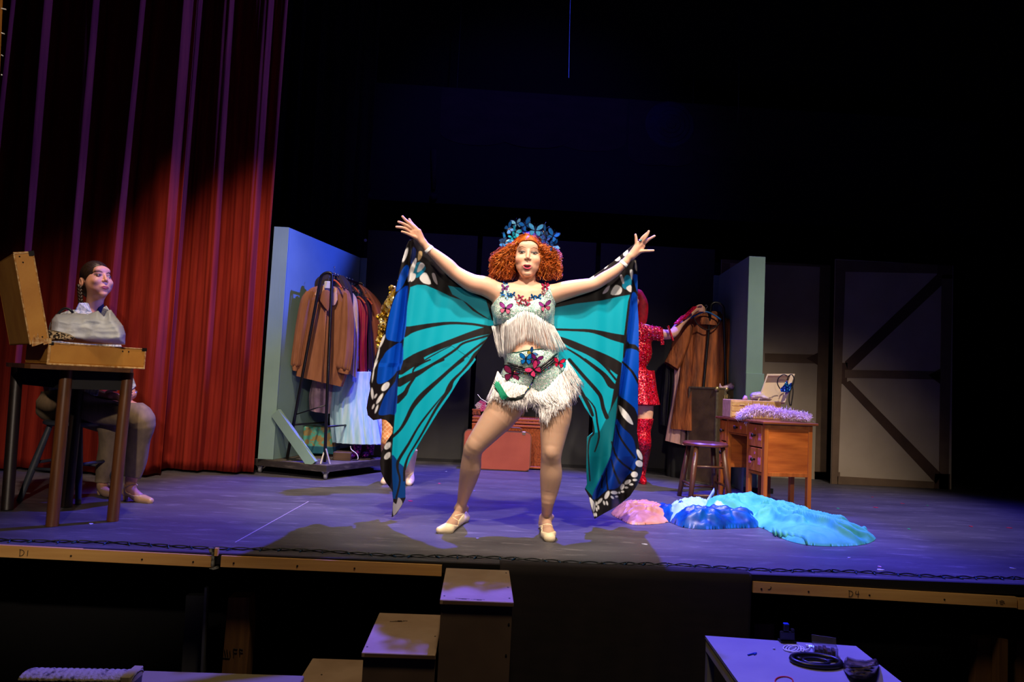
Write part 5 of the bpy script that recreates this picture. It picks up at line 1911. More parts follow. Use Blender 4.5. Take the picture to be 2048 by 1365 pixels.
for k in range(7):
    c = L0 + Rl @ np.array([-0.07 + 0.012 * k, -0.006 - 0.004 * r.rand(), 0.0 + 0.01 * r.rand()])
    mb.prism([(-0.006, -0.012), (0.007, -0.01), (0.006 + 0.004 * r.rand(), 0.02 + 0.06 * r.rand() * (k < 3)), (-0.004, 0.015)], 0.003, M=RB @ roty(r.uniform(-0.4, 0.2)), at=c)
mb.build('torn_corner', M_line, t)

# crumpled white tulle and a leopard-print scarf spilling from the case
def pile(name, poly, base_z, ztop, Y0, Y1, m, ops=None, seed=0, lab='', cat='cloth', base=(240, 240, 245), amp=0.03, step=1.6, freq=(14, 22), parent=None, colf=None, ridge=1.0, cw=None):
    """a soft heap: the outline seen from the house, bulging forward from Y1 to Y0"""
    pl = np.array(poly, float)

    def dep(px, py):
        sd = -polysd(px, py, pl)
        q = np.clip(sd / (cw or (pl[:, 1].max() - pl[:, 1].min()) * 0.45), 0, 1)
        bulge = np.sqrt(1 - (1 - q) ** 2)
        nz = vnoise(px / freq[0], py / freq[1], seed, 3)
        rg = 1 - np.abs(vnoise(px / freq[0] * 0.8 + nz, py / freq[1] * 1.3, seed + 5, 2)) * 2
        return Y1 + (Y0 - Y1) * bulge - amp * (rg * ridge + 0.4 * nz) * np.clip(q * 3, 0, 1)
    o = cloth(name, pl, dep, m, parent, step, ops, base, 0.002, colf=colf)
    if parent is None:
        tag(o, lab, cat)
    return o


M_tulle = mat('white_tulle', (244, 250, 255), 0.7, c2=(232, 240, 255), scale=(18, 18, 18), bump=0.002, bscale=(60, 60, 60))
pile('tulle_cloth', [(98, 676), (103, 640), (112, 629), (150, 627), (176, 629), (196, 622), (208, 634), (214, 622), (222, 620), (232, 634), (246, 652), (251, 668), (250, 690), (180, 688), (130, 684)], 0, 0, 3.74, 3.93, M_tulle, lab='crumpled white tulle spilling over the open suitcase', amp=0.008, freq=(11, 8), cw=16)
M_leo = mat('leopard_print', (215, 190, 150), 0.8, c2=(40, 26, 18), scale=(70, 70, 70), lo=0.48, hi=0.53)
pile('leopard_scarf', [(86, 672), (96, 660), (118, 663), (140, 669), (150, 676), (146, 682), (110, 682), (88, 682)], 0, 0, 3.69, 3.75, M_leo, lab='brown leopard print scrap at the hinge corner of the suitcase', cat='scarf', amp=0.005, freq=(3, 2.4), cw=5)

# ---- stool under the seated woman
YW = 4.62
KW = YW / F
M_st = mat('slate_paint', (58, 64, 74), 0.5, c2=(48, 52, 62), scale=(12, 12, 12))
sc_ = P(150, 845, 4.55)
t = thing('stool', (sc_[0], sc_[1], 0), 'slate painted round stool the seated woman sits on', 'stool')
mb = MB()
mb.lathe([(0.155, 0.0), (0.17, 0.008), (0.17, 0.024), (0.155, 0.03)], at=(sc_[0], sc_[1], 0.455), n=32)
autosmooth(mb.build('seat', M_st, t))
fe = []
for dx, dy in ((0.14, -0.16), (0.18, 0.14), (-0.16, -0.14), (-0.14, 0.16)):
    a = np.array([sc_[0] + dx * 0.62, sc_[1] + dy * 0.62, 0.455])
    b = np.array([sc_[0] + dx * 1.2, sc_[1] + dy * 1.2, 0.0])
    fe.append((a, b))
    autosmooth(MB().tube([b, (a + b) / 2, a], [0.016, 0.021, 0.016], n=12).build('leg', M_st, t))
for i, j, h in ((0, 1, 0.5), (1, 3, 0.42), (3, 2, 0.5), (2, 0, 0.42)):
    pa, pb = fe[i][1] + (fe[i][0] - fe[i][1]) * h, fe[j][1] + (fe[j][0] - fe[j][1]) * h
    MB().tube([pa, pb], 0.010, n=8).build('rung', M_st, t, True)


# ---- seated woman
def W(px, py, dy=0.0):
    return P(px, py, YW + dy)


g = G(235, 990)
WOM = thing('person', (g[0], g[1], 0), 'seated woman with a dark braid, plaid shirt and brown trousers, hands in her lap', 'person')
lo, hi = W(70, 1030), W(330, 515)
BW = Solid(axis(float(lo[0]) - 0.06, float(hi[0]) + 0.2, 0.003, 0.0065, ((float(W(148, 560)[0]), float(W(245, 560)[0])),)), axis(4.18, 5.0, 0.0045, 0.0045), axis(-0.01, float(hi[2]) + 0.02, 0.003, 0.0065, ((float(W(200, 612)[2]), 2), (float(W(230, 806)[2]), float(W(230, 780)[2])))))
hc = W(192, 562, 0.0)
yaw_, pit_ = math.radians(58), math.radians(-3)
RW = rotz(yaw_) @ rotx(pit_) @ roty(math.radians(-4))
SCW = 0.93


def sW(px, py, dy):
    l = np.array([(px - 1056) * KP, dy - 0.03, -(py - 514) * KP]) * SCW
    return hc + RW @ l


class _Sc:
    """scales radii of the shared face for a smaller head"""
    def __init__(s, b, k):
        s.b, s.k = b, k

    def ell(s, c, r, k=0.02, R=None, neg=False):
        s.b.ell(c, np.asarray(r) * s.k, k * s.k, R, neg)

    def cap(s, a, b, ra, rb, k=0.02, flat=1.0, neg=False):
        s.b.cap(a, b, ra * s.k, rb * s.k, k * s.k, flat, neg)

    def chain(s, p, r, k=0.02):
        s.b.chain(p, [q * s.k for q in r], k * s.k)


face(_Sc(BW, SCW), sW, RW, 0.0)
for xx in (1038, 1073):
    BW.ell(sW(xx, 528, -0.006), (0.020, 0.034, 0.028), 0.03, RW)
ear = hc + RW @ np.array([-0.076, 0.03, -0.012])
BW.ell(ear, (0.010, 0.019, 0.031), 0.006, RW)
BW.ell(ear + RW @ np.array([-0.010, -0.002, 0.002]), (0.006, 0.009, 0.016), 0.004, RW, neg=True)
BW.chain([W(180, 640, 0.02), W(188, 612, 0.01), W(193, 585, 0.0)], [0.062, 0.050, 0.052], 0.03)
BW.ell(W(160, 660, 0.03), (0.17, 0.12, 0.12), 0.05)
BW.ell(W(150, 700, 0.03), (0.145, 0.12, 0.15), 0.05)
BW.ell(W(140, 770, 0.03), (0.15, 0.13, 0.12), 0.05)
BW.ell(W(135, 815, 0.02), (0.17, 0.15, 0.10), 0.05)
# arms
BW.chain([W(122, 660, -0.06), W(118, 700, -0.10), W(128, 752, -0.14), W(160, 782, -0.19), W(200, 790, -0.22)], [0.055, 0.050, 0.042, 0.034, 0.026], 0.02)
BW.chain([W(212, 660, 0.05), W(230, 705, 0.03), W(243, 745, -0.02), W(258, 775, -0.08), W(264, 790, -0.14)], [0.055, 0.048, 0.042, 0.030, 0.024], 0.02)
# legs
BW.chain([W(145, 808, -0.05), W(200, 815, -0.12), W(250, 825, -0.18), W(281, 842, -0.20), W(276, 880, -0.17), W(270, 925, -0.13), W(262, 962, -0.11)], [0.095, 0.092, 0.080, 0.070, 0.056, 0.052, 0.032], 0.03)
BW.chain([W(140, 812, 0.10), W(190, 830, 0.05), W(220, 848, 0.0), W(222, 885, 0.04), W(214, 930, 0.08), W(207, 960, 0.10)], [0.095, 0.085, 0.068, 0.056, 0.050, 0.032], 0.03)
f0, f1, f2 = P(260, 982, YW - 0.11), G(280, 1000) + [0, 0, 0.026], G(300, 1007) + [0, 0, 0.018]
f1[1] = min(f1[1], YW - 0.1)
BW.chain([W(262, 962, -0.11), P(262, 980, YW - 0.12), P(281, 997, f1[1]), P(300, 1003, f2[1])], [0.032, 0.030, 0.028, 0.018], 0.01)
BW.cap(P(262, 980, YW - 0.12), P(254, 984, YW - 0.10), 0.028, 0.026, 0.01)
BW.chain([W(207, 960, 0.10), W(205, 975, 0.08), W(213, 985, 0.02), W(224, 988, -0.03)], [0.032, 0.028, 0.026, 0.018], 0.01)


# hands resting one on the other
BW.cap(W(202, 790, -0.22), W(222, 793, -0.25), 0.022, 0.024, 0.012)
for k in range(4):
    BW.chain([W(222 + k * 0.6, 787 + 3.6 * k, -0.262 + 0.002 * k), W(234, 789 + 3.4 * k, -0.268 + 0.003 * k), W(240, 794 + 2.8 * k, -0.262), W(240, 799 + 2.0 * k, -0.25)], [0.0088, 0.0082, 0.0075, 0.0068], 0.004, sub=2)
BW.chain([W(214, 785, -0.25), W(224, 781, -0.27), W(233, 782, -0.275)], [0.010, 0.0088, 0.0072], 0.005, sub=2)
BW.cap(W(264, 790, -0.14), W(254, 796, -0.20), 0.022, 0.023, 0.012)
for k in range(4):
    BW.chain([W(256, 790 + 3.2 * k, -0.215), W(248, 792 + 3.0 * k, -0.235), W(243, 796 + 2.6 * k, -0.235)], [0.0088, 0.0080, 0.0070], 0.004, sub=2)
BW.chain([W(262, 785, -0.19), W(254, 783, -0.22), W(247, 785, -0.235)], [0.010, 0.0088, 0.0072], 0.005, sub=2)
V, Q = BW.surface()
wt = body_tree(V, Q)
sk = (206, 150, 124)
C = np.zeros((len(V), 3))
C[:] = lin(sk)
Lc = ((V - hc) @ RW) / SCW
fx, fy = 1056 + Lc[:, 0] / KP, 514 - Lc[:, 2] / KP
fr = (Lc[:, 1] + 0.03 < -0.02) & (np.abs(Lc[:, 0]) < 0.085) & (np.abs(Lc[:, 2]) < 0.13)
wf = [('ell', (1043.8, 503, 7.5, 3.4, 6), (130, 92, 84)), ('ell', (1068.6, 505, 7.5, 3.4, 6), (130, 92, 84)),
      ('line', [(1035, 499, 0.7), (1039, 495.6, 1.2), (1045, 494.8, 1.3), (1051, 497.2, 0.9)], (60, 38, 30)), ('line', [(1061, 499.4, 0.9), (1067, 496.8, 1.3), (1072.5, 498, 1.2), (1077.5, 502.5, 0.7)], (60, 38, 30)),
      ('poly', [(1038.5, 504.6), (1044, 502.8), (1049, 504.8), (1044, 506.6)], (200, 195, 190)), ('poly', [(1063, 506.6), (1068.5, 504.8), (1074, 506.8), (1069, 508.6)], (200, 195, 190)),
      ('ell', (1044.6, 504.7, 2.2, 1.9, 0), (30, 22, 20)), ('ell', (1069.4, 506.6, 2.2, 1.9, 0), (30, 22, 20)),
      ('line', [(1037.5, 504.6, 0.6), (1044, 502.4, 0.9), (1050, 504.6, 0.5)], (24, 18, 18)), ('line', [(1062, 506.4, 0.5), (1068, 504.4, 0.9), (1075, 507, 0.6)], (24, 18, 18)),
      ('poly', [(1045, 531.6), (1050, 529.4), (1054.5, 530.2), (1059, 529.8), (1063.4, 532.4), (1059, 536.6), (1054.5, 537.8), (1049.5, 536.4)], (176, 86, 92)),
      ('line', [(1046, 532, 0.4), (1054.5, 532.8, 0.5), (1062.5, 532.8, 0.4)], (90, 34, 40))]
Cw = painted(fx, fy, sk, wf)
C[fr] = Cw[fr]
link_mesh('body', V, Q, M_skin, WOM, True, None, C)
XW, YWp = BW.pixels()
SW = (BW, XW, YWp, KW, WOM)


def plaid(px, py, V):
    q = [(px - 60) + 0.25 * py, py - 0.2 * px]
    Cc = np.zeros((len(px), 3))
    Cc[:] = lin((196, 204, 212))
    for u, p, w_, c in ((q[0], 14, 3.0, (120, 140, 170)), (q[1], 15, 3.0, (130, 148, 172)), (q[0] + 6, 14, 1.2, (60, 80, 130)), (q[1] + 7, 15, 1.2, (70, 90, 130))):
        m = np.abs((u % p) - p / 2) < w_ / 2
        Cc[m] = Cc[m] * 0.35 + np.array(lin(c)) * 0.65
    return Cc


M_shirt = mat('plaid_cotton', (190, 200, 210), 0.85, attr='Col')
garment('shirt', [[(98, 800), (92, 690), (98, 648), (118, 626), (150, 610), (160, 603), (176, 606), (184, 625), (190, 632), (205, 628), (215, 618), (232, 650), (250, 720), (274, 772), (262, 782), (236, 760), (205, 750), (196, 792), (160, 800)]], 0.011, M_shirt, col=plaid, src=SW)
# collar
mb = MB()
for pts in ([(158, 606), (150, 622), (172, 640), (184, 628), (172, 606)], [(212, 612), (219, 622), (212, 642), (200, 634), (206, 616)]):
    V_ = [on(wt, x, y, 0.024, YW - 0.1) for x, y in pts]
    mb.add(V_ + [v + [0, 0.006, 0] for v in V_], [tuple(range(5)), tuple(range(9, 4, -1))] + [((k + 1) % 5, k, 5 + k, 5 + (k + 1) % 5) for k in range(5)])
mb.build('collar', mat('pale_plaid_collar', (200, 206, 212), 0.85, c2=(150, 164, 184), scale=(60, 60, 60), lo=0.45, hi=0.55), WOM)
garment('undershirt', [[(190, 634), (196, 616), (207, 608), (213, 622), (210, 645), (196, 650)]], 0.006, mat('navy_cotton', (16, 22, 60), 0.85), src=SW)
MB().tube([on(wt, x, y, 0.014, YW - 0.1) for x, y in smooth([(108, 640), (124, 612 + 8), (136, 618), (146, 626), (152, 640), (158, 660)], 4)], 0.008, n=6).build('strap', mat('black_strap', (14, 14, 16), 0.6), WOM, True)
M_tr = mat('brown_trousers', (134, 116, 90), 0.85, c2=(116, 100, 78), scale=(30, 30, 8), bump=0.004, bscale=(16, 16, 9))
garment('trousers', [[(70, 880), (72, 785), (150, 775), (196, 796), (252, 806), (290, 806), (330, 830), (318, 880), (300, 962), (240, 952), (236, 968), (190, 966), (180, 900), (150, 870)]], 0.014, M_tr, src=SW)
M_shoe = mat('tan_character_shoe', (176, 142, 112), 0.35, coat=0.3)
garment('shoe', [[(240, 998), (240, 972), (250, 968), (252, 984), (268, 992), (284, 989), (312, 992), (320, 1015), (268, 1015)]], 0.005, M_shoe, src=SW)
garment('shoe', [[(190, 995), (190, 964), (199, 966), (203, 978), (214, 980), (240, 982), (240, 998)]], 0.005, M_shoe, src=SW)
MB().tube([on(wt, x, y, 0.004, YW - 0.12) for x, y in smooth([(248, 978), (258, 971), (270, 968), (275, 972)], 4)], 0.004, n=6).build('shoe_strap', M_shoe, WOM, True)
mb = MB()
hp = P(252, 992, YW - 0.09)
mb.tube([hp, [hp[0], hp[1], 0.001]], [0.018, 0.014], n=10)
hp = P(200, 982, YW + 0.08)
mb.tube([hp, [hp[0], hp[1], 0.001]], [0.018, 0.014], n=10)
mb.build('heel', M_shoe, WOM, True)
c = W(264, 786, -0.13)
MB().lathe([(0.029, -0.008), (0.031, 0), (0.029, 0.008)], at=c, n=18, R=rotx(0.3)).build('watch', mat('silver_watch', (190, 195, 200), 0.25, 0.8), WOM, True)
# hair, centre parted, two braids
HW = Solid(axis(float(W(140, 560)[0]), float(W(240, 560)[0]), 0.004, 0.004), axis(4.45, 4.80, 0.004, 0.004), axis(float(W(190, 625)[2]), float(W(190, 515)[2]), 0.004, 0.004))
HW.ell(hc + RW @ np.array([0, 0.010, 0.032]), (0.081, 0.100, 0.100), 0.02, RW)
HW.ell(hc + RW @ np.array([0, 0.06, -0.04]), (0.066, 0.05, 0.07), 0.03, RW)
Xh, Yh, Zh = np.meshgrid(*HW.ax, indexing='ij')
L0_ = np.stack([Xh - hc[0], Yh - hc[1], Zh - hc[2]], -1) @ RW
fx_, fy_ = 1056 + L0_[..., 0] / KP / SCW, 514 - L0_[..., 2] / KP / SCW
fp = [(1031, 532), (1032, 514), (1037, 503), (1047, 493), (1056, 483), (1065, 493), (1075, 503), (1080, 514), (1081, 532), (1080, 570), (1032, 570)]
sd = np.where(L0_[..., 1] < -0.012, -polysd(fx_.ravel(), fy_.ravel(), np.array(fp, float)).reshape(fx_.shape) * KP, -1)
earcut = np.sqrt(((L0_[..., 0] + 0.078) / 0.03) ** 2 + ((L0_[..., 1] - 0.018) / 0.022) ** 2 + ((L0_[..., 2] + 0.014) / 0.030) ** 2)
HF = np.maximum(np.maximum(HW.F, sd), (1 - earcut) * 0.02)
HF = HF + 0.0012 * np.sin(L0_[..., 1] * 420 + L0_[..., 2] * 300) - 0.0025 * np.exp(-(L0_[..., 0] / 0.004) ** 2) * -1
V, Q = HW.surface(HF.astype(np.float32))
M_brun = mat('dark_brown_hair', (46, 30, 20), 0.42, c2=(30, 18, 12), scale=(140, 140, 30), spec=0.5)
link_mesh('hair', V, Q, M_brun, WOM, True)
for x0, x1, dd in ((159, 163, -0.05),):
    mb = MB()
    for k in range(9):
        for sg in (-1, 1):
            x = x0 + (x1 - x0) * k / 8 + sg * 1.6
            mb.ball(W(x, 573 + 6.6 * k + (3.2 if sg > 0 else 0), dd), 0.0145, n=10, sc=(0.8, 0.8, 1.15), R=roty(sg * 0.5))
    mb.build('braid', M_brun, WOM, True)

# ================================================================ left garment rack on the platform
def rack(name, lab, near, far, ztop, r_=0.013, foot=None, shoes=False):
    """two inverted-U end frames joined by a top bar; near/far: (left foot, top left, arch, top right, right foot)"""
    t = thing(name, ((near[0] + near[4]) / 2), lab, 'clothes rack')
    M = mat('black_tube', (12, 12, 13), 0.35, spec=0.5)
    for fr in (near, far):
        mid = (fr[1] + fr[3]) / 2
        arc = [mid + (fr[1] - mid) * math.cos(a) + (fr[2] - mid) * math.sin(a) for a in np.linspace(0, PI, 13)]
        MB().tube([fr[0], (fr[0] + fr[1]) / 2] + arc + [(fr[3] + fr[4]) / 2, fr[4]], r_, n=10).build('end_frame', M, t, True)
    MB().tube([near[2] - [0, 0, 0.0], far[2] - [0, 0, 0.0]], r_ * 0.9, n=10).build('top_bar', M, t, True)
    for k in (0, 4):
        a = near[k] + (near[2] - near[k]) * 0.18
        b = far[k] + (far[2] - far[k]) * 0.18
        MB().tube([a, b], r_ * 0.6, n=8).build('side_bar', M, t, True)
    for fr in (near, far):
        a = fr[0] + (fr[1] - fr[0]) * 0.24
        b = fr[4] + (fr[3] - fr[4]) * 0.30
        MB().tube([a, b], r_ * 0.4, n=8).build('cross_bar', M, t, True)
    return t


YR = 6.0
zf = 0.121


def at_z(p, z):
    q = np.array(p, float)
    q[2] = z
    return q


n0, n1, n2, n3, n4 = P(574, 918, 5.98), P(641.5, 556, 6.0), P(654, 546, 6.0), P(664, 552, 6.0), P(649, 929, 5.86)
n0[2] = n4[2] = zf + 0.012
near = [n0, n1, n2, n3, n4]
sh = np.array([0.17, 0.56, 0.0])
far = [p + sh for p in near]
t = rack('clothes_rack', 'black tubular clothes rack on the wheeled platform, full of costumes', near, far, n2[2])
mb = MB()
M_alu = mat('pale_bracket', (190, 188, 184), 0.4, 0.4)
for a, b in (((648, 905), (641, 931)), ((652, 898), (660, 931))):
    pa, pb = P(*a, 5.86), P(*b, 5.84)
    pb[2] = zf
    mb.bar(pa, pb, 0.012, 0.006)
mb.build('foot_bracket', M_alu, t)

HOOKZ = float(n2[2])


def hanger(cx_px, y_px, Y, w_, m, t_, ang=0.0, drop=0.07):
    """wire hook and shaped shoulders"""
    c = P(cx_px, y_px, Y)
    R = rotz(ang)
    mb = MB()
    pts = [(-w_, 0, -drop), (-w_ * 0.5, 0, -drop * 0.35), (0, 0, 0), (w_ * 0.5, 0, -drop * 0.35), (w_, 0, -drop)]
    mb.tube([c + R @ np.array(p) for p in smooth(pts, 4)], 0.008, n=8)
    mb.build('hanger_arm', m, t_, True)
    mb = MB()
    hk = [(0, 0, 0), (0, 0, 0.03), (0.012, 0, 0.05), (0.0, 0, 0.068), (-0.014, 0, 0.056)]
    mb.tube([c + R @ np.array(p) for p in smooth(hk, 4)], 0.002, n=6)
    mb.build('hanger_hook', mat('steel_hook', (180, 180, 185), 0.3, 0.9), t_, True)


M_tan = mat('tan_crepe', (150, 98, 64), 0.85, c2=(136, 86, 54), scale=(30, 30, 6), bump=0.002, bscale=(60, 60, 8))
t = thing('blouse', P(650, 770, 6.12), 'tan brown long-sleeved blouse hung facing front at the near end of the rack', 'blouse')
loft('body', [(638, 572, 676, 574, .02), (618, 580, 696, 582, .05), (608, 606, 704, 610, .06), (604, 660, 706, 668, .07), (596, 715, 700, 726, .075), (592, 752, 684, 774, .08)], 6.14, M_tan, t, folds=11, amp=0.011, seed=3)
loft('sleeve', [(612, 583, 628, 582, .02), (602, 600, 626, 600, .035), (594, 640, 616, 644, .04), (587, 690, 608, 694, .045), (583, 722, 603, 728, .04), (583, 731, 598, 734, .03)], 6.10, M_tan, t, folds=6, amp=0.006, seed=5)
loft('cuff', [(583, 730, 598, 734, .03), (585, 741, 595, 743, .03)], 6.10, M_tan, t, folds=3, amp=0.001, nr=4)
loft('sleeve', [(688, 584, 700, 590, .02), (684, 608, 706, 614, .035), (680, 650, 708, 656, .04), (676, 700, 706, 706, .045), (672, 728, 702, 736, .045), (674, 737, 700, 743, .03)], 6.08, M_tan, t, folds=6, amp=0.007, seed=8)
loft('cuff', [(674, 736, 700, 742, .03), (676, 745, 698, 750, .03)], 6.08, M_tan, t, folds=3, amp=0.001, nr=4)
M_peach = mat('peach_facing', (214, 170, 140), 0.7)
cloth('collar_facing', [(633, 582), (640, 573), (650, 568), (662, 570), (674, 578), (675, 600), (670, 611), (662, 612), (660, 596), (655, 580), (646, 582), (640, 594), (633, 594), (629, 590)], lambda x, y: 6.055 + 0 * x, M_peach, t, 1.5, solid=0.004)
cloth('collar', [(638, 592), (648, 580), (660, 582), (664, 600), (656, 624), (648, 614), (640, 602)], lambda x, y: 6.048 - 0.012 * np.sin((x - 640) / 7), M_tan, t, 1.5, solid=0.004)
mb = MB()
mb.tube([P(652, 622, 6.04), P(648, 690, 6.03), P(644, 768, 6.03)], 0.006, n=6)
mb.build('placket', M_tan, t, True)
hh = MB()
hh.box((-0.032, -0.006, -0.03), (0.032, 0.006, 0.035), at=P(656, 571, 6.03), bev=0.006)
hh.build('hanger_plate', mat('white_plastic', (206, 210, 218), 0.4), t)
c = P(657, 562, 6.03)
MB().tube([c, c + [0, 0, 0.02], c + [0.012, 0, 0.034], c + [0.0, 0, 0.05]], 0.002, n=6).build('hanger_hook', mat('steel_hook', (180, 180, 185), 0.3, 0.9), t, True)

M_fab = lambda n, c, c2=None, r=0.8: mat(n, c, r, c2=c2 or tuple(int(v * 0.8) for v in c), scale=(20, 20, 5), bump=0.0025, bscale=(40, 40, 7))


def hung(name, lab, cat, rows, Y, m, hang=None, folds=9, amp=0.009, seed=0, extra=None):
    r0 = rows[0]
    t = thing(name, P((rows[-1][0] + rows[-1][2]) / 2, (rows[-1][1] + rows[-1][3]) / 2, Y), lab, cat, None)
    loft('cloth', rows, Y, m, t, folds=folds, amp=amp, seed=seed)
    if hang:
        hanger(*hang[:2], Y, hang[2], hang[3], t, -0.9)
    return t


M_dkw = mat('dark_hanger_wood', (60, 34, 22), 0.45)
M_orw = mat('orange_hanger_wood', (200, 92, 36), 0.4, coat=0.4)
hung('blouse', 'cream sleeveless blouse just behind the tan one on the rack', 'blouse', [(668, 572, 690, 576, .03), (672, 590, 714, 600, .05), (684, 660, 716, 672, .05), (686, 735, 712, 756, .05)], 6.26, M_fab('cream_cotton', (226, 200, 178)), (676, 570, 0.14, M_dkw), seed=4)
hung('vest', 'patterned peach and grey vest between the cream blouse and the burgundy dress', 'vest', [(700, 596, 712, 598, .02), (704, 640, 717, 646, .03), (706, 700, 717, 706, .03), (706, 734, 716, 738, .02)], 6.33, mat('patterned_peach', (214, 140, 96), 0.8, c2=(150, 150, 150), scale=(30, 30, 30), lo=0.48, hi=0.52), seed=6)
t = hung('dress', 'burgundy velvet dress hanging in the middle of the rack', 'dress', [(706, 596, 728, 602, .03), (708, 620, 736, 624, .05), (712, 680, 733, 686, .06), (712, 748, 733, 750, .07)], 6.42, M_fab('burgundy_velvet', (168, 18, 56), (120, 10, 38), 0.5), (716, 594, 0.14, M_orw), seed=7, amp=0.012)
hung('dress', 'dark purple dress behind the burgundy one on the rack', 'dress', [(720, 590, 744, 600, .04), (730, 630, 745, 640, .05), (732, 680, 748, 690, .06), (733, 735, 752, 745, .06)], 6.52, M_fab('deep_purple', (50, 18, 70), (28, 10, 48)), (730, 596, 0.14, M_orw), seed=9)
t = hung('coat', 'rust brown coat with a rounded shoulder at the far end of the left rack', 'coat', [(706, 562, 716, 564, .04), (712, 566, 746, 588, .08), (726, 590, 764, 614, .12), (738, 640, 776, 650, .13), (742, 690, 775, 700, .13), (744, 715, 768, 722, .12)], 6.62, M_fab('rust_wool', (162, 92, 62), (138, 74, 50)), seed=11, amp=0.012, folds=5)
hung('skirt', 'pale blue tulle skirt hanging low from the left rack', 'skirt', [(668, 744, 742, 744, .05), (664, 790, 748, 792, .10), (662, 840, 756, 840, .14), (668, 884, 764, 888, .16)], 6.36, mat('pale_blue_tulle', (150, 205, 226), 0.7, c2=(190, 225, 238), scale=(34, 34, 3), alpha=0.92), folds=17, amp=0.014, seed=13)
hung('dress', 'blue and white ruffled dress at the right end of the left rack', 'dress', [(728, 676, 744, 680, .05), (730, 730, 752, 735, .08), (728, 800, 760, 806, .12), (732, 884, 768, 889, .14)], 6.58, mat('blue_white_ruffle', (120, 160, 230), 0.7, c2=(215, 225, 245), scale=(16, 16, 26)), folds=13, amp=0.016, seed=15)
hung('petticoat', 'pale pink puffed petticoat hanging behind the tan blouse', 'petticoat', [(628, 752, 664, 756, .05), (620, 790, 668, 795, .10), (622, 822, 664, 828, .08)], 6.35, mat('pale_pink_satin', (196, 160, 170), 0.5, c2=(160, 128, 140), scale=(14, 14, 14)), folds=6, amp=0.012, seed=17)
hung('jacket', 'dark jacket on a hanger right behind the tan blouse, only its shoulder showing', 'jacket', [(650, 548, 688, 552, .02), (630, 568, 704, 580, .05), (640, 640, 704, 650, .05)], 6.2, M_fab('dark_maroon', (34, 20, 24)), (668, 548, 0.1, M_dkw), seed=19)
# bunch of dark hangers on the bar
for k in range(7):
    cxx = 668 + 6.0 * k
    y0 = 551 + 2.0 * k
    Yk = 6.1 + 0.07 * k
    t = thing('hanger', P(cxx, y0 + 12, Yk), ['nearest', 'second', 'third', 'fourth', 'fifth', 'sixth', 'farthest'][k] + ' of the hangers bunched on the left rack bar', 'hanger', 'dark hangers crowded on the left rack')
    hanger(cxx, y0 + 10, Yk, 0.11, M_dkw if k % 3 else M_orw, t, -0.7)

# things on the platform under the clothes
M_pat = mat('leaf_brocade', (80, 168, 146), 0.6, c2=(150, 132, 78), scale=(26, 26, 26), lo=0.47, hi=0.53)
c = P(640, 893, 6.45)
t = thing('hat_box', (c[0], 6.5, 0.123), 'teal and gold leaf-patterned box standing under the left rack', 'box')
zb_ = P(640, 893, 6.4)[2]
zt_ = P(640, 855, 6.4)[2]
a, b = P(606, 870, 6.4)[0], P(672, 870, 6.4)[0]
MB().box((a, 6.4, 0.15), (b, 6.6, zt_), bev=0.01).build('box_side', M_pat, t)
MB().box((a - 0.004, 6.392, 0.14), (b + 0.004, 6.6, zb_), bev=0.006).build('box_band', mat('teal_band', (20, 90, 110), 0.5), t)
for k in (0, 1):
    MB().box((a + 0.02 + k * (b - a - 0.08), 6.42, 0.119), (a + 0.06 + k * (b - a - 0.08), 6.56, 0.15)).build('foot', M_dkw, t)
o = MB().box((P(664, 925, 6.12)[0], 6.14, 0.119), (P(700, 925, 6.12)[0], 6.30, 0.19), bev=0.004).build('wood_block', wood('dark_block', (92, 70, 52), (70, 52, 38), axis=0))
tag(o, 'plain brown wooden block lying on the platform beside the rack foot', 'block')
M_boot = sequins('purple_sequins', [(60, 10, 80), (20, 10, 120), (120, 20, 110), (10, 10, 40), (170, 40, 160), (24, 12, 70)], 120, 0.3, 0.5, 0.9)
for k, (x, Yb) in enumerate(((712, 6.3), (738, 6.42))):
    c = P(x, 930, Yb)
    t = thing('boot', (c[0], Yb, 0.119), ['purple sequined boot under the pale blue tulle skirt', 'purple sequined boot furthest right on the platform'][k], 'boot', None)
    q = MB()
    z = 0.121
    q.tube([(c[0], Yb, z + 0.03), (c[0], Yb, z + 0.08), (c[0] - 0.005, Yb, z + 0.16), (c[0], Yb + 0.01, z + 0.24)], [0.035, 0.038, 0.046, 0.055], n=16)
    q.build('shaft', M_boot, t, True)
    q = MB()
    q.ball((c[0] - 0.03, Yb - 0.06, z + 0.032), 0.034, n=14, sc=(1.0, 1.9, 0.9))
    q.build('toe', M_boot, t, True)
    MB().box((c[0] - 0.07, Yb - 0.12, z - 0.001), (c[0] + 0.03, Yb + 0.03, z + 0.008), bev=0.003).build('sole', M_dk, t)
o = MB().tube(smooth([P(701, 893, 6.2), P(703, 900, 6.2), P(713, 908, 6.2), P(716, 918, 6.2), P(708, 926, 6.2)], 5), 0.004, n=6).build('cable', mat('white_cable', (220, 222, 226), 0.5))
tag(o, 'short loop of white cable hanging below the pale blue tulle skirt', 'cable')


# ================================================================ dancer in gold, mostly behind the wing
def simple_person(lab, Y, foot_px, pts, cat='person'):
    g = G(*foot_px)
    return thing('person', (g[0], g[1], 0), lab, cat)


YG = 5.55
KG = YG / F


def Gd(px, py, dy=0.0):
    return P(px, py, YG + dy)


GOLD = simple_person('dancer in gold with fishnet legs, mostly hidden behind the left-hand butterfly wing', YG, (800, 966), None)
lo, hi = Gd(725, 990), Gd(880, 540)
BG = Solid(axis(float(lo[0]), float(hi[0]), 0.006, 0.006), axis(5.25, 5.85, 0.006, 0.006), axis(-0.01, float(hi[2]), 0.006, 0.006))
hg = Gd(826, 585, -0.02)


class _Sd(_Sc):
    pass


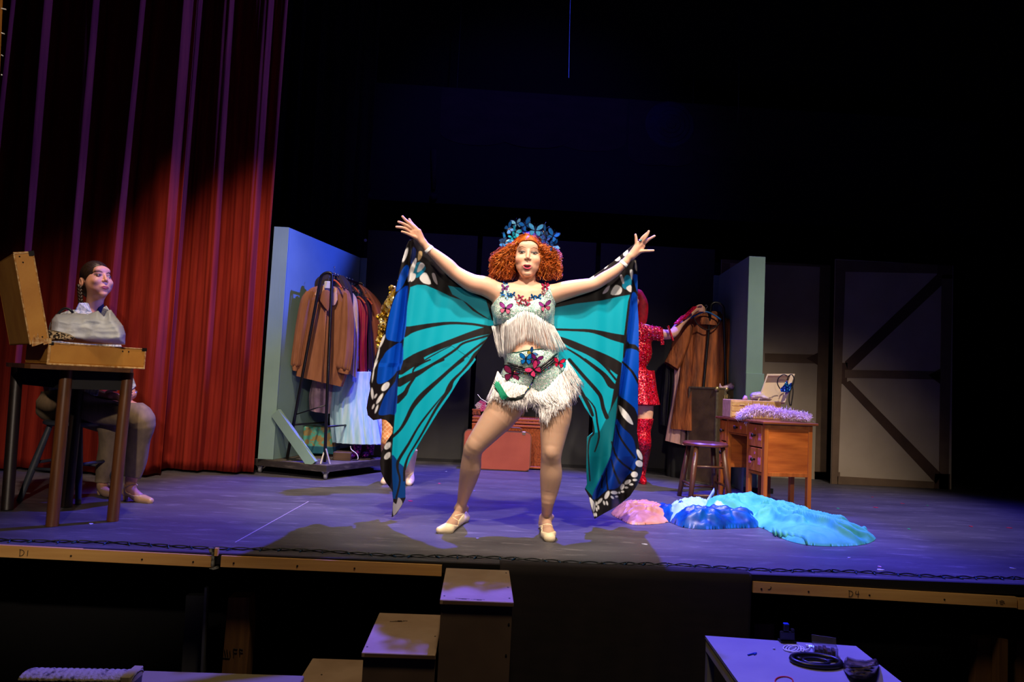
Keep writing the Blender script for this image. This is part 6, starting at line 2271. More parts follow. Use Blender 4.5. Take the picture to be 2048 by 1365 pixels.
def sG(px, py, dy):
    return hg + np.array([(px - 1056) * KP, dy - 0.03, -(py - 514) * KP]) * 0.93


face(_Sc(BG, 0.93), sG, None, 0.2)
BG.chain([Gd(826, 632, 0.02), Gd(826, 612, 0.02), Gd(826, 600, 0.02)], [0.06, 0.05, 0.05], 0.03)
BG.ell(Gd(824, 650, 0.02), (0.17, 0.10, 0.11), 0.05)
BG.ell(Gd(822, 690, 0.02), (0.14, 0.10, 0.14), 0.05)
BG.ell(Gd(818, 740, 0.02), (0.17, 0.12, 0.12), 0.05)
BG.chain([Gd(800, 640, 0.0), Gd(776, 625, -0.04), Gd(790, 598, -0.12), Gd(806, 575, -0.10)], [0.05, 0.042, 0.036, 0.024], 0.02)
BG.cap(Gd(806, 575, -0.10), Gd(812, 563, -0.10), 0.024, 0.02, 0.01)
for k in range(4):
    BG.chain([Gd(808 + 2.2 * k, 566, -0.10), Gd(809 + 3 * k, 556, -0.11), Gd(810 + 3.2 * k, 549, -0.12)], [0.009, 0.008, 0.007], 0.005, sub=2)
BG.chain([Gd(806, 572, -0.11), Gd(801, 565, -0.12), Gd(800, 560, -0.12)], [0.010, 0.009, 0.007], 0.005, sub=2)
BG.chain([Gd(848, 642, 0.0), Gd(860, 680, 0.0), Gd(862, 720, -0.05)], [0.05, 0.04, 0.028], 0.02)
BG.cap(Gd(862, 720, -0.05), Gd(858, 738, -0.08), 0.024, 0.018, 0.01)
for k in range(4):
    BG.chain([Gd(854 + 2.4 * k, 736, -0.08), Gd(853 + 2.8 * k, 746, -0.09), Gd(853 + 2.8 * k, 753, -0.085)], [0.009, 0.008, 0.007], 0.005, sub=2)
BG.chain([Gd(864, 732, -0.08), Gd(868, 740, -0.10), Gd(867, 746, -0.10)], [0.010, 0.009, 0.007], 0.005, sub=2)
gl, gr = G(776, 966), G(818, 968)
BG.chain([Gd(800, 760, 0.0), Gd(784, 820, -0.04), Gd(778, 862, -0.06), Gd(776, 890, -0.03), P(775, 930, gl[1] + 0.04), P(776, 950, gl[1] + 0.05)], [0.09, 0.075, 0.055, 0.055, 0.038, 0.03], 0.03)
BG.chain([P(776, 950, gl[1] + 0.05), gl + [0, 0.04, 0.04], gl + [-0.01, -0.05, 0.03], gl + [-0.02, -0.11, 0.02]], [0.03, 0.03, 0.027, 0.018], 0.01)
BG.chain([Gd(836, 760, 0.0), Gd(828, 820, 0.0), Gd(822, 862, 0.0), Gd(820, 895, 0.02), P(818, 935, gr[1] + 0.04), P(818, 952, gr[1] + 0.05)], [0.09, 0.075, 0.055, 0.055, 0.038, 0.03], 0.03)
BG.chain([P(818, 952, gr[1] + 0.05), gr + [0, 0.04, 0.04], gr + [0.01, -0.05, 0.03], gr + [0.01, -0.11, 0.02]], [0.03, 0.03, 0.027, 0.018], 0.01)
V, Q = BG.surface()
M_fish = mat('skin_gold', (222, 170, 130), 0.5, attr='Col')
px, py = proj(V)
C = np.zeros((len(V), 3))
C[:] = lin((222, 168, 130))
leg = (py > 780)
net = ((((px + py) % 9) < 1.2) | (((px - py) % 9) < 1.2)) & leg
C[leg] = lin((214, 140, 84))
C[net] = lin((236, 206, 160))
link_mesh('body', V, Q, M_fish, GOLD, True, None, C)
XG, YGp = BG.pixels()
SG = (BG, XG, YGp, KG, GOLD)
M_lame = sequins('gold_lame', [(214, 178, 60), (240, 214, 110), (170, 130, 30), (250, 236, 160), (120, 90, 20), (226, 196, 80)], 45, 0.25, 0.7, 0.8)
garment('leotard', [[(740, 560), (800, 560), (806, 628), (846, 628), (880, 640), (880, 700), (858, 760), (850, 800), (780, 800), (770, 740), (740, 650)]], 0.016, M_lame, src=SG)
garment('boot', [[(795, 900), (845, 900), (845, 990), (795, 990)]], 0.008, mat('pale_boot', (224, 200, 180), 0.5), src=SG)
garment('boot', [[(755, 955), (795, 955), (795, 990), (755, 990)]], 0.008, mat('pale_boot', (224, 200, 180), 0.5), src=SG)
# loose lame ruffles showing left of the wing
mb = MB()
r = np.random.RandomState(8)
for k in range(130):
    x, y = (764 + 12 * r.rand() - (k % 3) * 4, 628 + 84 * (k / 110) + 4 * r.rand()) if k < 110 else (784 + 6 * r.rand() - (k % 2) * 5, 568 + 46 * r.rand())
    c = Gd(x, y, -0.05 - 0.06 * r.rand())
    mb.ball(c, 0.012 + 0.010 * r.rand(), n=6, sc=(1, 0.5, 1.3), R=roty(r.uniform(-1, 1)) @ rotx(r.uniform(-1, 1)))
mb.build('ruffle', M_lame, GOLD)
M_hr = mat('dark_blond_hair', (120, 84, 40), 0.5, c2=(90, 60, 28), scale=(60, 60, 60))
HG = Solid(axis(float(Gd(795, 580)[0]), float(Gd(860, 580)[0]), 0.005, 0.005), axis(5.38, 5.74, 0.005, 0.005), axis(float(Gd(820, 625)[2]), float(Gd(820, 545)[2]), 0.005, 0.005))
HG.ell(hg + [0, 0.015, 0.032], (0.081, 0.100, 0.10), 0.02)
HG.ell(hg + [0, 0.07, -0.06], (0.07, 0.05, 0.09), 0.03)
Xh, Yh, Zh = np.meshgrid(*HG.ax, indexing='ij')
u = np.stack([(Xh - hg[0]) / 0.062, (Zh - hg[2] + 0.02) / 0.085], -1)
cutf = np.where(Yh < hg[1] - 0.02, (1 - np.hypot(u[..., 0], u[..., 1])) * 0.07, -1)
V, Q = HG.surface(np.maximum(HG.F, cutf).astype(np.float32))
link_mesh('hair', V, Q, M_hr, GOLD, True)

# ================================================================ dancer in red behind the other wing
YD = 6.2
KD = YD / F


def Rd(px, py, dy=0.0):
    return P(px, py, YD + dy)


g = G(1281, 968)
RED = thing('person', (g[0], g[1], 0), 'dancer in red sequins behind the right-hand wing, one hand on the coat hanger', 'person')
lo, hi = Rd(1195, 990), Rd(1412, 565)
BR = Solid(axis(float(lo[0]), float(hi[0]) + 0.3, 0.0055, 0.0055), axis(5.84, 6.78, 0.0055, 0.0055), axis(-0.01, float(hi[2]) + 0.02, 0.0055, 0.0055))
hr = Rd(1256, 600, 0.0)
RR = rotz(math.radians(20))


def sR(px, py, dy):
    return hr + RR @ (np.array([(px - 1056) * KP, dy - 0.03, -(py - 514) * KP]) * 0.93)


face(_Sc(BR, 0.93), sR, RR, 0.2)
BR.chain([Rd(1262, 648, 0.02), Rd(1262, 628, 0.02), Rd(1262, 612, 0.02)], [0.06, 0.05, 0.05], 0.03)
BR.ell(Rd(1266, 668, 0.02), (0.17, 0.11, 0.11), 0.05)
BR.ell(Rd(1268, 705, 0.02), (0.14, 0.11, 0.14), 0.05)
BR.ell(Rd(1270, 765, 0.02), (0.165, 0.12, 0.12), 0.05)
BR.chain([Rd(1292, 660, 0.0), Rd(1318, 668, -0.02), Rd(1344, 668, 0.03), Rd(1360, 648, 0.18), Rd(1378, 630, 0.32), Rd(1388, 622, 0.40)], [0.05, 0.046, 0.042, 0.036, 0.030, 0.022], 0.02)
BR.cap(Rd(1388, 622, 0.40), Rd(1397, 618, 0.44), 0.022, 0.022, 0.01)
for k in range(4):
    BR.chain([Rd(1396, 613.5 + 3.2 * k, 0.43), Rd(1405, 613 + 3.2 * k, 0.42), Rd(1409, 617 + 2.6 * k, 0.45)], [0.0095, 0.0085, 0.0075], 0.005, sub=2)
BR.chain([Rd(1390, 616, 0.41), Rd(1398, 611, 0.40), Rd(1404, 611, 0.40)], [0.010, 0.009, 0.008], 0.005, sub=2)
BR.chain([Rd(1240, 662, 0.0), Rd(1226, 700, -0.02), Rd(1232, 740, -0.06)], [0.05, 0.042, 0.03], 0.02)
BR.cap(Rd(1232, 740, -0.06), Rd(1240, 756, -0.10), 0.024, 0.02, 0.01)
for k in range(4):
    BR.chain([Rd(1236 + 2.6 * k, 754, -0.10), Rd(1238 + 2.8 * k, 763, -0.11), Rd(1239 + 2.6 * k, 769, -0.10)], [0.009, 0.008, 0.007], 0.005, sub=2)
BR.chain([Rd(1243, 748, -0.11), Rd(1249, 752, -0.12), Rd(1252, 757, -0.12)], [0.010, 0.009, 0.007], 0.005, sub=2)
rr_, rl_ = G(1282, 966), G(1240, 962)
BR.chain([Rd(1285, 785, 0.0), Rd(1290, 825, -0.02), Rd(1286, 862, -0.02), Rd(1287, 890, 0.0), P(1284, 930, rr_[1] + 0.06), P(1281, 950, rr_[1] + 0.06)], [0.088, 0.074, 0.056, 0.056, 0.038, 0.03], 0.03)
BR.chain([P(1281, 950, rr_[1] + 0.06), rr_ + [0, 0.05, 0.04], rr_ + [0, -0.04, 0.03], rr_ + [0.0, -0.10, 0.02]], [0.03, 0.03, 0.027, 0.018], 0.01)
BR.chain([Rd(1252, 785, 0.0), Rd(1246, 830, 0.0), Rd(1243, 865, 0.0), Rd(1242, 890, 0.02), P(1241, 928, rl_[1] + 0.06), P(1240, 946, rl_[1] + 0.06)], [0.088, 0.074, 0.056, 0.056, 0.038, 0.03], 0.03)
BR.chain([P(1240, 946, rl_[1] + 0.06), rl_ + [0, 0.05, 0.04], rl_ + [0, -0.04, 0.03], rl_ + [0.0, -0.10, 0.02]], [0.03, 0.03, 0.027, 0.018], 0.01)
V, Q = BR.surface()
C = np.zeros((len(V), 3))
C[:] = lin((224, 170, 136))
link_mesh('body', V, Q, M_fish, RED, True, None, C)
XR, YRp = BR.pixels()
SR = (BR, XR, YRp, KD, RED)
M_red = sequins('red_sequins', [(190, 8, 30), (230, 14, 44), (150, 4, 24), (210, 10, 36), (170, 6, 28), (240, 60, 90), (120, 4, 20), (224, 20, 60)], 110, 0.3, 0.3, 0.7)
M_redf = mat('red_cloth', (200, 12, 36), 0.6, c2=(150, 6, 24), scale=(20, 20, 20))
garment('dress', [[(1215, 648), (1250, 640), (1275, 640), (1290, 650), (1322, 654), (1326, 690), (1316, 700), (1312, 760), (1322, 800), (1318, 812), (1215, 812), (1215, 700)]], 0.020, M_red, src=SR)
loft('skirt', [(1232, 740, 1308, 742, .13), (1228, 775, 1312, 778, .15), (1224, 806, 1318, 810, .17)], YD, M_red, RED, folds=12, amp=0.012, seed=4, nr=20)
for x0, y0, x1, y1 in ((1322, 656, 1325, 690), (1336, 652, 1346, 682), (1352, 648, 1368, 632), (1366, 638, 1390, 614)):
    dd_ = -0.07 + 0.40 * max(0, (x0 - 1336) / 52)
    a, b = Rd(x0, y0, dd_), Rd(x1, y1, dd_ + (0.08 if x0 > 1340 else 0))
    MB().bar(a, b, 0.045 if x0 > 1340 else 0.03, 0.012).build('sleeve_band', M_red, RED)
garment('boot', [[(1262, 838), (1312, 838), (1312, 990), (1262, 990)]], 0.012, M_red, src=SR)
garment('boot', [[(1215, 838), (1262, 838), (1262, 990), (1215, 990)]], 0.012, M_red, src=SR)
HR = Solid(axis(float(Rd(1232, 590)[0]), float(Rd(1300, 590)[0]), 0.005, 0.005), axis(6.0, 6.44, 0.005, 0.005), axis(float(Rd(1260, 665)[2]), float(Rd(1260, 565)[2]), 0.005, 0.005))
HR.ell(hr + [0.01, 0.02, 0.03], (0.09, 0.105, 0.105), 0.02)
HR.chain([Rd(1276, 590, 0.05), Rd(1284, 610, 0.05), Rd(1284, 640, 0.04), Rd(1280, 655, 0.04)], [0.05, 0.055, 0.045, 0.03], 0.03)
Xh, Yh, Zh = np.meshgrid(*HR.ax, indexing='ij')
l_ = np.stack([Xh - hr[0], Yh - hr[1], Zh - hr[2]], -1) @ RR
cutf = np.where(l_[..., 1] < -0.02, (1 - np.hypot(l_[..., 0] / 0.064, (l_[..., 2] + 0.02) / 0.088)) * 0.07, -1)
V, Q = HR.surface(np.maximum(HR.F, cutf).astype(np.float32))
link_mesh('head_scarf', V, Q, M_redf, RED, True)
# glinting trims: bright hologram dots in rows down the dress
rv = np.random.RandomState(5)
dt = body_tree(*BR.surface(np.maximum(BR.F - 0.022, -9)))
mb = MB()
for xx in (1278, 1287, 1296, 1305, 1313):
    for k in range(26):
        y = 652 + 6 * k + rv.normal(0, 1)
        x = xx + 2.2 * math.sin(k * 0.35) + rv.normal(0, 0.4)
        p = on(dt, x, y, 0.006)
        if p is None or y > 806:
            continue
        if y > 745:
            p = P(x, y, min(p[1], YD - 0.165 * math.sin(math.acos(max(-1, min(1, (x - 1270) / 46)))) - 0.01))
        mb.cur = rv.randint(0, 5)
        mb.ball(p, 0.0032, n=6)
mb.build('hologram_trim', [mat('holo_%d' % k, c, 0.15, 0.4) for k, c in enumerate(((250, 220, 60), (60, 230, 120), (250, 120, 220), (120, 160, 255), (255, 240, 240)))], RED, True)['kind'] = 'stuff'

# ================================================================ right rack with the fur coat
YF = 6.72
n0, n1, n2, n3, n4 = P(1385, 1000, 6.05), P(1421.5, 614, YF), P(1434, 606, YF), P(1447, 618, YF), P(1456, 985, 6.2)
n0, n4 = P(1392, 900, YF), P(1459, 900, YF)
n0[2] = n4[2] = 0.014
near = [n0, n1, n2, n3, n4]
far = [p + np.array([-0.08, 0.5, 0.0]) for p in near]
t = rack('clothes_rack', 'black tubular clothes rack holding the brown fur coat', near, far, n2[2])
FUR = mat('brown_fur', (176, 96, 42), 0.75, c2=(100, 50, 20), scale=(26, 26, 3.5), detail=8, bump=0.012, bscale=(55, 55, 9))
t = thing('fur_coat', P(1400, 865, 6.86), 'long brown fur coat with short wide sleeves hung on the right rack', 'coat')
loft('body', [(1392, 628, 1446, 634, .05), (1372, 640, 1472, 652, .11), (1366, 680, 1474, 690, .13), (1360, 740, 1475, 748, .13), (1348, 810, 1474, 815, .14), (1341, 858, 1470, 866, .15)], 6.86, FUR, t, folds=8, amp=0.018, seed=2)
loft('sleeve', [(1374, 636, 1392, 640, .04), (1352, 662, 1384, 672, .075), (1340, 700, 1370, 712, .08), (1329, 724, 1356, 742, .08)], 6.80, FUR, t, folds=4, amp=0.008, seed=3)
loft('sleeve', [(1455, 638, 1468, 644, .04), (1458, 668, 1478, 672, .06), (1460, 720, 1478, 724, .06)], 6.82, FUR, t, folds=4, amp=0.008, seed=4)
loft('collar', [(1390, 622, 1440, 624, .04), (1382, 634, 1446, 638, .10), (1388, 650, 1440, 654, .12)], 6.82, FUR, t, folds=3, amp=0.006, seed=5, nr=10)
MB().tube([P(x, y, 6.69) for x, y in smooth([(1386, 632), (1394, 648), (1412, 660), (1430, 655), (1444, 640)], 5)], 0.006, n=6).build('collar_edge', mat('dark_seam', (30, 16, 10), 0.8), t, True)
hanger(1412, 624, 6.68, 0.15, mat('blue_hanger', (40, 110, 160), 0.3), t, 0.0)
hung('slip', 'pale pink slip dress showing below and left of the fur coat', 'dress', [(1350, 700, 1380, 704, .04), (1346, 790, 1376, 800, .06), (1336, 850, 1374, 862, .07), (1331, 882, 1372, 892, .08)], 6.9, M_fab('pale_pink_slip', (216, 170, 156), (196, 150, 138)), seed=21)
hung('dress', 'black sheer dress hanging left of the fur coat', 'dress', [(1330, 728, 1352, 732, .03), (1326, 760, 1356, 770, .06), (1322, 810, 1350, 820, .06), (1322, 850, 1342, 856, .06)], 7.1, mat('black_sheer', (20, 20, 22), 0.5, c2=(60, 60, 62), scale=(20, 20, 20), lo=0.6, hi=0.75), seed=23)
hung('dress', 'long black dress hanging down behind the pale pink slip', 'dress', [(1338, 840, 1396, 844, .08), (1336, 900, 1400, 904, .10), (1334, 950, 1398, 955, .11), (1336, 966, 1396, 970, .11)], 7.05, M_fab('black_dress', (13, 13, 15)), seed=25)

# ---- steamer trunk standing on end
M_tr1 = mat('brown_fibre_board', (104, 84, 60), 0.45, c2=(80, 64, 46), scale=(9, 9, 9), detail=6, bump=0.0008, bscale=(90, 90, 90))
M_tr2 = mat('grey_binding', (112, 102, 84), 0.5, c2=(90, 80, 64), scale=(30, 30, 30))
M_brs = mat('aged_brass', (190, 168, 120), 0.35, 0.8)
c0 = G(1428, 973)
Rt_ = rotz(math.radians(28))
t = thing('steamer_trunk', c0, 'dark brown steamer trunk with brass fittings standing on end behind the wooden stool', 'trunk')
HT = float(P(1428, 776, c0[1])[2])
# local frame: x to the right and back, y back and left
mb = MB()
mb.box((0.0, 0.0, 0.012), (0.125, 0.36, HT), Rt_, c0, bev=0.006)
mb.build('half', M_tr1, t)
Rt2 = rotz(math.radians(28))
mb = MB()
mb.box((0.135, 0.02, 0.012), (0.32, 0.36, HT - 0.005), Rt2, c0, bev=0.006)
mb.build('half', M_tr1, t)
mb = MB()
for a, b in (((-0.004, -0.004, 0.004), (0.020, 0.012, HT + 0.004)), ((0.100, -0.004, 0.004), (0.128, 0.012, HT + 0.004)), ((-0.004, 0.345, 0.004), (0.012, 0.364, HT + 0.004)), ((-0.004, -0.004, HT - 0.012), (0.128, 0.364, HT + 0.005)), ((-0.004, -0.004, 0.0), (0.128, 0.364, 0.016))):
    mb.box(a, b, Rt_, c0, bev=0.002)
for a, b in (((0.133, 0.010, 0.004), (0.145, 0.03, HT)), ((0.133, 0.010, HT - 0.016), (0.324, 0.03, HT)), ((0.310, 0.012, 0.004), (0.324, 0.03, HT))):
    mb.box(a, b, Rt2, c0, bev=0.002)
mb.build('edge_binding', M_tr2, t)
for h_ in (HT - 0.085, HT * 0.52, HT * 0.26):
    mb = MB()
    mb.box((0.090, -0.014, h_ - 0.02), (0.165, -0.004, h_ + 0.02), Rt_, c0, bev=0.003)
    mb.box((0.115, -0.022, h_ - 0.008), (0.140, -0.012, h_ + 0.03), Rt_, c0, bev=0.002)
    mb.build('latch', M_brs, t)
for x_, z_ in ((0.0, HT), (0.125, HT), (0.0, 0.02), (0.125, 0.02)):
    MB().ball(c0 + Rt_ @ np.array([x_, 0.0, z_ - 0.01]), 0.026, n=10, sc=(1, 0.8, 1)).build('corner_cap', M_brs, t, True)
MB().tube([c0 + Rt_ @ np.array(p) for p in smooth([(0.012, -0.01, 0.10), (0.03, -0.02, 0.075), (0.06, -0.022, 0.07), (0.09, -0.02, 0.075), (0.108, -0.01, 0.10)], 4)], 0.006, n=7).build('handle', M_brs, t, True)
o = pile('cloth_scrap', [(1436, 776), (1440, 766), (1444, 774), (1452, 770), (1462, 765), (1470, 772), (1468, 779), (1450, 781), (1438, 780)], 0, 0, c0[1] + 0.05, c0[1] + 0.11, mat('pale_scrap', (222, 190, 196), 0.7, c2=(130, 90, 170), scale=(20, 20, 20)), lab='small pale pink and purple cloth lying on top of the trunk', amp=0.005, freq=(3, 2.4), cw=5)

# ---- wooden stool
M_wst = wood('stool_walnut', (92, 54, 32), (66, 36, 20), axis=2, rough=0.38, coat=0.2)
fl, fr_ = G(1380, 1005), G(1461, 1008)
cst = (fl + fr_) / 2
t = thing('stool', (cst[0], cst[1], 0), 'dark brown wooden stool standing in front of the steamer trunk', 'stool')
zs = float(P(1416, 888, 5.6)[2])
rs_ = 0.178
feet = [fl, fr_, fl + [0.0, 0.30, 0], fr_ + [-0.02, 0.30, 0]]
cst = sum(feet) / 4
mb = MB()
mb.lathe([(rs_ - 0.02, 0.0), (rs_, 0.008), (rs_, 0.022), (rs_ - 0.012, 0.032), (0.05, 0.026)], at=(cst[0], cst[1], zs - 0.02), n=36)
autosmooth(mb.build('seat', wood('stool_seat', (104, 58, 48), (80, 42, 34), axis=0, rough=0.35, coat=0.3), t))
tp = []
for f in feet:
    a = np.array([cst[0] + (f[0] - cst[0]) * 0.66, cst[1] + (f[1] - cst[1]) * 0.66, zs - 0.02])
    tp.append(a)
    MB().tube([f, f + (a - f) * 0.45, a], [0.018, 0.023, 0.019], n=12).build('leg', M_wst, t, True)
for i, j, hs in ((0, 1, (0.12, 0.64)), (2, 3, (0.2,)), (0, 2, (0.3,)), (1, 3, (0.3,))):
    for h_ in hs:
        MB().tube([feet[i] + (tp[i] - feet[i]) * h_, feet[j] + (tp[j] - feet[j]) * h_], 0.010, n=9).build('rung', M_wst, t, True)

# ---- vanity desk
M_des = wood('honey_oak', (206, 118, 46), (172, 86, 28), axis=2, rough=0.4, coat=0.25)
M_panel = mat('figured_panel', (222, 120, 44), 0.42, c2=(160, 74, 22), scale=(3.0, 3.0, 22), detail=8, coat=0.25, lo=0.3, hi=0.7)
M_dtop = wood('desk_top_oak', (156, 86, 40), (122, 62, 24), axis=0, rough=0.4, coat=0.2)
Cc, Dd = G(1622, 1021), G(1583, 1009)
wv = Dd - Cc
PW = np.linalg.norm(wv)
ex = -wv / PW                      # along the desk front, towards C
ey = np.array([ex[1], -ex[0], 0])
ey = np.array([-ex[1], ex[0], 0])
Bq = Cc + np.array([-wv[1], wv[0], 0]) / PW * 0.40
ey = (Cc - Bq) / 0.40              # from the drawer front to the back
RD = np.column_stack([wv / PW, ey, [0, 0, 1.0]])   # local x: away along the front, y: front to back
ZD_ = float(P(1527, 843, Bq[1])[2])
t = thing('vanity_desk', (Bq + RD @ np.array([0.4, 0.2, 0])), 'honey oak kneehole desk with butterfly-stencilled drawers at the right', 'desk')


def dbox(mb, a, b, bev=0.002):
    return mb.box(a, b, RD, Bq, bev=bev)


DL, DW = 0.72, 0.40
PF = 0.15
p_ = 0.034
zl = 0.245
mb = MB()
dbox(mb, (-0.03, -0.03, ZD_ - 0.02), (DL + 0.03, DW + 0.03, ZD_), 0.004)
mb.build('desk_top', M_dtop, t)
for x_ in (0.0, PW - p_, DL - PF, DL - p_):
    for y_ in (0.0, DW - p_):
        dbox(MB(), (x_, y_, 0.0), (x_ + p_, y_ + p_, ZD_ - 0.02)).build('leg', M_des, t)
PW1 = PW
for x0 in (0.0, DL - PF):
    PW = PW1 if x0 == 0 else PF
    for xx in (x0 + 0.006, x0 + PW - 0.018):
        dbox(MB(), (xx, p_, zl + 0.03), (xx + 0.010, DW - p_, ZD_ - 0.05), 0.0).build('side_panel', M_panel, t)
    mb = MB()
    for xx in (x0 + 0.002, x0 + PW - p_ + 0.004):
        dbox(mb, (xx, p_, zl), (xx + p_ - 0.006, DW - p_, zl + 0.03))
        dbox(mb, (xx, p_, ZD_ - 0.05), (xx + p_ - 0.006, DW - p_, ZD_ - 0.02))
    dbox(mb, (x0 + p_, DW - 0.02, zl), (x0 + PW - p_, DW - 0.008, ZD_ - 0.03))
    dbox(mb, (x0 + p_, 0.004, zl), (x0 + PW - p_, DW - p_, zl + 0.022))
    mb.build('pedestal_frame', M_des, t)
    zz = [zl + 0.026, (zl + ZD_) / 2 - 0.004, (zl + ZD_) / 2 + 0.006, ZD_ - 0.03]
    for k in (0, 2):
        dr = dbox(MB(), (x0 + p_ + 0.002, -0.004, zz[k]), (x0 + PW - p_ - 0.002, 0.03, zz[k + 1]), 0.003).build('drawer', M_des, t)
        ORG[dr.name] = ORG[t.name]
        cz = (zz[k] + zz[k + 1]) / 2
        kb = MB()
        c = Bq + RD @ np.array([x0 + PW / 2, -0.012, cz])
        kb.lathe([(0.008, -0.008), (0.007, 0.006), (0.016, 0.014), (0.012, 0.024)], at=c, n=12, R=RD @ rotx(PI / 2))
        kb.build('knob', mat('black_brass_knob', (60, 54, 44), 0.35, 0.7), dr, True)
        if x0 == 0.0:
            dcl = MB()
            for sg in (-1, 1):
                for w_ in (-1, 1):
                    cc = np.array([x0 + PW / 2 + sg * 0.068 + w_ * 0.008, -0.0058, cz - 0.012])
                    for dz, sz in ((0.014, (0.008, 0.019)), (-0.012, (0.0065, 0.013))):
                        pl = [(cc[0] + w_ * 0.003 + sz[0] * math.cos(a), cc[2] + dz + sz[1] * math.sin(a)) for a in np.linspace(0, 2 * PI, 13)[:-1]]
                        dcl.prism(pl, 0.002, M=RD, at=Bq + RD @ np.array([0, cc[1], 0]))
            for a0 in (0.02,):
                pl = [(x0 + PW / 2 + 0.008 * math.cos(a), cz + 0.048 + 0.010 * math.sin(a)) for a in np.linspace(0, 2 * PI, 9)[:-1]]
                dcl.prism(pl, 0.002, M=RD, at=Bq + RD @ np.array([0, -0.0058, 0]))
            dcl.build('butterfly_stencil', mat('pink_stencil', (214, 90, 120), 0.6, c2=(236, 150, 170), scale=(50, 50, 50)), dr)
PW = PW1
# centre drawer and back rail over the kneehole
mb = MB()
dbox(mb, (PW, DW - 0.02, ZD_ - 0.16), (DL - PF, DW - 0.008, ZD_ - 0.02))
dbox(mb, (PW - 0.01, 0.006, ZD_ - 0.135), (DL - PF + 0.01, 0.03, ZD_ - 0.125))
mb.build('kneehole_rail', M_des, t)
dr = dbox(MB(), (PW + 0.006, -0.002, ZD_ - 0.122), (DL - PF - 0.006, 0.03, ZD_ - 0.026), 0.003).build('drawer', M_des, t)
for u in (0.5,):
    c = Bq + RD @ np.array([PW + (DL - PF - PW) * u, -0.01, ZD_ - 0.075])
    kb = MB()
    kb.lathe([(0.008, -0.008), (0.007, 0.006), (0.016, 0.014), (0.012, 0.024)], at=c, n=12, R=RD @ rotx(PI / 2))
    kb.build('knob', mat('black_brass_knob', (60, 54, 44), 0.35, 0.7), dr, True)
    dcl = MB()
    for sg in (-1, 1):
        pl = [(PW + (DL - PF - PW) * u + sg * 0.055 + 0.012 * math.cos(a), ZD_ - 0.072 + 0.02 * math.sin(a) * (1 + 0.5 * math.cos(2 * a))) for a in np.linspace(0, 2 * PI, 15)[:-1]]
        dcl.prism(pl, 0.002, M=RD, at=Bq + RD @ np.array([0, -0.0048, 0]))
    dcl.build('butterfly_stencil', mat('pink_stencil', (214, 90, 120), 0.6), dr)


def dk(x, y, z=0.0):
    return Bq + RD @ np.array([x, y, 0]) + np.array([0, 0, ZD_ + z])


def near_desk(px, py, ylocal):
    """point on the desk seen at this pixel, on the upright plane at local depth y"""
    d = ray(px, py)
    nrm = ey
    k = ((Bq + ey * ylocal - CAM) @ nrm) / (d @ nrm)
    return CAM + d * k


# ---- open vanity case with drawers
M_cream = mat('cream_leatherette', (226, 184, 108), 0.55, c2=(208, 164, 90), scale=(30, 30, 30), bump=0.0004, bscale=(120, 120, 120))
M_lining = mat('cream_lining', (222, 200, 168), 0.7)
Yc = 5.72
a, b = P(1459, 828, Yc + 0.12), P(1545, 828, Yc)
t = thing('vanity_case', (P(1500, 828, Yc)[0], Yc, ZD_), 'open cream vanity case with small drawers standing on the desk', 'case')
xa, xb, xc = P(1457, 820, Yc + 0.05)[0], P(1505, 820, Yc)[0], P(1562, 820, Yc)[0]
zt1 = float(P(1480, 800, Yc)[2])
mb = MB()
mb.box((xa, Yc, ZD_ + 0.001), (xb, Yc + 0.20, zt1), bev=0.005)
mb.build('drawer_block', M_cream, t)
for k in range(3):
    z0_ = ZD_ + 0.012 + k * (zt1 - ZD_ - 0.02) / 3
    q = MB().box((xa + 0.008, Yc - 0.006, z0_), (xb - 0.006, Yc + 0.01, z0_ + (zt1 - ZD_ - 0.02) / 3 - 0.006), bev=0.002).build('drawer', M_cream, t)
    MB().tube([((xa + xb) / 2 - 0.018, Yc - 0.010, z0_ + 0.012), ((xa + xb) / 2 + 0.018, Yc - 0.010, z0_ + 0.012)], 0.0025, n=6).build('pull', M_brs, q)
mb = MB()
z2 = zt1
mb.box((xb + 0.002, Yc, ZD_ + 0.001), (xc, Yc + 0.02, z2), bev=0.004)
mb.box((xb + 0.002, Yc + 0.20, ZD_ + 0.001), (xc, Yc + 0.22, z2), bev=0.004)
mb.box((xc - 0.012, Yc + 0.02, ZD_ + 0.001), (xc, Yc + 0.20, z2), bev=0.004)
mb.box((xb + 0.002, Yc + 0.02, ZD_ + 0.001), (xc - 0.012, Yc + 0.20, ZD_ + 0.012), bev=0.003)
mb.build('tray', M_cream, t)
# lid: a shallow box leaning back to the right
tl, tr, brr, bll = P(1533, 752, Yc + 0.12), P(1588, 752, Yc + 0.06), P(1562, 818, Yc), P(1513, 808, Yc + 0.08)
u_ = tr - tl
v_ = bll - tl
nn = np.cross(u_, v_)
nn /= np.linalg.norm(nn)
if nn[1] > 0:
    nn = -nn
mb = MB()
Z_ = lambda s_, q_: tl + u_ * s_ + v_ * q_
th = 0.055
for s0, q0_, s1, q1, d0, d1_ in ((0, 0, 1, 1, -0.006, 0.0), (0, 0, 1, 0.06, 0.0, th), (0.86, 0.06, 1.0, 1, 0.0, th), (0, 0.06, 0.05, 1, 0.0, th)):
    V = []
    for d_ in (d0, d1_):
        for s_, q_ in ((s0, q0_), (s1, q0_), (s1, q1), (s0, q1)):
            V.append(Z_(s_, q_) + nn * d_)
    mb.add(V, [(0, 1, 2, 3), (7, 6, 5, 4), (0, 4, 5, 1), (1, 5, 6, 2), (2, 6, 7, 3), (3, 7, 4, 0)])
mb.build('lid', M_lining, t)
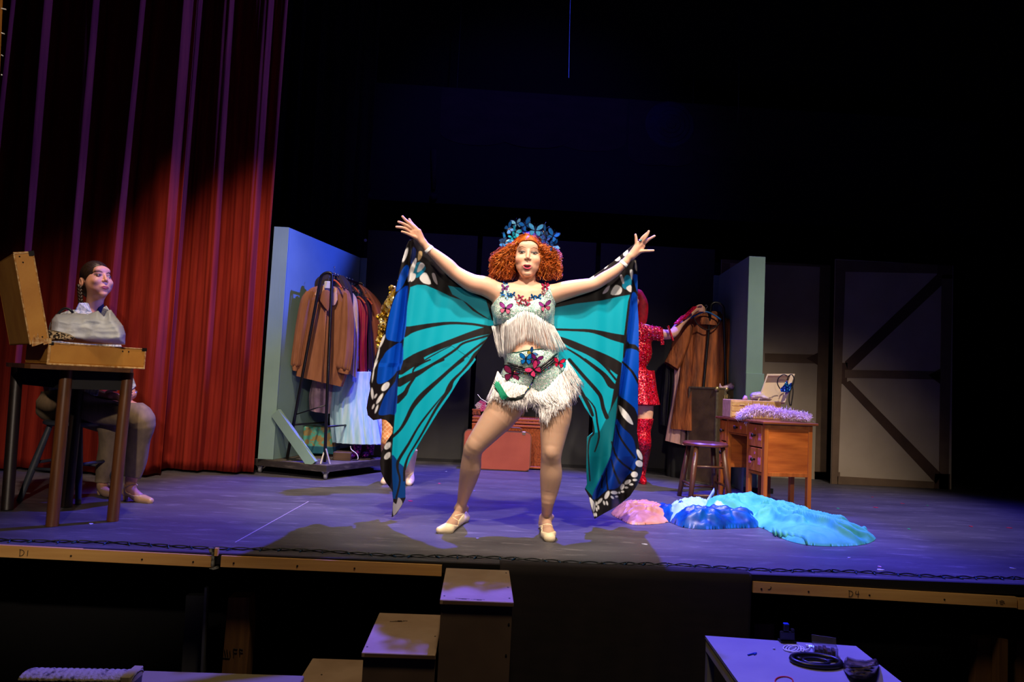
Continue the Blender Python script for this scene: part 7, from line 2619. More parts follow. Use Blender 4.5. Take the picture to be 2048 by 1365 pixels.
# blue sequined bra hooked over the lid
t = thing('bra', P(1575, 785, Yc - 0.06), 'royal blue sequined bra with black straps hung over the vanity case lid', 'bra')
M_bseq = sequins('blue_sequins', [(10, 40, 150), (20, 70, 200), (60, 200, 230), (8, 20, 90), (30, 90, 220), (14, 50, 160)], 150, 0.25, 0.5, 0.8)
cloth('cup', [(1560, 778), (1568, 770), (1574, 761), (1578, 774), (1577, 784), (1570, 785), (1562, 784)], lambda x, y: Yc - 0.065 - 0.02 * np.cos((x - 1569) / 7), M_bseq, t, 1.2, solid=0.004)
cloth('cup', [(1574, 782), (1578, 768), (1584, 766), (1583, 780), (1578, 786)], lambda x, y: Yc - 0.06 + 0 * x, M_bseq, t, 1.2, solid=0.004)
Mst = mat('black_strap', (14, 14, 16), 0.6)
for pts in ([(1560, 778), (1555, 768), (1557, 757), (1566, 750), (1574, 752)], [(1574, 761), (1578, 752), (1584, 750), (1588, 758), (1586, 770), (1580, 784), (1578, 800), (1580, 812)], [(1584, 766), (1586, 785), (1582, 812)]):
    MB().tube([P(x, y, Yc - 0.07) for x, y in smooth(pts, 5)], 0.0045, n=6).build('strap', Mst, t, True)
pile('scarf', [(1499, 792), (1503, 786), (1516, 784), (1526, 784), (1532, 790), (1545, 795), (1549, 800), (1540, 803), (1512, 802), (1502, 801)], 0, 0, Yc + 0.03, Yc + 0.12, mat('white_satin_scarf', (232, 214, 206), 0.35, c2=(214, 190, 180), scale=(20, 20, 20)), lab='crumpled white satin scarf in the tray of the vanity case', cat='scarf', amp=0.008, freq=(3, 2.4), cw=8)
pile('feather_puff', [(1485, 797), (1489, 791), (1494, 793), (1496, 800), (1490, 802), (1485, 801)], 0, 0, Yc + 0.02, Yc + 0.06, mat('pink_fluff', (236, 180, 190), 0.8, c2=(60, 170, 170), scale=(60, 60, 60), lo=0.6, hi=0.7), lab='small pink and teal puff on top of the little drawers', cat='puff', amp=0.004, freq=(2, 2), cw=4)
# lavender boa
M_boa = mat('lavender_feathers', (240, 206, 232), 0.9, c2=(250, 232, 246), scale=(50, 50, 50))
r = np.random.RandomState(21)
mb = MB()
core = [P(x, y, Yy) for x, y, Yy in smooth([(1486, 838, 5.55), (1492, 828, 5.52), (1508, 820, 5.48), (1532, 821, 5.44), (1560, 827, 5.40), (1585, 831, 5.38), (1602, 835, 5.36), (1608, 835, 5.38)], 12)]
for i in range(15000):
    c = core[r.randint(0, len(core))] + r.normal(0, 0.014, 3) * [1, 1, 0.8] + [0, 0, -0.004]
    u = i / 2600
    d_ = r.normal(0, 1, 3)
    d_ /= np.linalg.norm(d_)
    d_[2] = abs(d_[2]) if c[2] < ZD_ + 0.03 else d_[2]
    L_ = 0.018 + 0.04 * r.rand() ** 1.6
    a = c + d_ * 0.006
    b = c + d_ * L_ + np.array([0, 0, -0.014 * r.rand()])
    if 0 < (b - Bq) @ RD[:, 0] and b[2] < ZD_ + 0.003:
        b[2] = ZD_ + 0.003 + 0.02 * r.rand()
    m_ = (a + b) / 2 + [0, 0, 0.006] + r.normal(0, 0.003, 3)
    w_ = np.cross(d_, r.normal(0, 1, 3))
    w_ /= np.linalg.norm(w_)
    w_ *= 0.0020
    mb.add([a - w_ * 0.3, a + w_ * 0.3, m_ - w_, m_ + w_, b], [(0, 1, 3, 2), (2, 3, 4)])
for i in range(140):
    c = P(1497, 838 + 8 * r.rand(), 5.52) + r.normal(0, 0.012, 3)
    mb.add([c, c + [0.006, 0, 0.002], c + [0.003 + r.normal(0, 0.006), 0, -0.025]], [(0, 1, 2)])
o = mb.build('feather_boa', M_boa)
tag(o, 'fluffy lavender feather boa draped along the desk top', 'boa')

# ================================================================ luggage behind the performer
M_ts = mat('terracotta_vinyl', (176, 84, 52), 0.55, c2=(166, 76, 46), scale=(6, 6, 6), bump=0.0004, bscale=(150, 150, 150))
Yq = 6.9
a, b = P(924, 945, Yq), P(1060, 945, Yq)
zt_ = float(P(985, 862, Yq)[2])
t = thing('suitcase', ((a[0] + b[0]) / 2, Yq, 0), 'terracotta suitcase with brown edging standing on the floor behind the performer', 'suitcase')


def rbox(mb, x0, x1, z0, z1, y0, y1, rad, n=6):
    pts = []
    for cx_, cz_, a0 in ((x1 - rad, z1 - rad, 0), (x0 + rad, z1 - rad, PI / 2), (x0 + rad, z0 + rad, PI), (x1 - rad, z0 + rad, 3 * PI / 2)):
        for k in range(n + 1):
            g_ = a0 + PI / 2 * k / n
            pts.append((cx_ + rad * math.cos(g_), cz_ + rad * math.sin(g_)))
    return mb.prism(pts, y1 - y0, at=(0, y0, 0))


xa, xb = a[0], b[0]
rbox(MB(), xa + 0.008, xb - 0.008, 0.012, zt_ - 0.008, Yq, Yq + 0.17, 0.04).build('shell', M_ts, t)
mb = MB()
rbox(mb, xa, xb, 0.004, zt_, Yq + 0.004, Yq + 0.03, 0.05)
rbox(mb, xa, xb, 0.004, zt_, Yq + 0.085, Yq + 0.10, 0.05)
mb.build('edging', mat('brown_edging', (110, 74, 44), 0.5), t)
hx_ = P(1045, 860, Yq)[0]
MB().tube(smooth([(xb - 0.26, Yq + 0.05, zt_ - 0.005), (xb - 0.25, Yq + 0.05, zt_ + 0.03), (xb - 0.18, Yq + 0.05, zt_ + 0.035), (xb - 0.11, Yq + 0.05, zt_ + 0.03), (xb - 0.10, Yq + 0.05, zt_ - 0.005)], 4), 0.007, n=8).build('handle', mat('brown_edging', (110, 74, 44), 0.5), t, True)
mb = MB()
mb.box((xb - 0.095, Yq - 0.004, zt_ - 0.03), (xb - 0.06, Yq + 0.002, zt_ + 0.004), bev=0.003)
mb.build('latch', M_brs, t)
# wicker trunk
M_wk = mat('woven_wicker', (176, 84, 44), 0.6, c2=(104, 40, 20), scale=(90, 90, 60), bump=0.004, bscale=(90, 90, 130), detail=1, lo=0.42, hi=0.58)
M_wb = wood('wicker_band', (196, 104, 44), (168, 82, 32), axis=0, rough=0.5)
Yk = 7.10
x0_, x1_ = float(P(944, 900, Yk)[0]), float(P(1096, 900, Yk)[0])
zk = float(P(1060, 836, Yk)[2])
t = thing('wicker_trunk', ((x0_ + x1_) / 2, Yk, 0), 'reddish wicker trunk with cane bands behind the terracotta suitcase', 'trunk')
MB().box((x0_, Yk, 0.03), (x1_, Yk + 0.30, zk - 0.07), bev=0.006).build('basket', M_wk, t)
MB().box((x0_ - 0.008, Yk - 0.008, zk - 0.066), (x1_ + 0.008, Yk + 0.308, zk - 0.003), bev=0.006).build('lid', M_wk, t)
mb = MB()
for z_ in (0.012, zk - 0.10, zk - 0.035, zk - 0.066):
    mb.box((x0_ - 0.014, Yk - 0.014, z_), (x1_ + 0.014, Yk + 0.314, z_ + 0.022), bev=0.003)
for x_ in (x0_ - 0.012, x1_ - 0.02):
    mb.box((x_, Yk - 0.013, 0.012), (x_ + 0.03, Yk - 0.003, zk - 0.08), bev=0.002)
mb.build('cane_band', M_wb, t)
# weave relief
mb = MB()
for i in range(46):
    xw = x0_ + 0.03 + (x1_ - x0_ - 0.06) * i / 45
    pts = [(xw, Yk - 0.004 - 0.004 * ((k + i) % 2), 0.04 + (zk - 0.15) * k / 14) for k in range(15)]
    mb.tube(pts, 0.0042, n=4)
mb.build('weave', M_wb, t)
# little box with bouquet
Yb = 7.12
cb = P(951, 832, Yb)
t = thing('small_crate', (cb[0], Yb + 0.06, zk), 'small wicker box on the left end of the trunk lid', 'box')
MB().box((cb[0] - 0.035, Yb, zk + 0.001), (cb[0] + 0.05, Yb + 0.09, zk + 0.055), bev=0.004).build('box_body', M_wk, t)
MB().box((cb[0] - 0.038, Yb - 0.003, zk + 0.045), (cb[0] + 0.053, Yb + 0.093, zk + 0.060), bev=0.003).build('box_rim', M_wb, t)
t = thing('bouquet', (cb[0], Yb + 0.04, zk + 0.06), 'small bouquet of pink and cream roses above the suitcase', 'flowers')
r = np.random.RandomState(31)


def rose(c, s, m, t_):
    mb = MB()
    for lay in range(4):
        for k in range(5):
            a = k * 2 * PI / 5 + lay * 0.6
            rr = s * (0.25 + 0.2 * lay)
            q = np.array([math.cos(a) * rr, -0.6 * s + math.cos(lay) * 0.2 * s, math.sin(a) * rr])
            mb.ball(c + q * np.array([1, 1, 1]) + [0, 0.12 * s * lay, 0], s * 0.42, n=8, sc=(1, 0.5, 1), R=roty(-a))
    mb.ball(c + [0, -0.5 * s, 0], s * 0.35, n=8)
    mb.build('rose', m, t_, True)


M_pr, M_cr = mat('pink_rose', (226, 70, 120), 0.6, c2=(240, 130, 160), scale=(60, 60, 60)), mat('cream_rose', (232, 214, 190), 0.6, c2=(236, 190, 180), scale=(60, 60, 60))
for x, y, s, m_ in ((957, 812, 0.030, M_cr), (965, 817, 0.030, M_pr), (962, 806, 0.022, M_pr), (955, 820, 0.020, M_cr), (968, 808, 0.02, M_pr), (972, 815, 0.022, M_cr)):
    rose(P(x, y, Yb + 0.02), s, m_, t)
mb = MB()
for i in range(46):
    c = P(950 + 18 * r.rand(), 816 + 14 * r.rand(), Yb + 0.04)
    R = roty(r.uniform(-1.5, 1.5)) @ rotx(r.uniform(-0.8, 0.8))
    mb.ball(c, 0.014, n=6, sc=(0.4, 0.15, 1.2), R=R)
mb.build('foliage', mat('leaf_green', (40, 84, 44), 0.6, c2=(24, 54, 28), scale=(30, 30, 30)), t)
# wire basket of gold and pink trinkets on the trunk
Yg = 7.13
c = P(1036, 848, Yg)
t = thing('trinket_basket', (c[0], Yg, zk), 'small gold wire basket behind the suitcase handle', 'basket')
mb = MB()
for k in range(5):
    rr = 0.052 + 0.006 * k
    mb.tube([(c[0] + rr * math.cos(a), Yg + 0.06 + rr * math.sin(a), zk + 0.006 + 0.018 * k) for a in np.linspace(0, 2 * PI, 21)[:-1]], 0.0026, n=5, closed=True)
for k in range(12):
    a = k * PI / 6
    mb.tube([(c[0] + 0.052 * math.cos(a), Yg + 0.06 + 0.052 * math.sin(a), zk + 0.004), (c[0] + 0.076 * math.cos(a), Yg + 0.06 + 0.076 * math.sin(a), zk + 0.08)], 0.002, n=5)
mb.build('wire', M_brs, t)
mb = MB()
for k in range(8):
    mb.ball((c[0] + r.uniform(-0.03, 0.03), Yg + 0.06 + r.uniform(-0.03, 0.03), zk + 0.03 + 0.01 * k), 0.018, n=8)
mb.build('bead_heap', mat('peach_beads', (214, 160, 120), 0.4, c2=(240, 190, 210), scale=(60, 60, 60)), t, True)

# ================================================================ discarded costumes on the floor
def heap(name, outline, hmax, m, lab, cat='dress', seed=0, fr=(9, 5), amp=0.5, parent=None, ops=None, base=(128, 128, 128), warp=1.0, z0=0.004, along=None, nf=14, fh=0.03):
    """rumpled cloth lying on the stage: outline traced where it meets the floor, height from wandering folds"""
    fl_ = np.array([G(x, y)[:2] for x, y in smooth(outline, 3, closed=True)])
    x0, y0, x1, y1 = fl_[:, 0].min(), fl_[:, 1].min(), fl_[:, 0].max(), fl_[:, 1].max()
    st = 0.0075
    X, Y = np.meshgrid(np.arange(x0 - st, x1 + 2 * st, st), np.arange(y0 - st, y1 + 2 * st, st))
    sd, qx, qy = segdist(X, Y, fl_, True)
    ins = inpoly(X, Y, fl_)
    keep = (ins[:-1, :-1].astype(int) + ins[1:, :-1] + ins[:-1, 1:] + ins[1:, 1:]) >= 2
    used = np.zeros(X.shape, bool)
    for a in (slice(0, -1), slice(1, None)):
        for b in (slice(0, -1), slice(1, None)):
            used[a, b] |= keep
    X = np.where(used & ~ins, qx, X)
    Y = np.where(used & ~ins, qy, Y)
    ng = used & ins & (sd < st * 0.6)
    X, Y = np.where(ng, qx, X), np.where(ng, qy, Y)
    e = np.where(ins & ~ng, sd, 0)
    wd = max(0.02, np.percentile(e[ins], 85))
    q = np.clip(e / wd, 0, 1)
    env = np.sin(q * PI / 2) ** 0.75
    wx, wy = X + 0.07 * warp * vnoise(X * 11, Y * 11, seed + 1), Y + 0.07 * warp * vnoise(X * 11, Y * 11, seed + 2)
    rg = 1 - np.abs(vnoise(wx * fr[0], wy * fr[1], seed, 3))
    rg2 = 1 - np.abs(vnoise(wx * fr[0] * 2.3, wy * fr[1] * 2.3, seed + 9, 2))
    big = 0.5 + 0.5 * vnoise(X * 6, Y * 6, seed + 4, 2)
    Zz = z0 + hmax * env * (1 - amp + amp * (0.35 * big + 0.65 * np.clip(rg, 0, 1)) + 0.16 * amp * rg2)
    if along is not None:
        rs = np.random.RandomState(seed + 40)
        L0 = np.array([G(x, y)[:2] for x, y in smooth(along, 4)])
        dn = np.gradient(L0, axis=0)
        nrm = np.stack([-dn[:, 1], dn[:, 0]], 1) / np.linalg.norm(dn, axis=1)[:, None]
        tt = np.linspace(0, 1, len(L0))
        FO = np.zeros(X.shape)
        for k in range(nf):
            off = rs.uniform(-0.2, 0.2) * (1 - 0.3 * tt) + 0.05 * np.sin(tt * rs.uniform(3, 9) + rs.uniform(0, 6))
            i0, i1 = sorted(rs.choice(len(L0), 2, replace=False))
            i1 = min(len(L0), i1 + 5)
            cv = (L0 + nrm * off[:, None])[i0:i1]
            if len(cv) < 3:
                continue
            d_ = segdist(X + 0.012 * vnoise(X * 30, Y * 30, k), Y, cv)[0]
            w_ = rs.uniform(0.013, 0.022)
            FO = np.maximum(FO, rs.uniform(0.6, 1.2) * np.exp(-(d_ / w_) ** 2))
        Zz = Zz + env * fh * FO
    ids = np.full(X.shape, -1)
    ids[used] = np.arange(used.sum())
    V = np.stack([X[used], Y[used], Zz[used]], 1)
    nb = ~ins[used]
    V[nb | ng[used], 2] = 0.002
    ij = np.argwhere(keep)
    Q = np.stack([ids[ij[:, 0], ij[:, 1]], ids[ij[:, 0], ij[:, 1] + 1], ids[ij[:, 0] + 1, ij[:, 1] + 1], ids[ij[:, 0] + 1, ij[:, 1]]], 1)
    col = None
    if ops is not None:
        px, py = proj(V)
        col = painted(px, py, base, ops)
    o = link_mesh(name, V, Q, m, parent, True, None, col)
    if parent is None:
        tag(o, lab, cat)
    return o


M_aqua = mat('aqua_chiffon', (54, 166, 162), 0.7, c2=(80, 190, 184), scale=(9, 9, 9))
M_peachs = mat('peach_satin', (214, 150, 112), 0.4, c2=(196, 132, 98), scale=(16, 16, 16))
M_roy = mat('royal_blue_satin', (6, 84, 176), 0.35, c2=(4, 50, 130), scale=(14, 14, 14))
M_powder = mat('powder_blue_chiffon', (140, 188, 232), 0.6, c2=(160, 204, 236), scale=(9, 9, 9))
AQ = thing('gown', G(1520, 1060), 'aqua chiffon gown with ruffled hem lying across the stage floor', 'gown')
heap('skirt', [(1395, 1046), (1440, 1036), (1500, 1032), (1560, 1034), (1600, 1040), (1640, 1050), (1672, 1062), (1700, 1072), (1730, 1068), (1752, 1078), (1730, 1090), (1680, 1094), (1620, 1092), (1580, 1084), (1552, 1072), (1520, 1056), (1470, 1052), (1420, 1056)], 0.085, M_aqua, '', seed=3, fr=(9, 16), amp=0.5, parent=AQ, along=[(1400, 1046), (1480, 1040), (1560, 1046), (1620, 1062), (1680, 1080), (1745, 1080)], nf=13, fh=0.060)
heap('bodice', [(1388, 1034), (1420, 1024), (1470, 1022), (1540, 1026), (1575, 1034), (1560, 1048), (1500, 1052), (1440, 1050), (1400, 1044)], 0.12, M_aqua, '', seed=8, fr=(9, 14), amp=0.5, parent=AQ, along=[(1395, 1036), (1440, 1030), (1490, 1040), (1530, 1034), (1572, 1040)], nf=11, fh=0.060)
heap('satin_panel', [(1420, 1034), (1455, 1028), (1478, 1032), (1476, 1046), (1440, 1048), (1416, 1044)], 0.14, mat('pale_aqua_satin', (178, 226, 220), 0.4, c2=(150, 214, 214), scale=(8, 8, 8)), '', seed=12, fr=(22, 22), amp=0.3, parent=AQ)


def ruffle(pts, h, m, parent, n=14, Yoff=0.0, amp=0.012, dark=None):
    P_ = smooth(pts, n)
    A = []
    for row in range(3):
        L_ = []
        for i, p in enumerate(P_):
            g_ = G(p[0], p[1])
            z = 0.004 + (p[2] if len(p) > 2 else 0.0)
            w_ = amp * math.sin(i * 0.9) * (row / 2)
            L_.append(g_ + np.array([0.3 * w_, -0.02 * row / 2 + w_, z + h * (1 - row / 2) + 0.006 * math.cos(i * 0.9) * row / 2]))
        A.append(L_)
    mb = MB()
    mb.grid(np.array(A))
    mb.build('ruffle', m, parent, True, solid=0.002)
    MB().tube(np.array(A[2]), 0.0022, n=5).build('ruffle_edge', dark or mat('dark_teal_thread', (10, 50, 70), 0.6), parent, True)


ruffle([(1543, 1071, 0.0), (1560, 1076, 0.0), (1585, 1082, 0.0), (1612, 1090, 0.0)], 0.045, M_aqua, AQ)
PB = thing('blouse', G(1380, 1045), 'powder blue ruffled blouse lying between the royal blue and aqua clothes', 'blouse')
heap('cloth', [(1330, 1036), (1345, 1028), (1375, 1024), (1410, 1024), (1430, 1032), (1415, 1044), (1375, 1050), (1340, 1046)], 0.13, M_powder, '', seed=16, fr=(30, 30), amp=0.45, parent=PB)
ruffle([(1330, 1040, 0.0), (1352, 1046, 0.01), (1385, 1042, 0.03), (1410, 1030, 0.06), (1427, 1012, 0.10)], 0.03, M_powder, PB)
o = heap('sequined_dress', [(1300, 1030), (1318, 1020), (1345, 1030), (1380, 1040), (1440, 1042), (1512, 1046), (1516, 1056), (1470, 1058), (1410, 1060), (1366, 1056), (1340, 1046), (1312, 1040)], 0.085, M_roy, 'crumpled royal blue satin dress in front of the powder blue blouse', seed=20, fr=(20, 30), amp=0.5, along=[(1305, 1032), (1360, 1046), (1430, 1050), (1510, 1052)], nf=11, fh=0.040)
o = heap('satin_dress', [(1222, 1028), (1240, 1016), (1270, 1012), (1300, 1016), (1330, 1020), (1345, 1036), (1335, 1046), (1300, 1050), (1262, 1050), (1240, 1040)], 0.06, M_peachs, 'peach satin garment at the left end of the clothes heap', seed=24, fr=(16, 30), amp=0.5, along=[(1225, 1028), (1270, 1030), (1340, 1034)], nf=9, fh=0.035)

# confetti scraps
cf = [(878, 968, (230, 50, 120)), (892, 944, (190, 200, 150)), (820, 1003, (220, 40, 90)), (948, 983, (120, 110, 190)), (1286, 1006, (230, 60, 70)), (1620, 1018 + 0, (200, 40, 70)), (1676, 1018, (40, 190, 120)), (1752, 1016, (190, 40, 80)), (1745, 995, (170, 40, 70)), (1687, 1052, (40, 190, 130)), (1818, 1059, (40, 190, 130)), (1942, 1054, (190, 30, 60)), (2019, 1057, (190, 30, 60)), (955, 1078, (120, 110, 220)), (1290, 1090, (190, 190, 220)), (1698, 1117, (190, 190, 220)), (182, 1049, (190, 190, 235)), (1760, 1141, (220, 220, 250)), (1759, 1135, (220, 160, 190)), (1804, 1008, (170, 40, 70)), (1855, 1012, (40, 150, 100)), (2024, 1138, (180, 180, 220))]
WHERE = ['left of the suitcase on the floor line', 'just left of the terracotta suitcase', 'beside the left wing tip', "between the performer's legs", 'right of the right wing tip', 'right of the desk leg', 'farther right of the desk', 'farthest back at the right', 'behind the desk at the right', "right of the aqua gown's middle", 'well right of the aqua gown', 'far right past the green scrap', 'at the right photo edge, upper', "beside the performer's left shoe", 'in front of the peach garment', 'in front of the aqua gown', 'under the side table', 'near the front edge at the right, larger', 'touching the larger pale scrap near the front edge', 'behind and right of the desk, left one', 'behind and right of the desk, right one', 'at the right photo edge, lower']
for k, (x, y, c_) in enumerate(cf):
    g = G(x, y)
    s = 0.007 + 0.007 * ((k * 7) % 5) / 5
    pl = [(s * math.cos(a) * (1.4 + 0.5 * math.cos(3 * a + k)), s * math.sin(a)) for a in np.linspace(0, 2 * PI, 10)[:-1]]
    V = np.array([[p[0], p[1], 0.001] for p in pl] + [[p[0], p[1], 0.0035] for p in pl]) @ rotz(k * 1.3).T + g
    n = len(pl)
    o = MB().add(V, [tuple(range(n))[::-1], tuple(range(n, 2 * n))] + [(j, (j + 1) % n, n + (j + 1) % n, n + j) for j in range(n)]).build('confetti', mat('confetti_%d_%d_%d' % c_, c_, 0.6))
    nm = 'pink' if c_[0] > 160 and c_[2] < 160 and c_[1] < 120 else ('green' if c_[1] > c_[0] and c_[1] > 140 and c_[2] < 160 else 'pale')
    tag(o, nm + ' confetti scrap ' + WHERE[k], 'confetti', 'confetti scraps on the stage floor')

# ================================================================ white steps up to the stage
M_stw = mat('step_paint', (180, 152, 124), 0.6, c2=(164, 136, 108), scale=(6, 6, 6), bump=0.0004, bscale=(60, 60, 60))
M_sts = mat('step_side_shaded', (104, 84, 66), 0.65, c2=(92, 74, 58), scale=(6, 6, 6))  # same steps, side shade under top-down light put into the colour
M_ply = mat('plywood_edge', (120, 92, 66), 0.7, c2=(90, 66, 46), scale=(4, 4, 120))
t = thing('steps', (-0.25, 3.0, Z0), 'beige painted wooden steps rising to the stage front', 'steps')
YB, YA = 3.285, 2.81
TR = [(-0.12, 0.17, -0.013), (-0.412, -0.125, -0.225), (-0.70, -0.417, -0.437), (-0.99, -0.705, -0.65)]
for k, (xa, xb, z) in enumerate(TR):
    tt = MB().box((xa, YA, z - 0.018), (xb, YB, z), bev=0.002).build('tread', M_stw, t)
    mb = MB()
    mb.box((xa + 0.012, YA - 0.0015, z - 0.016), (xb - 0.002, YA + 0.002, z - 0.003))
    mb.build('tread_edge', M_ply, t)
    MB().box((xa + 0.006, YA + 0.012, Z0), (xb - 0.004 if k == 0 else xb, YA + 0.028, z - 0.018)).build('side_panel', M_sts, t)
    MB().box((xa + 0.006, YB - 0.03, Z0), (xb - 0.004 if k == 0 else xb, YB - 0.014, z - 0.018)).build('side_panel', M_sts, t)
    lo_z = TR[k + 1][2] if k < 3 else Z0
    MB().box((xa + 0.004, YA + 0.03, lo_z), (xa + 0.02, YB - 0.03, z - 0.018)).build('riser', M_stw, t)
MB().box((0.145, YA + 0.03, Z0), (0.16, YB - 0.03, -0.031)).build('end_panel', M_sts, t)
mb = MB()
for x, y, z in ((0.155, YA + 0.05, 0), (0.155, YA + 0.2, 0), (0.155, YB - 0.05, 0), (-0.105, YA + 0.05, 0), (-0.40, YA + 0.06, 1), (-0.14, YA + 0.2, 1), (-0.69, YA + 0.08, 2), (-0.62, YA + 0.3, 2), (-0.44, YA + 0.14, 2)):
    mb.lathe([(0.004, 0.0), (0.004, 0.0012)], at=(x, y, (-0.013, -0.225, -0.437)[z]), n=8)
for x, z in ((0.155, -0.10), (0.15, -0.22), (0.155, -0.36)):
    mb.lathe([(0.004, 0.0), (0.004, 0.0015)], at=(x, YA + 0.011, z), n=8, R=rotx(PI / 2))
mb.build('screw_heads', M_ink, t)
M_scuff = mat('scuff', (84, 66, 48), 0.8)
mb = MB()
r = np.random.RandomState(6)
for x, y, z in ((-0.06, 2.83, -0.013), (-0.35, 3.17, -0.225), (0.0, 2.825, -0.013), (-0.33, 3.18, -0.225)):
    for k in range(4):
        mb.box((x + 0.012 * k, y + r.uniform(-0.006, 0.006), z), (x + 0.012 * k + 0.02, y + 0.004 + r.uniform(-0.006, 0.006), z + 0.0006))
mb.build('scuff_marks', M_scuff, t)

# ================================================================ small white table in front
M_wt = mat('white_laminate', (150, 148, 152), 0.45, c2=(140, 138, 146), scale=(5, 5, 5))
zt = -0.2
q = [G(1410, 1272, zt), G(1712, 1293, zt), G(1812, 1372, zt), G(1478, 1380, zt)]
q[2] = q[1] + (q[2] - q[1]) * 1.6
q[3] = q[0] + (q[2] - q[1]) + np.array([0.0, 0, 0])
cen = sum(q) / 4
t = thing('table', (cen[0], cen[1], Z0), 'small white table standing before the stage, crowded with props', 'table')
V = [(*c[:2], zt - 0.012) for c in q] + [(*c[:2], zt) for c in q]
MB().add(V, [(3, 2, 1, 0), (4, 5, 6, 7)[::-1], (0, 1, 5, 4), (1, 2, 6, 5), (2, 3, 7, 6), (3, 0, 4, 7)]).build('table_top', M_wt, t)
mb = MB()
for i in range(4):
    a, b = q[i].copy(), q[(i + 1) % 4].copy()
    ia, ib = a + (cen - a) * 0.03, b + (cen - b) * 0.03
    ia[2] = ib[2] = zt - 0.036
    mb.bar(ia, ib, 0.016, 0.048)
mb.build('rim', mat('cream_rim', (176, 168, 140), 0.5), t)
for c in q:
    p = c + (cen - c) * 0.06
    MB().bar([p[0], p[1], zt - 0.05], [p[0], p[1], Z0], 0.03, 0.03, up=(0, 1, 0)).build('leg', M_wt, t)


def T(px, py, dz=0.0):
    return G(px, py, zt + dz)


# phone stand
c = T(1574, 1285)
t = thing('phone_stand', c, 'upright black phone clamp standing at the back of the white table', 'stand')
M_bp = mat('black_plastic', (16, 17, 22), 0.35)
MB().box((-0.035, -0.02, 0.0), (0.035, 0.02, 0.008), at=c, bev=0.003).build('base', M_bp, t)
MB().box((-0.032, -0.006, 0.008), (0.032, 0.006, 0.045), at=c, bev=0.003).build('clamp', M_bp, t)
MB().box((-0.018, -0.008, 0.045), (0.006, 0.008, 0.078), at=c, bev=0.003).build('jaw', M_bp, t)
MB().box((0.016, -0.007, 0.045), (0.030, 0.007, 0.056), at=c, bev=0.002).build('jaw', M_bp, t)
MB().box((-0.017, -0.0085, 0.072), (0.005, 0.0085, 0.079), at=c, bev=0.002).build('grip_pad', mat('blue_plastic', (20, 60, 190), 0.4), t)
# coiled white cable with blue-lit plug
pts = []
for k in range(70):
    a = k * 2 * PI / 22
    pts.append(T(1578 + 14 * math.cos(a) + 0.25 * k, 1296 + 6.5 * math.sin(a) + 0.05 * k, 0.004 + 0.0012 * (k // 22)))
for x, y in ((1600, 1296), (1610, 1302), (1620, 1296), (1616, 1294)):
    pts.append(T(x, y, 0.006))
t = thing('cable', T(1585, 1297), 'coiled white charging cable lying on the white table', 'cable')
MB().tube(smooth(pts, 2), 0.0024, n=6).build('cord', mat('white_cable', (220, 222, 226), 0.5), t, True)
c = T(1619, 1294, 0.004)
MB().box((-0.016, -0.006, 0), (0.010, 0.006, 0.008), at=c, bev=0.002).build('plug', mat('white_cable', (220, 222, 226), 0.5), t)
mb = MB()
mb.ball(c + [-0.003, -0.006, 0.005], 0.0032, n=8)
mb.ball(c + [0.005, -0.006, 0.005], 0.0032, n=8)
mb.build('indicator_light', mat('blue_led', (80, 90, 255), 0.3, emit=((70, 90, 255), 9)), t, True)
# clear plastic box with dark contents
M_clr = mat('clear_plastic', (225, 225, 235), 0.08, trans=0.95)
c = T(1650, 1312)
R = rotz(-0.35)
t = thing('plastic_box', c, 'clear plastic box with dark contents on the white table', 'box')
mb = MB()
for a, b in (((-0.045, -0.03, 0.002), (0.045, -0.028, 0.040)), ((-0.045, 0.028, 0.002), (0.045, 0.03, 0.040)), ((-0.045, -0.028, 0.002), (-0.043, 0.028, 0.040)), ((0.043, -0.028, 0.002), (0.045, 0.028, 0.040))):
    mb.box(a, b, R, c)
mb.build('box_wall', M_clr, t)
mb = MB()
mb.box((-0.047, 0.020, 0.040), (0.047, 0.023, 0.075), R @ rotx(-0.5), c + [0, 0.0, 0.004])
mb.build('box_lid', M_clr, t)
mb = MB()
for k in range(5):
    mb.box((-0.04 + 0.016 * k, -0.024, 0.004), (-0.028 + 0.016 * k, 0.02, 0.026 + 0.004 * (k % 3)), R, c)
mb.build('contents', mat('dark_contents', (36, 26, 24), 0.5, c2=(110, 70, 40), scale=(60, 60, 60), lo=0.5, hi=0.6), t)
# black reel
c = T(1632, 1328)
t = thing('cable_reel', c, 'flat black ring-shaped reel lying on the white table', 'reel')
mb = MB()
mb.tube([(c[0] + 0.095 * math.cos(a), c[1] + 0.062 * math.sin(a), zt + 0.011) for a in np.linspace(0, 2 * PI, 41)[:-1]], 0.0105, n=8, closed=True)
mb.build('ring', M_bp, t, True)
mb = MB()
mb.tube([(c[0] + 0.05 * math.cos(a), c[1] + 0.03 * math.sin(a), zt + 0.008) for a in np.linspace(0, 2 * PI, 31)[:-1]], 0.007, n=8, closed=True)
for a in (0.4, 2.4, 4.2):
    mb.bar((c[0] + 0.05 * math.cos(a), c[1] + 0.03 * math.sin(a), zt + 0.007), (c[0] + 0.092 * math.cos(a), c[1] + 0.060 * math.sin(a), zt + 0.007), 0.012, 0.008)
mb.build('spokes', M_bp, t, True)
# plastic bag
o = pile('plastic_bag', [(1688, 1322), (1694, 1314), (1712, 1320), (1735, 1322), (1752, 1318), (1758, 1330), (1752, 1352), (1735, 1366), (1705, 1366), (1692, 1352), (1686, 1338)], 0, 0, 2.60, 2.78, mat('bag_film', (120, 108, 96), 0.15, c2=(40, 32, 34), scale=(20, 20, 40), alpha=0.8, spec=0.8), lab='crumpled translucent plastic bag at the right of the white table', cat='bag', amp=0.006, freq=(4, 3), cw=16)
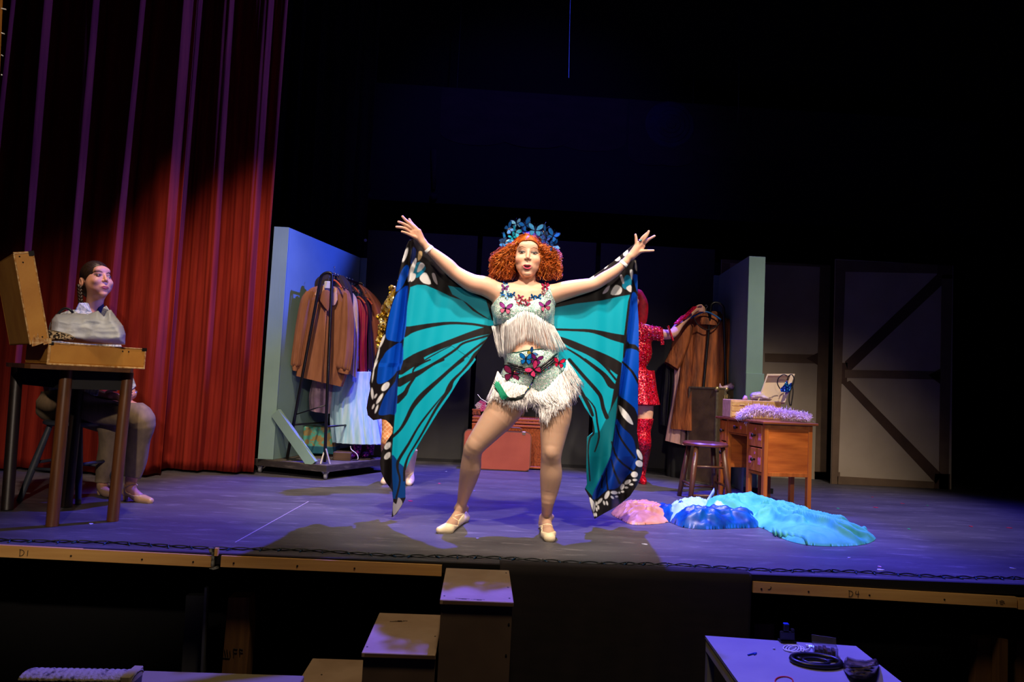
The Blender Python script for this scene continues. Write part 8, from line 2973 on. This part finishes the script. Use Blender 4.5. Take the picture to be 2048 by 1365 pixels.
# rubber band, blue clips
mb = MB()
mb.tube([T(1568 + 18 * math.cos(a), 1363 + 9 * math.sin(a), 0.003) for a in np.linspace(0, 2 * PI, 31)[:-1]], 0.0022, n=6, closed=True)
tag(mb.build('rubber_band', mat('red_rubber', (190, 26, 30), 0.5), None, True), 'red rubber band near the front edge of the white table', 'band')
mb = MB()
mb.tube([T(1496, 1311, 0.003), T(1503, 1309, 0.003), T(1506, 1308, 0.003), T(1513, 1307, 0.003)], 0.0034, n=6)
mb.tube([T(1508, 1310, 0.003), T(1512, 1308, 0.003)], 0.003, n=6)
tag(mb.build('hair_clip', mat('blue_clip', (30, 70, 190), 0.4)), 'small bent blue clip on the left of the white table', 'clip')
tag(MB().ball(T(1548, 1298, 0.004), 0.0045, n=8, sc=(1.4, 1, 0.8)).build('pebble', mat('pale_crumb', (170, 180, 235), 0.5), None, True), 'tiny pale bead on the white table left of the cable', 'bead')

# ================================================================ white boards low at the left
M_ca = mat('flaking_white', (150, 142, 118), 0.9, c2=(60, 54, 40), scale=(28, 28, 60), lo=0.55, hi=0.68, bump=0.006, bscale=(60, 60, 60))
Yw = 2.75
a, b = P(36, 1357, Yw), P(262, 1361, Yw)
t = thing('padded_bench', ((a[0] + b[0]) / 2, Yw, Z0), 'worn off-white padded edge showing at the bottom left of the photo', 'bench')
q = MB()
xs = np.linspace(a[0], b[0], 70)
A = []
for k in range(7):
    g_ = k / 6 * PI
    A.append([(x, Yw + 0.05 - 0.05 * math.cos(g_) , (a[2] + (b[2] - a[2]) * i / 69) - 0.01 + 0.018 * math.sin(g_) + 0.002 * math.sin(i * 1.7 + k)) for i, x in enumerate(xs)])
q.grid(np.array(A)[:, ::-1])
q.build('padding', M_ca, t, True, solid=0.004)
MB().box((a[0], Yw + 0.005, Z0), (b[0], Yw + 0.09, a[2] - 0.012)).build('bench_side', mat('bench_board', (70, 64, 52), 0.8), t)
MB().box((P(240, 1352, Yw - 0.01)[0], Yw - 0.008, b[2] - 0.03), (P(262, 1352, Yw)[0], Yw + 0.10, P(250, 1353, Yw)[2]), bev=0.003).build('tape_strip', mat('cream_tape', (150, 138, 108), 0.7), t)
a2, b2 = P(264, 1362, Yw + 0.1), P(596, 1370, Yw + 0.1)
o = MB().box((a2[0], Yw + 0.08, a2[2] - 0.03), (b2[0], Yw + 0.2, a2[2] - 0.002), bev=0.003).build('ledge_board', mat('cream_board', (130, 118, 90), 0.7))
tag(o, 'thin pale board continuing right of the padded edge at the bottom left', 'board')
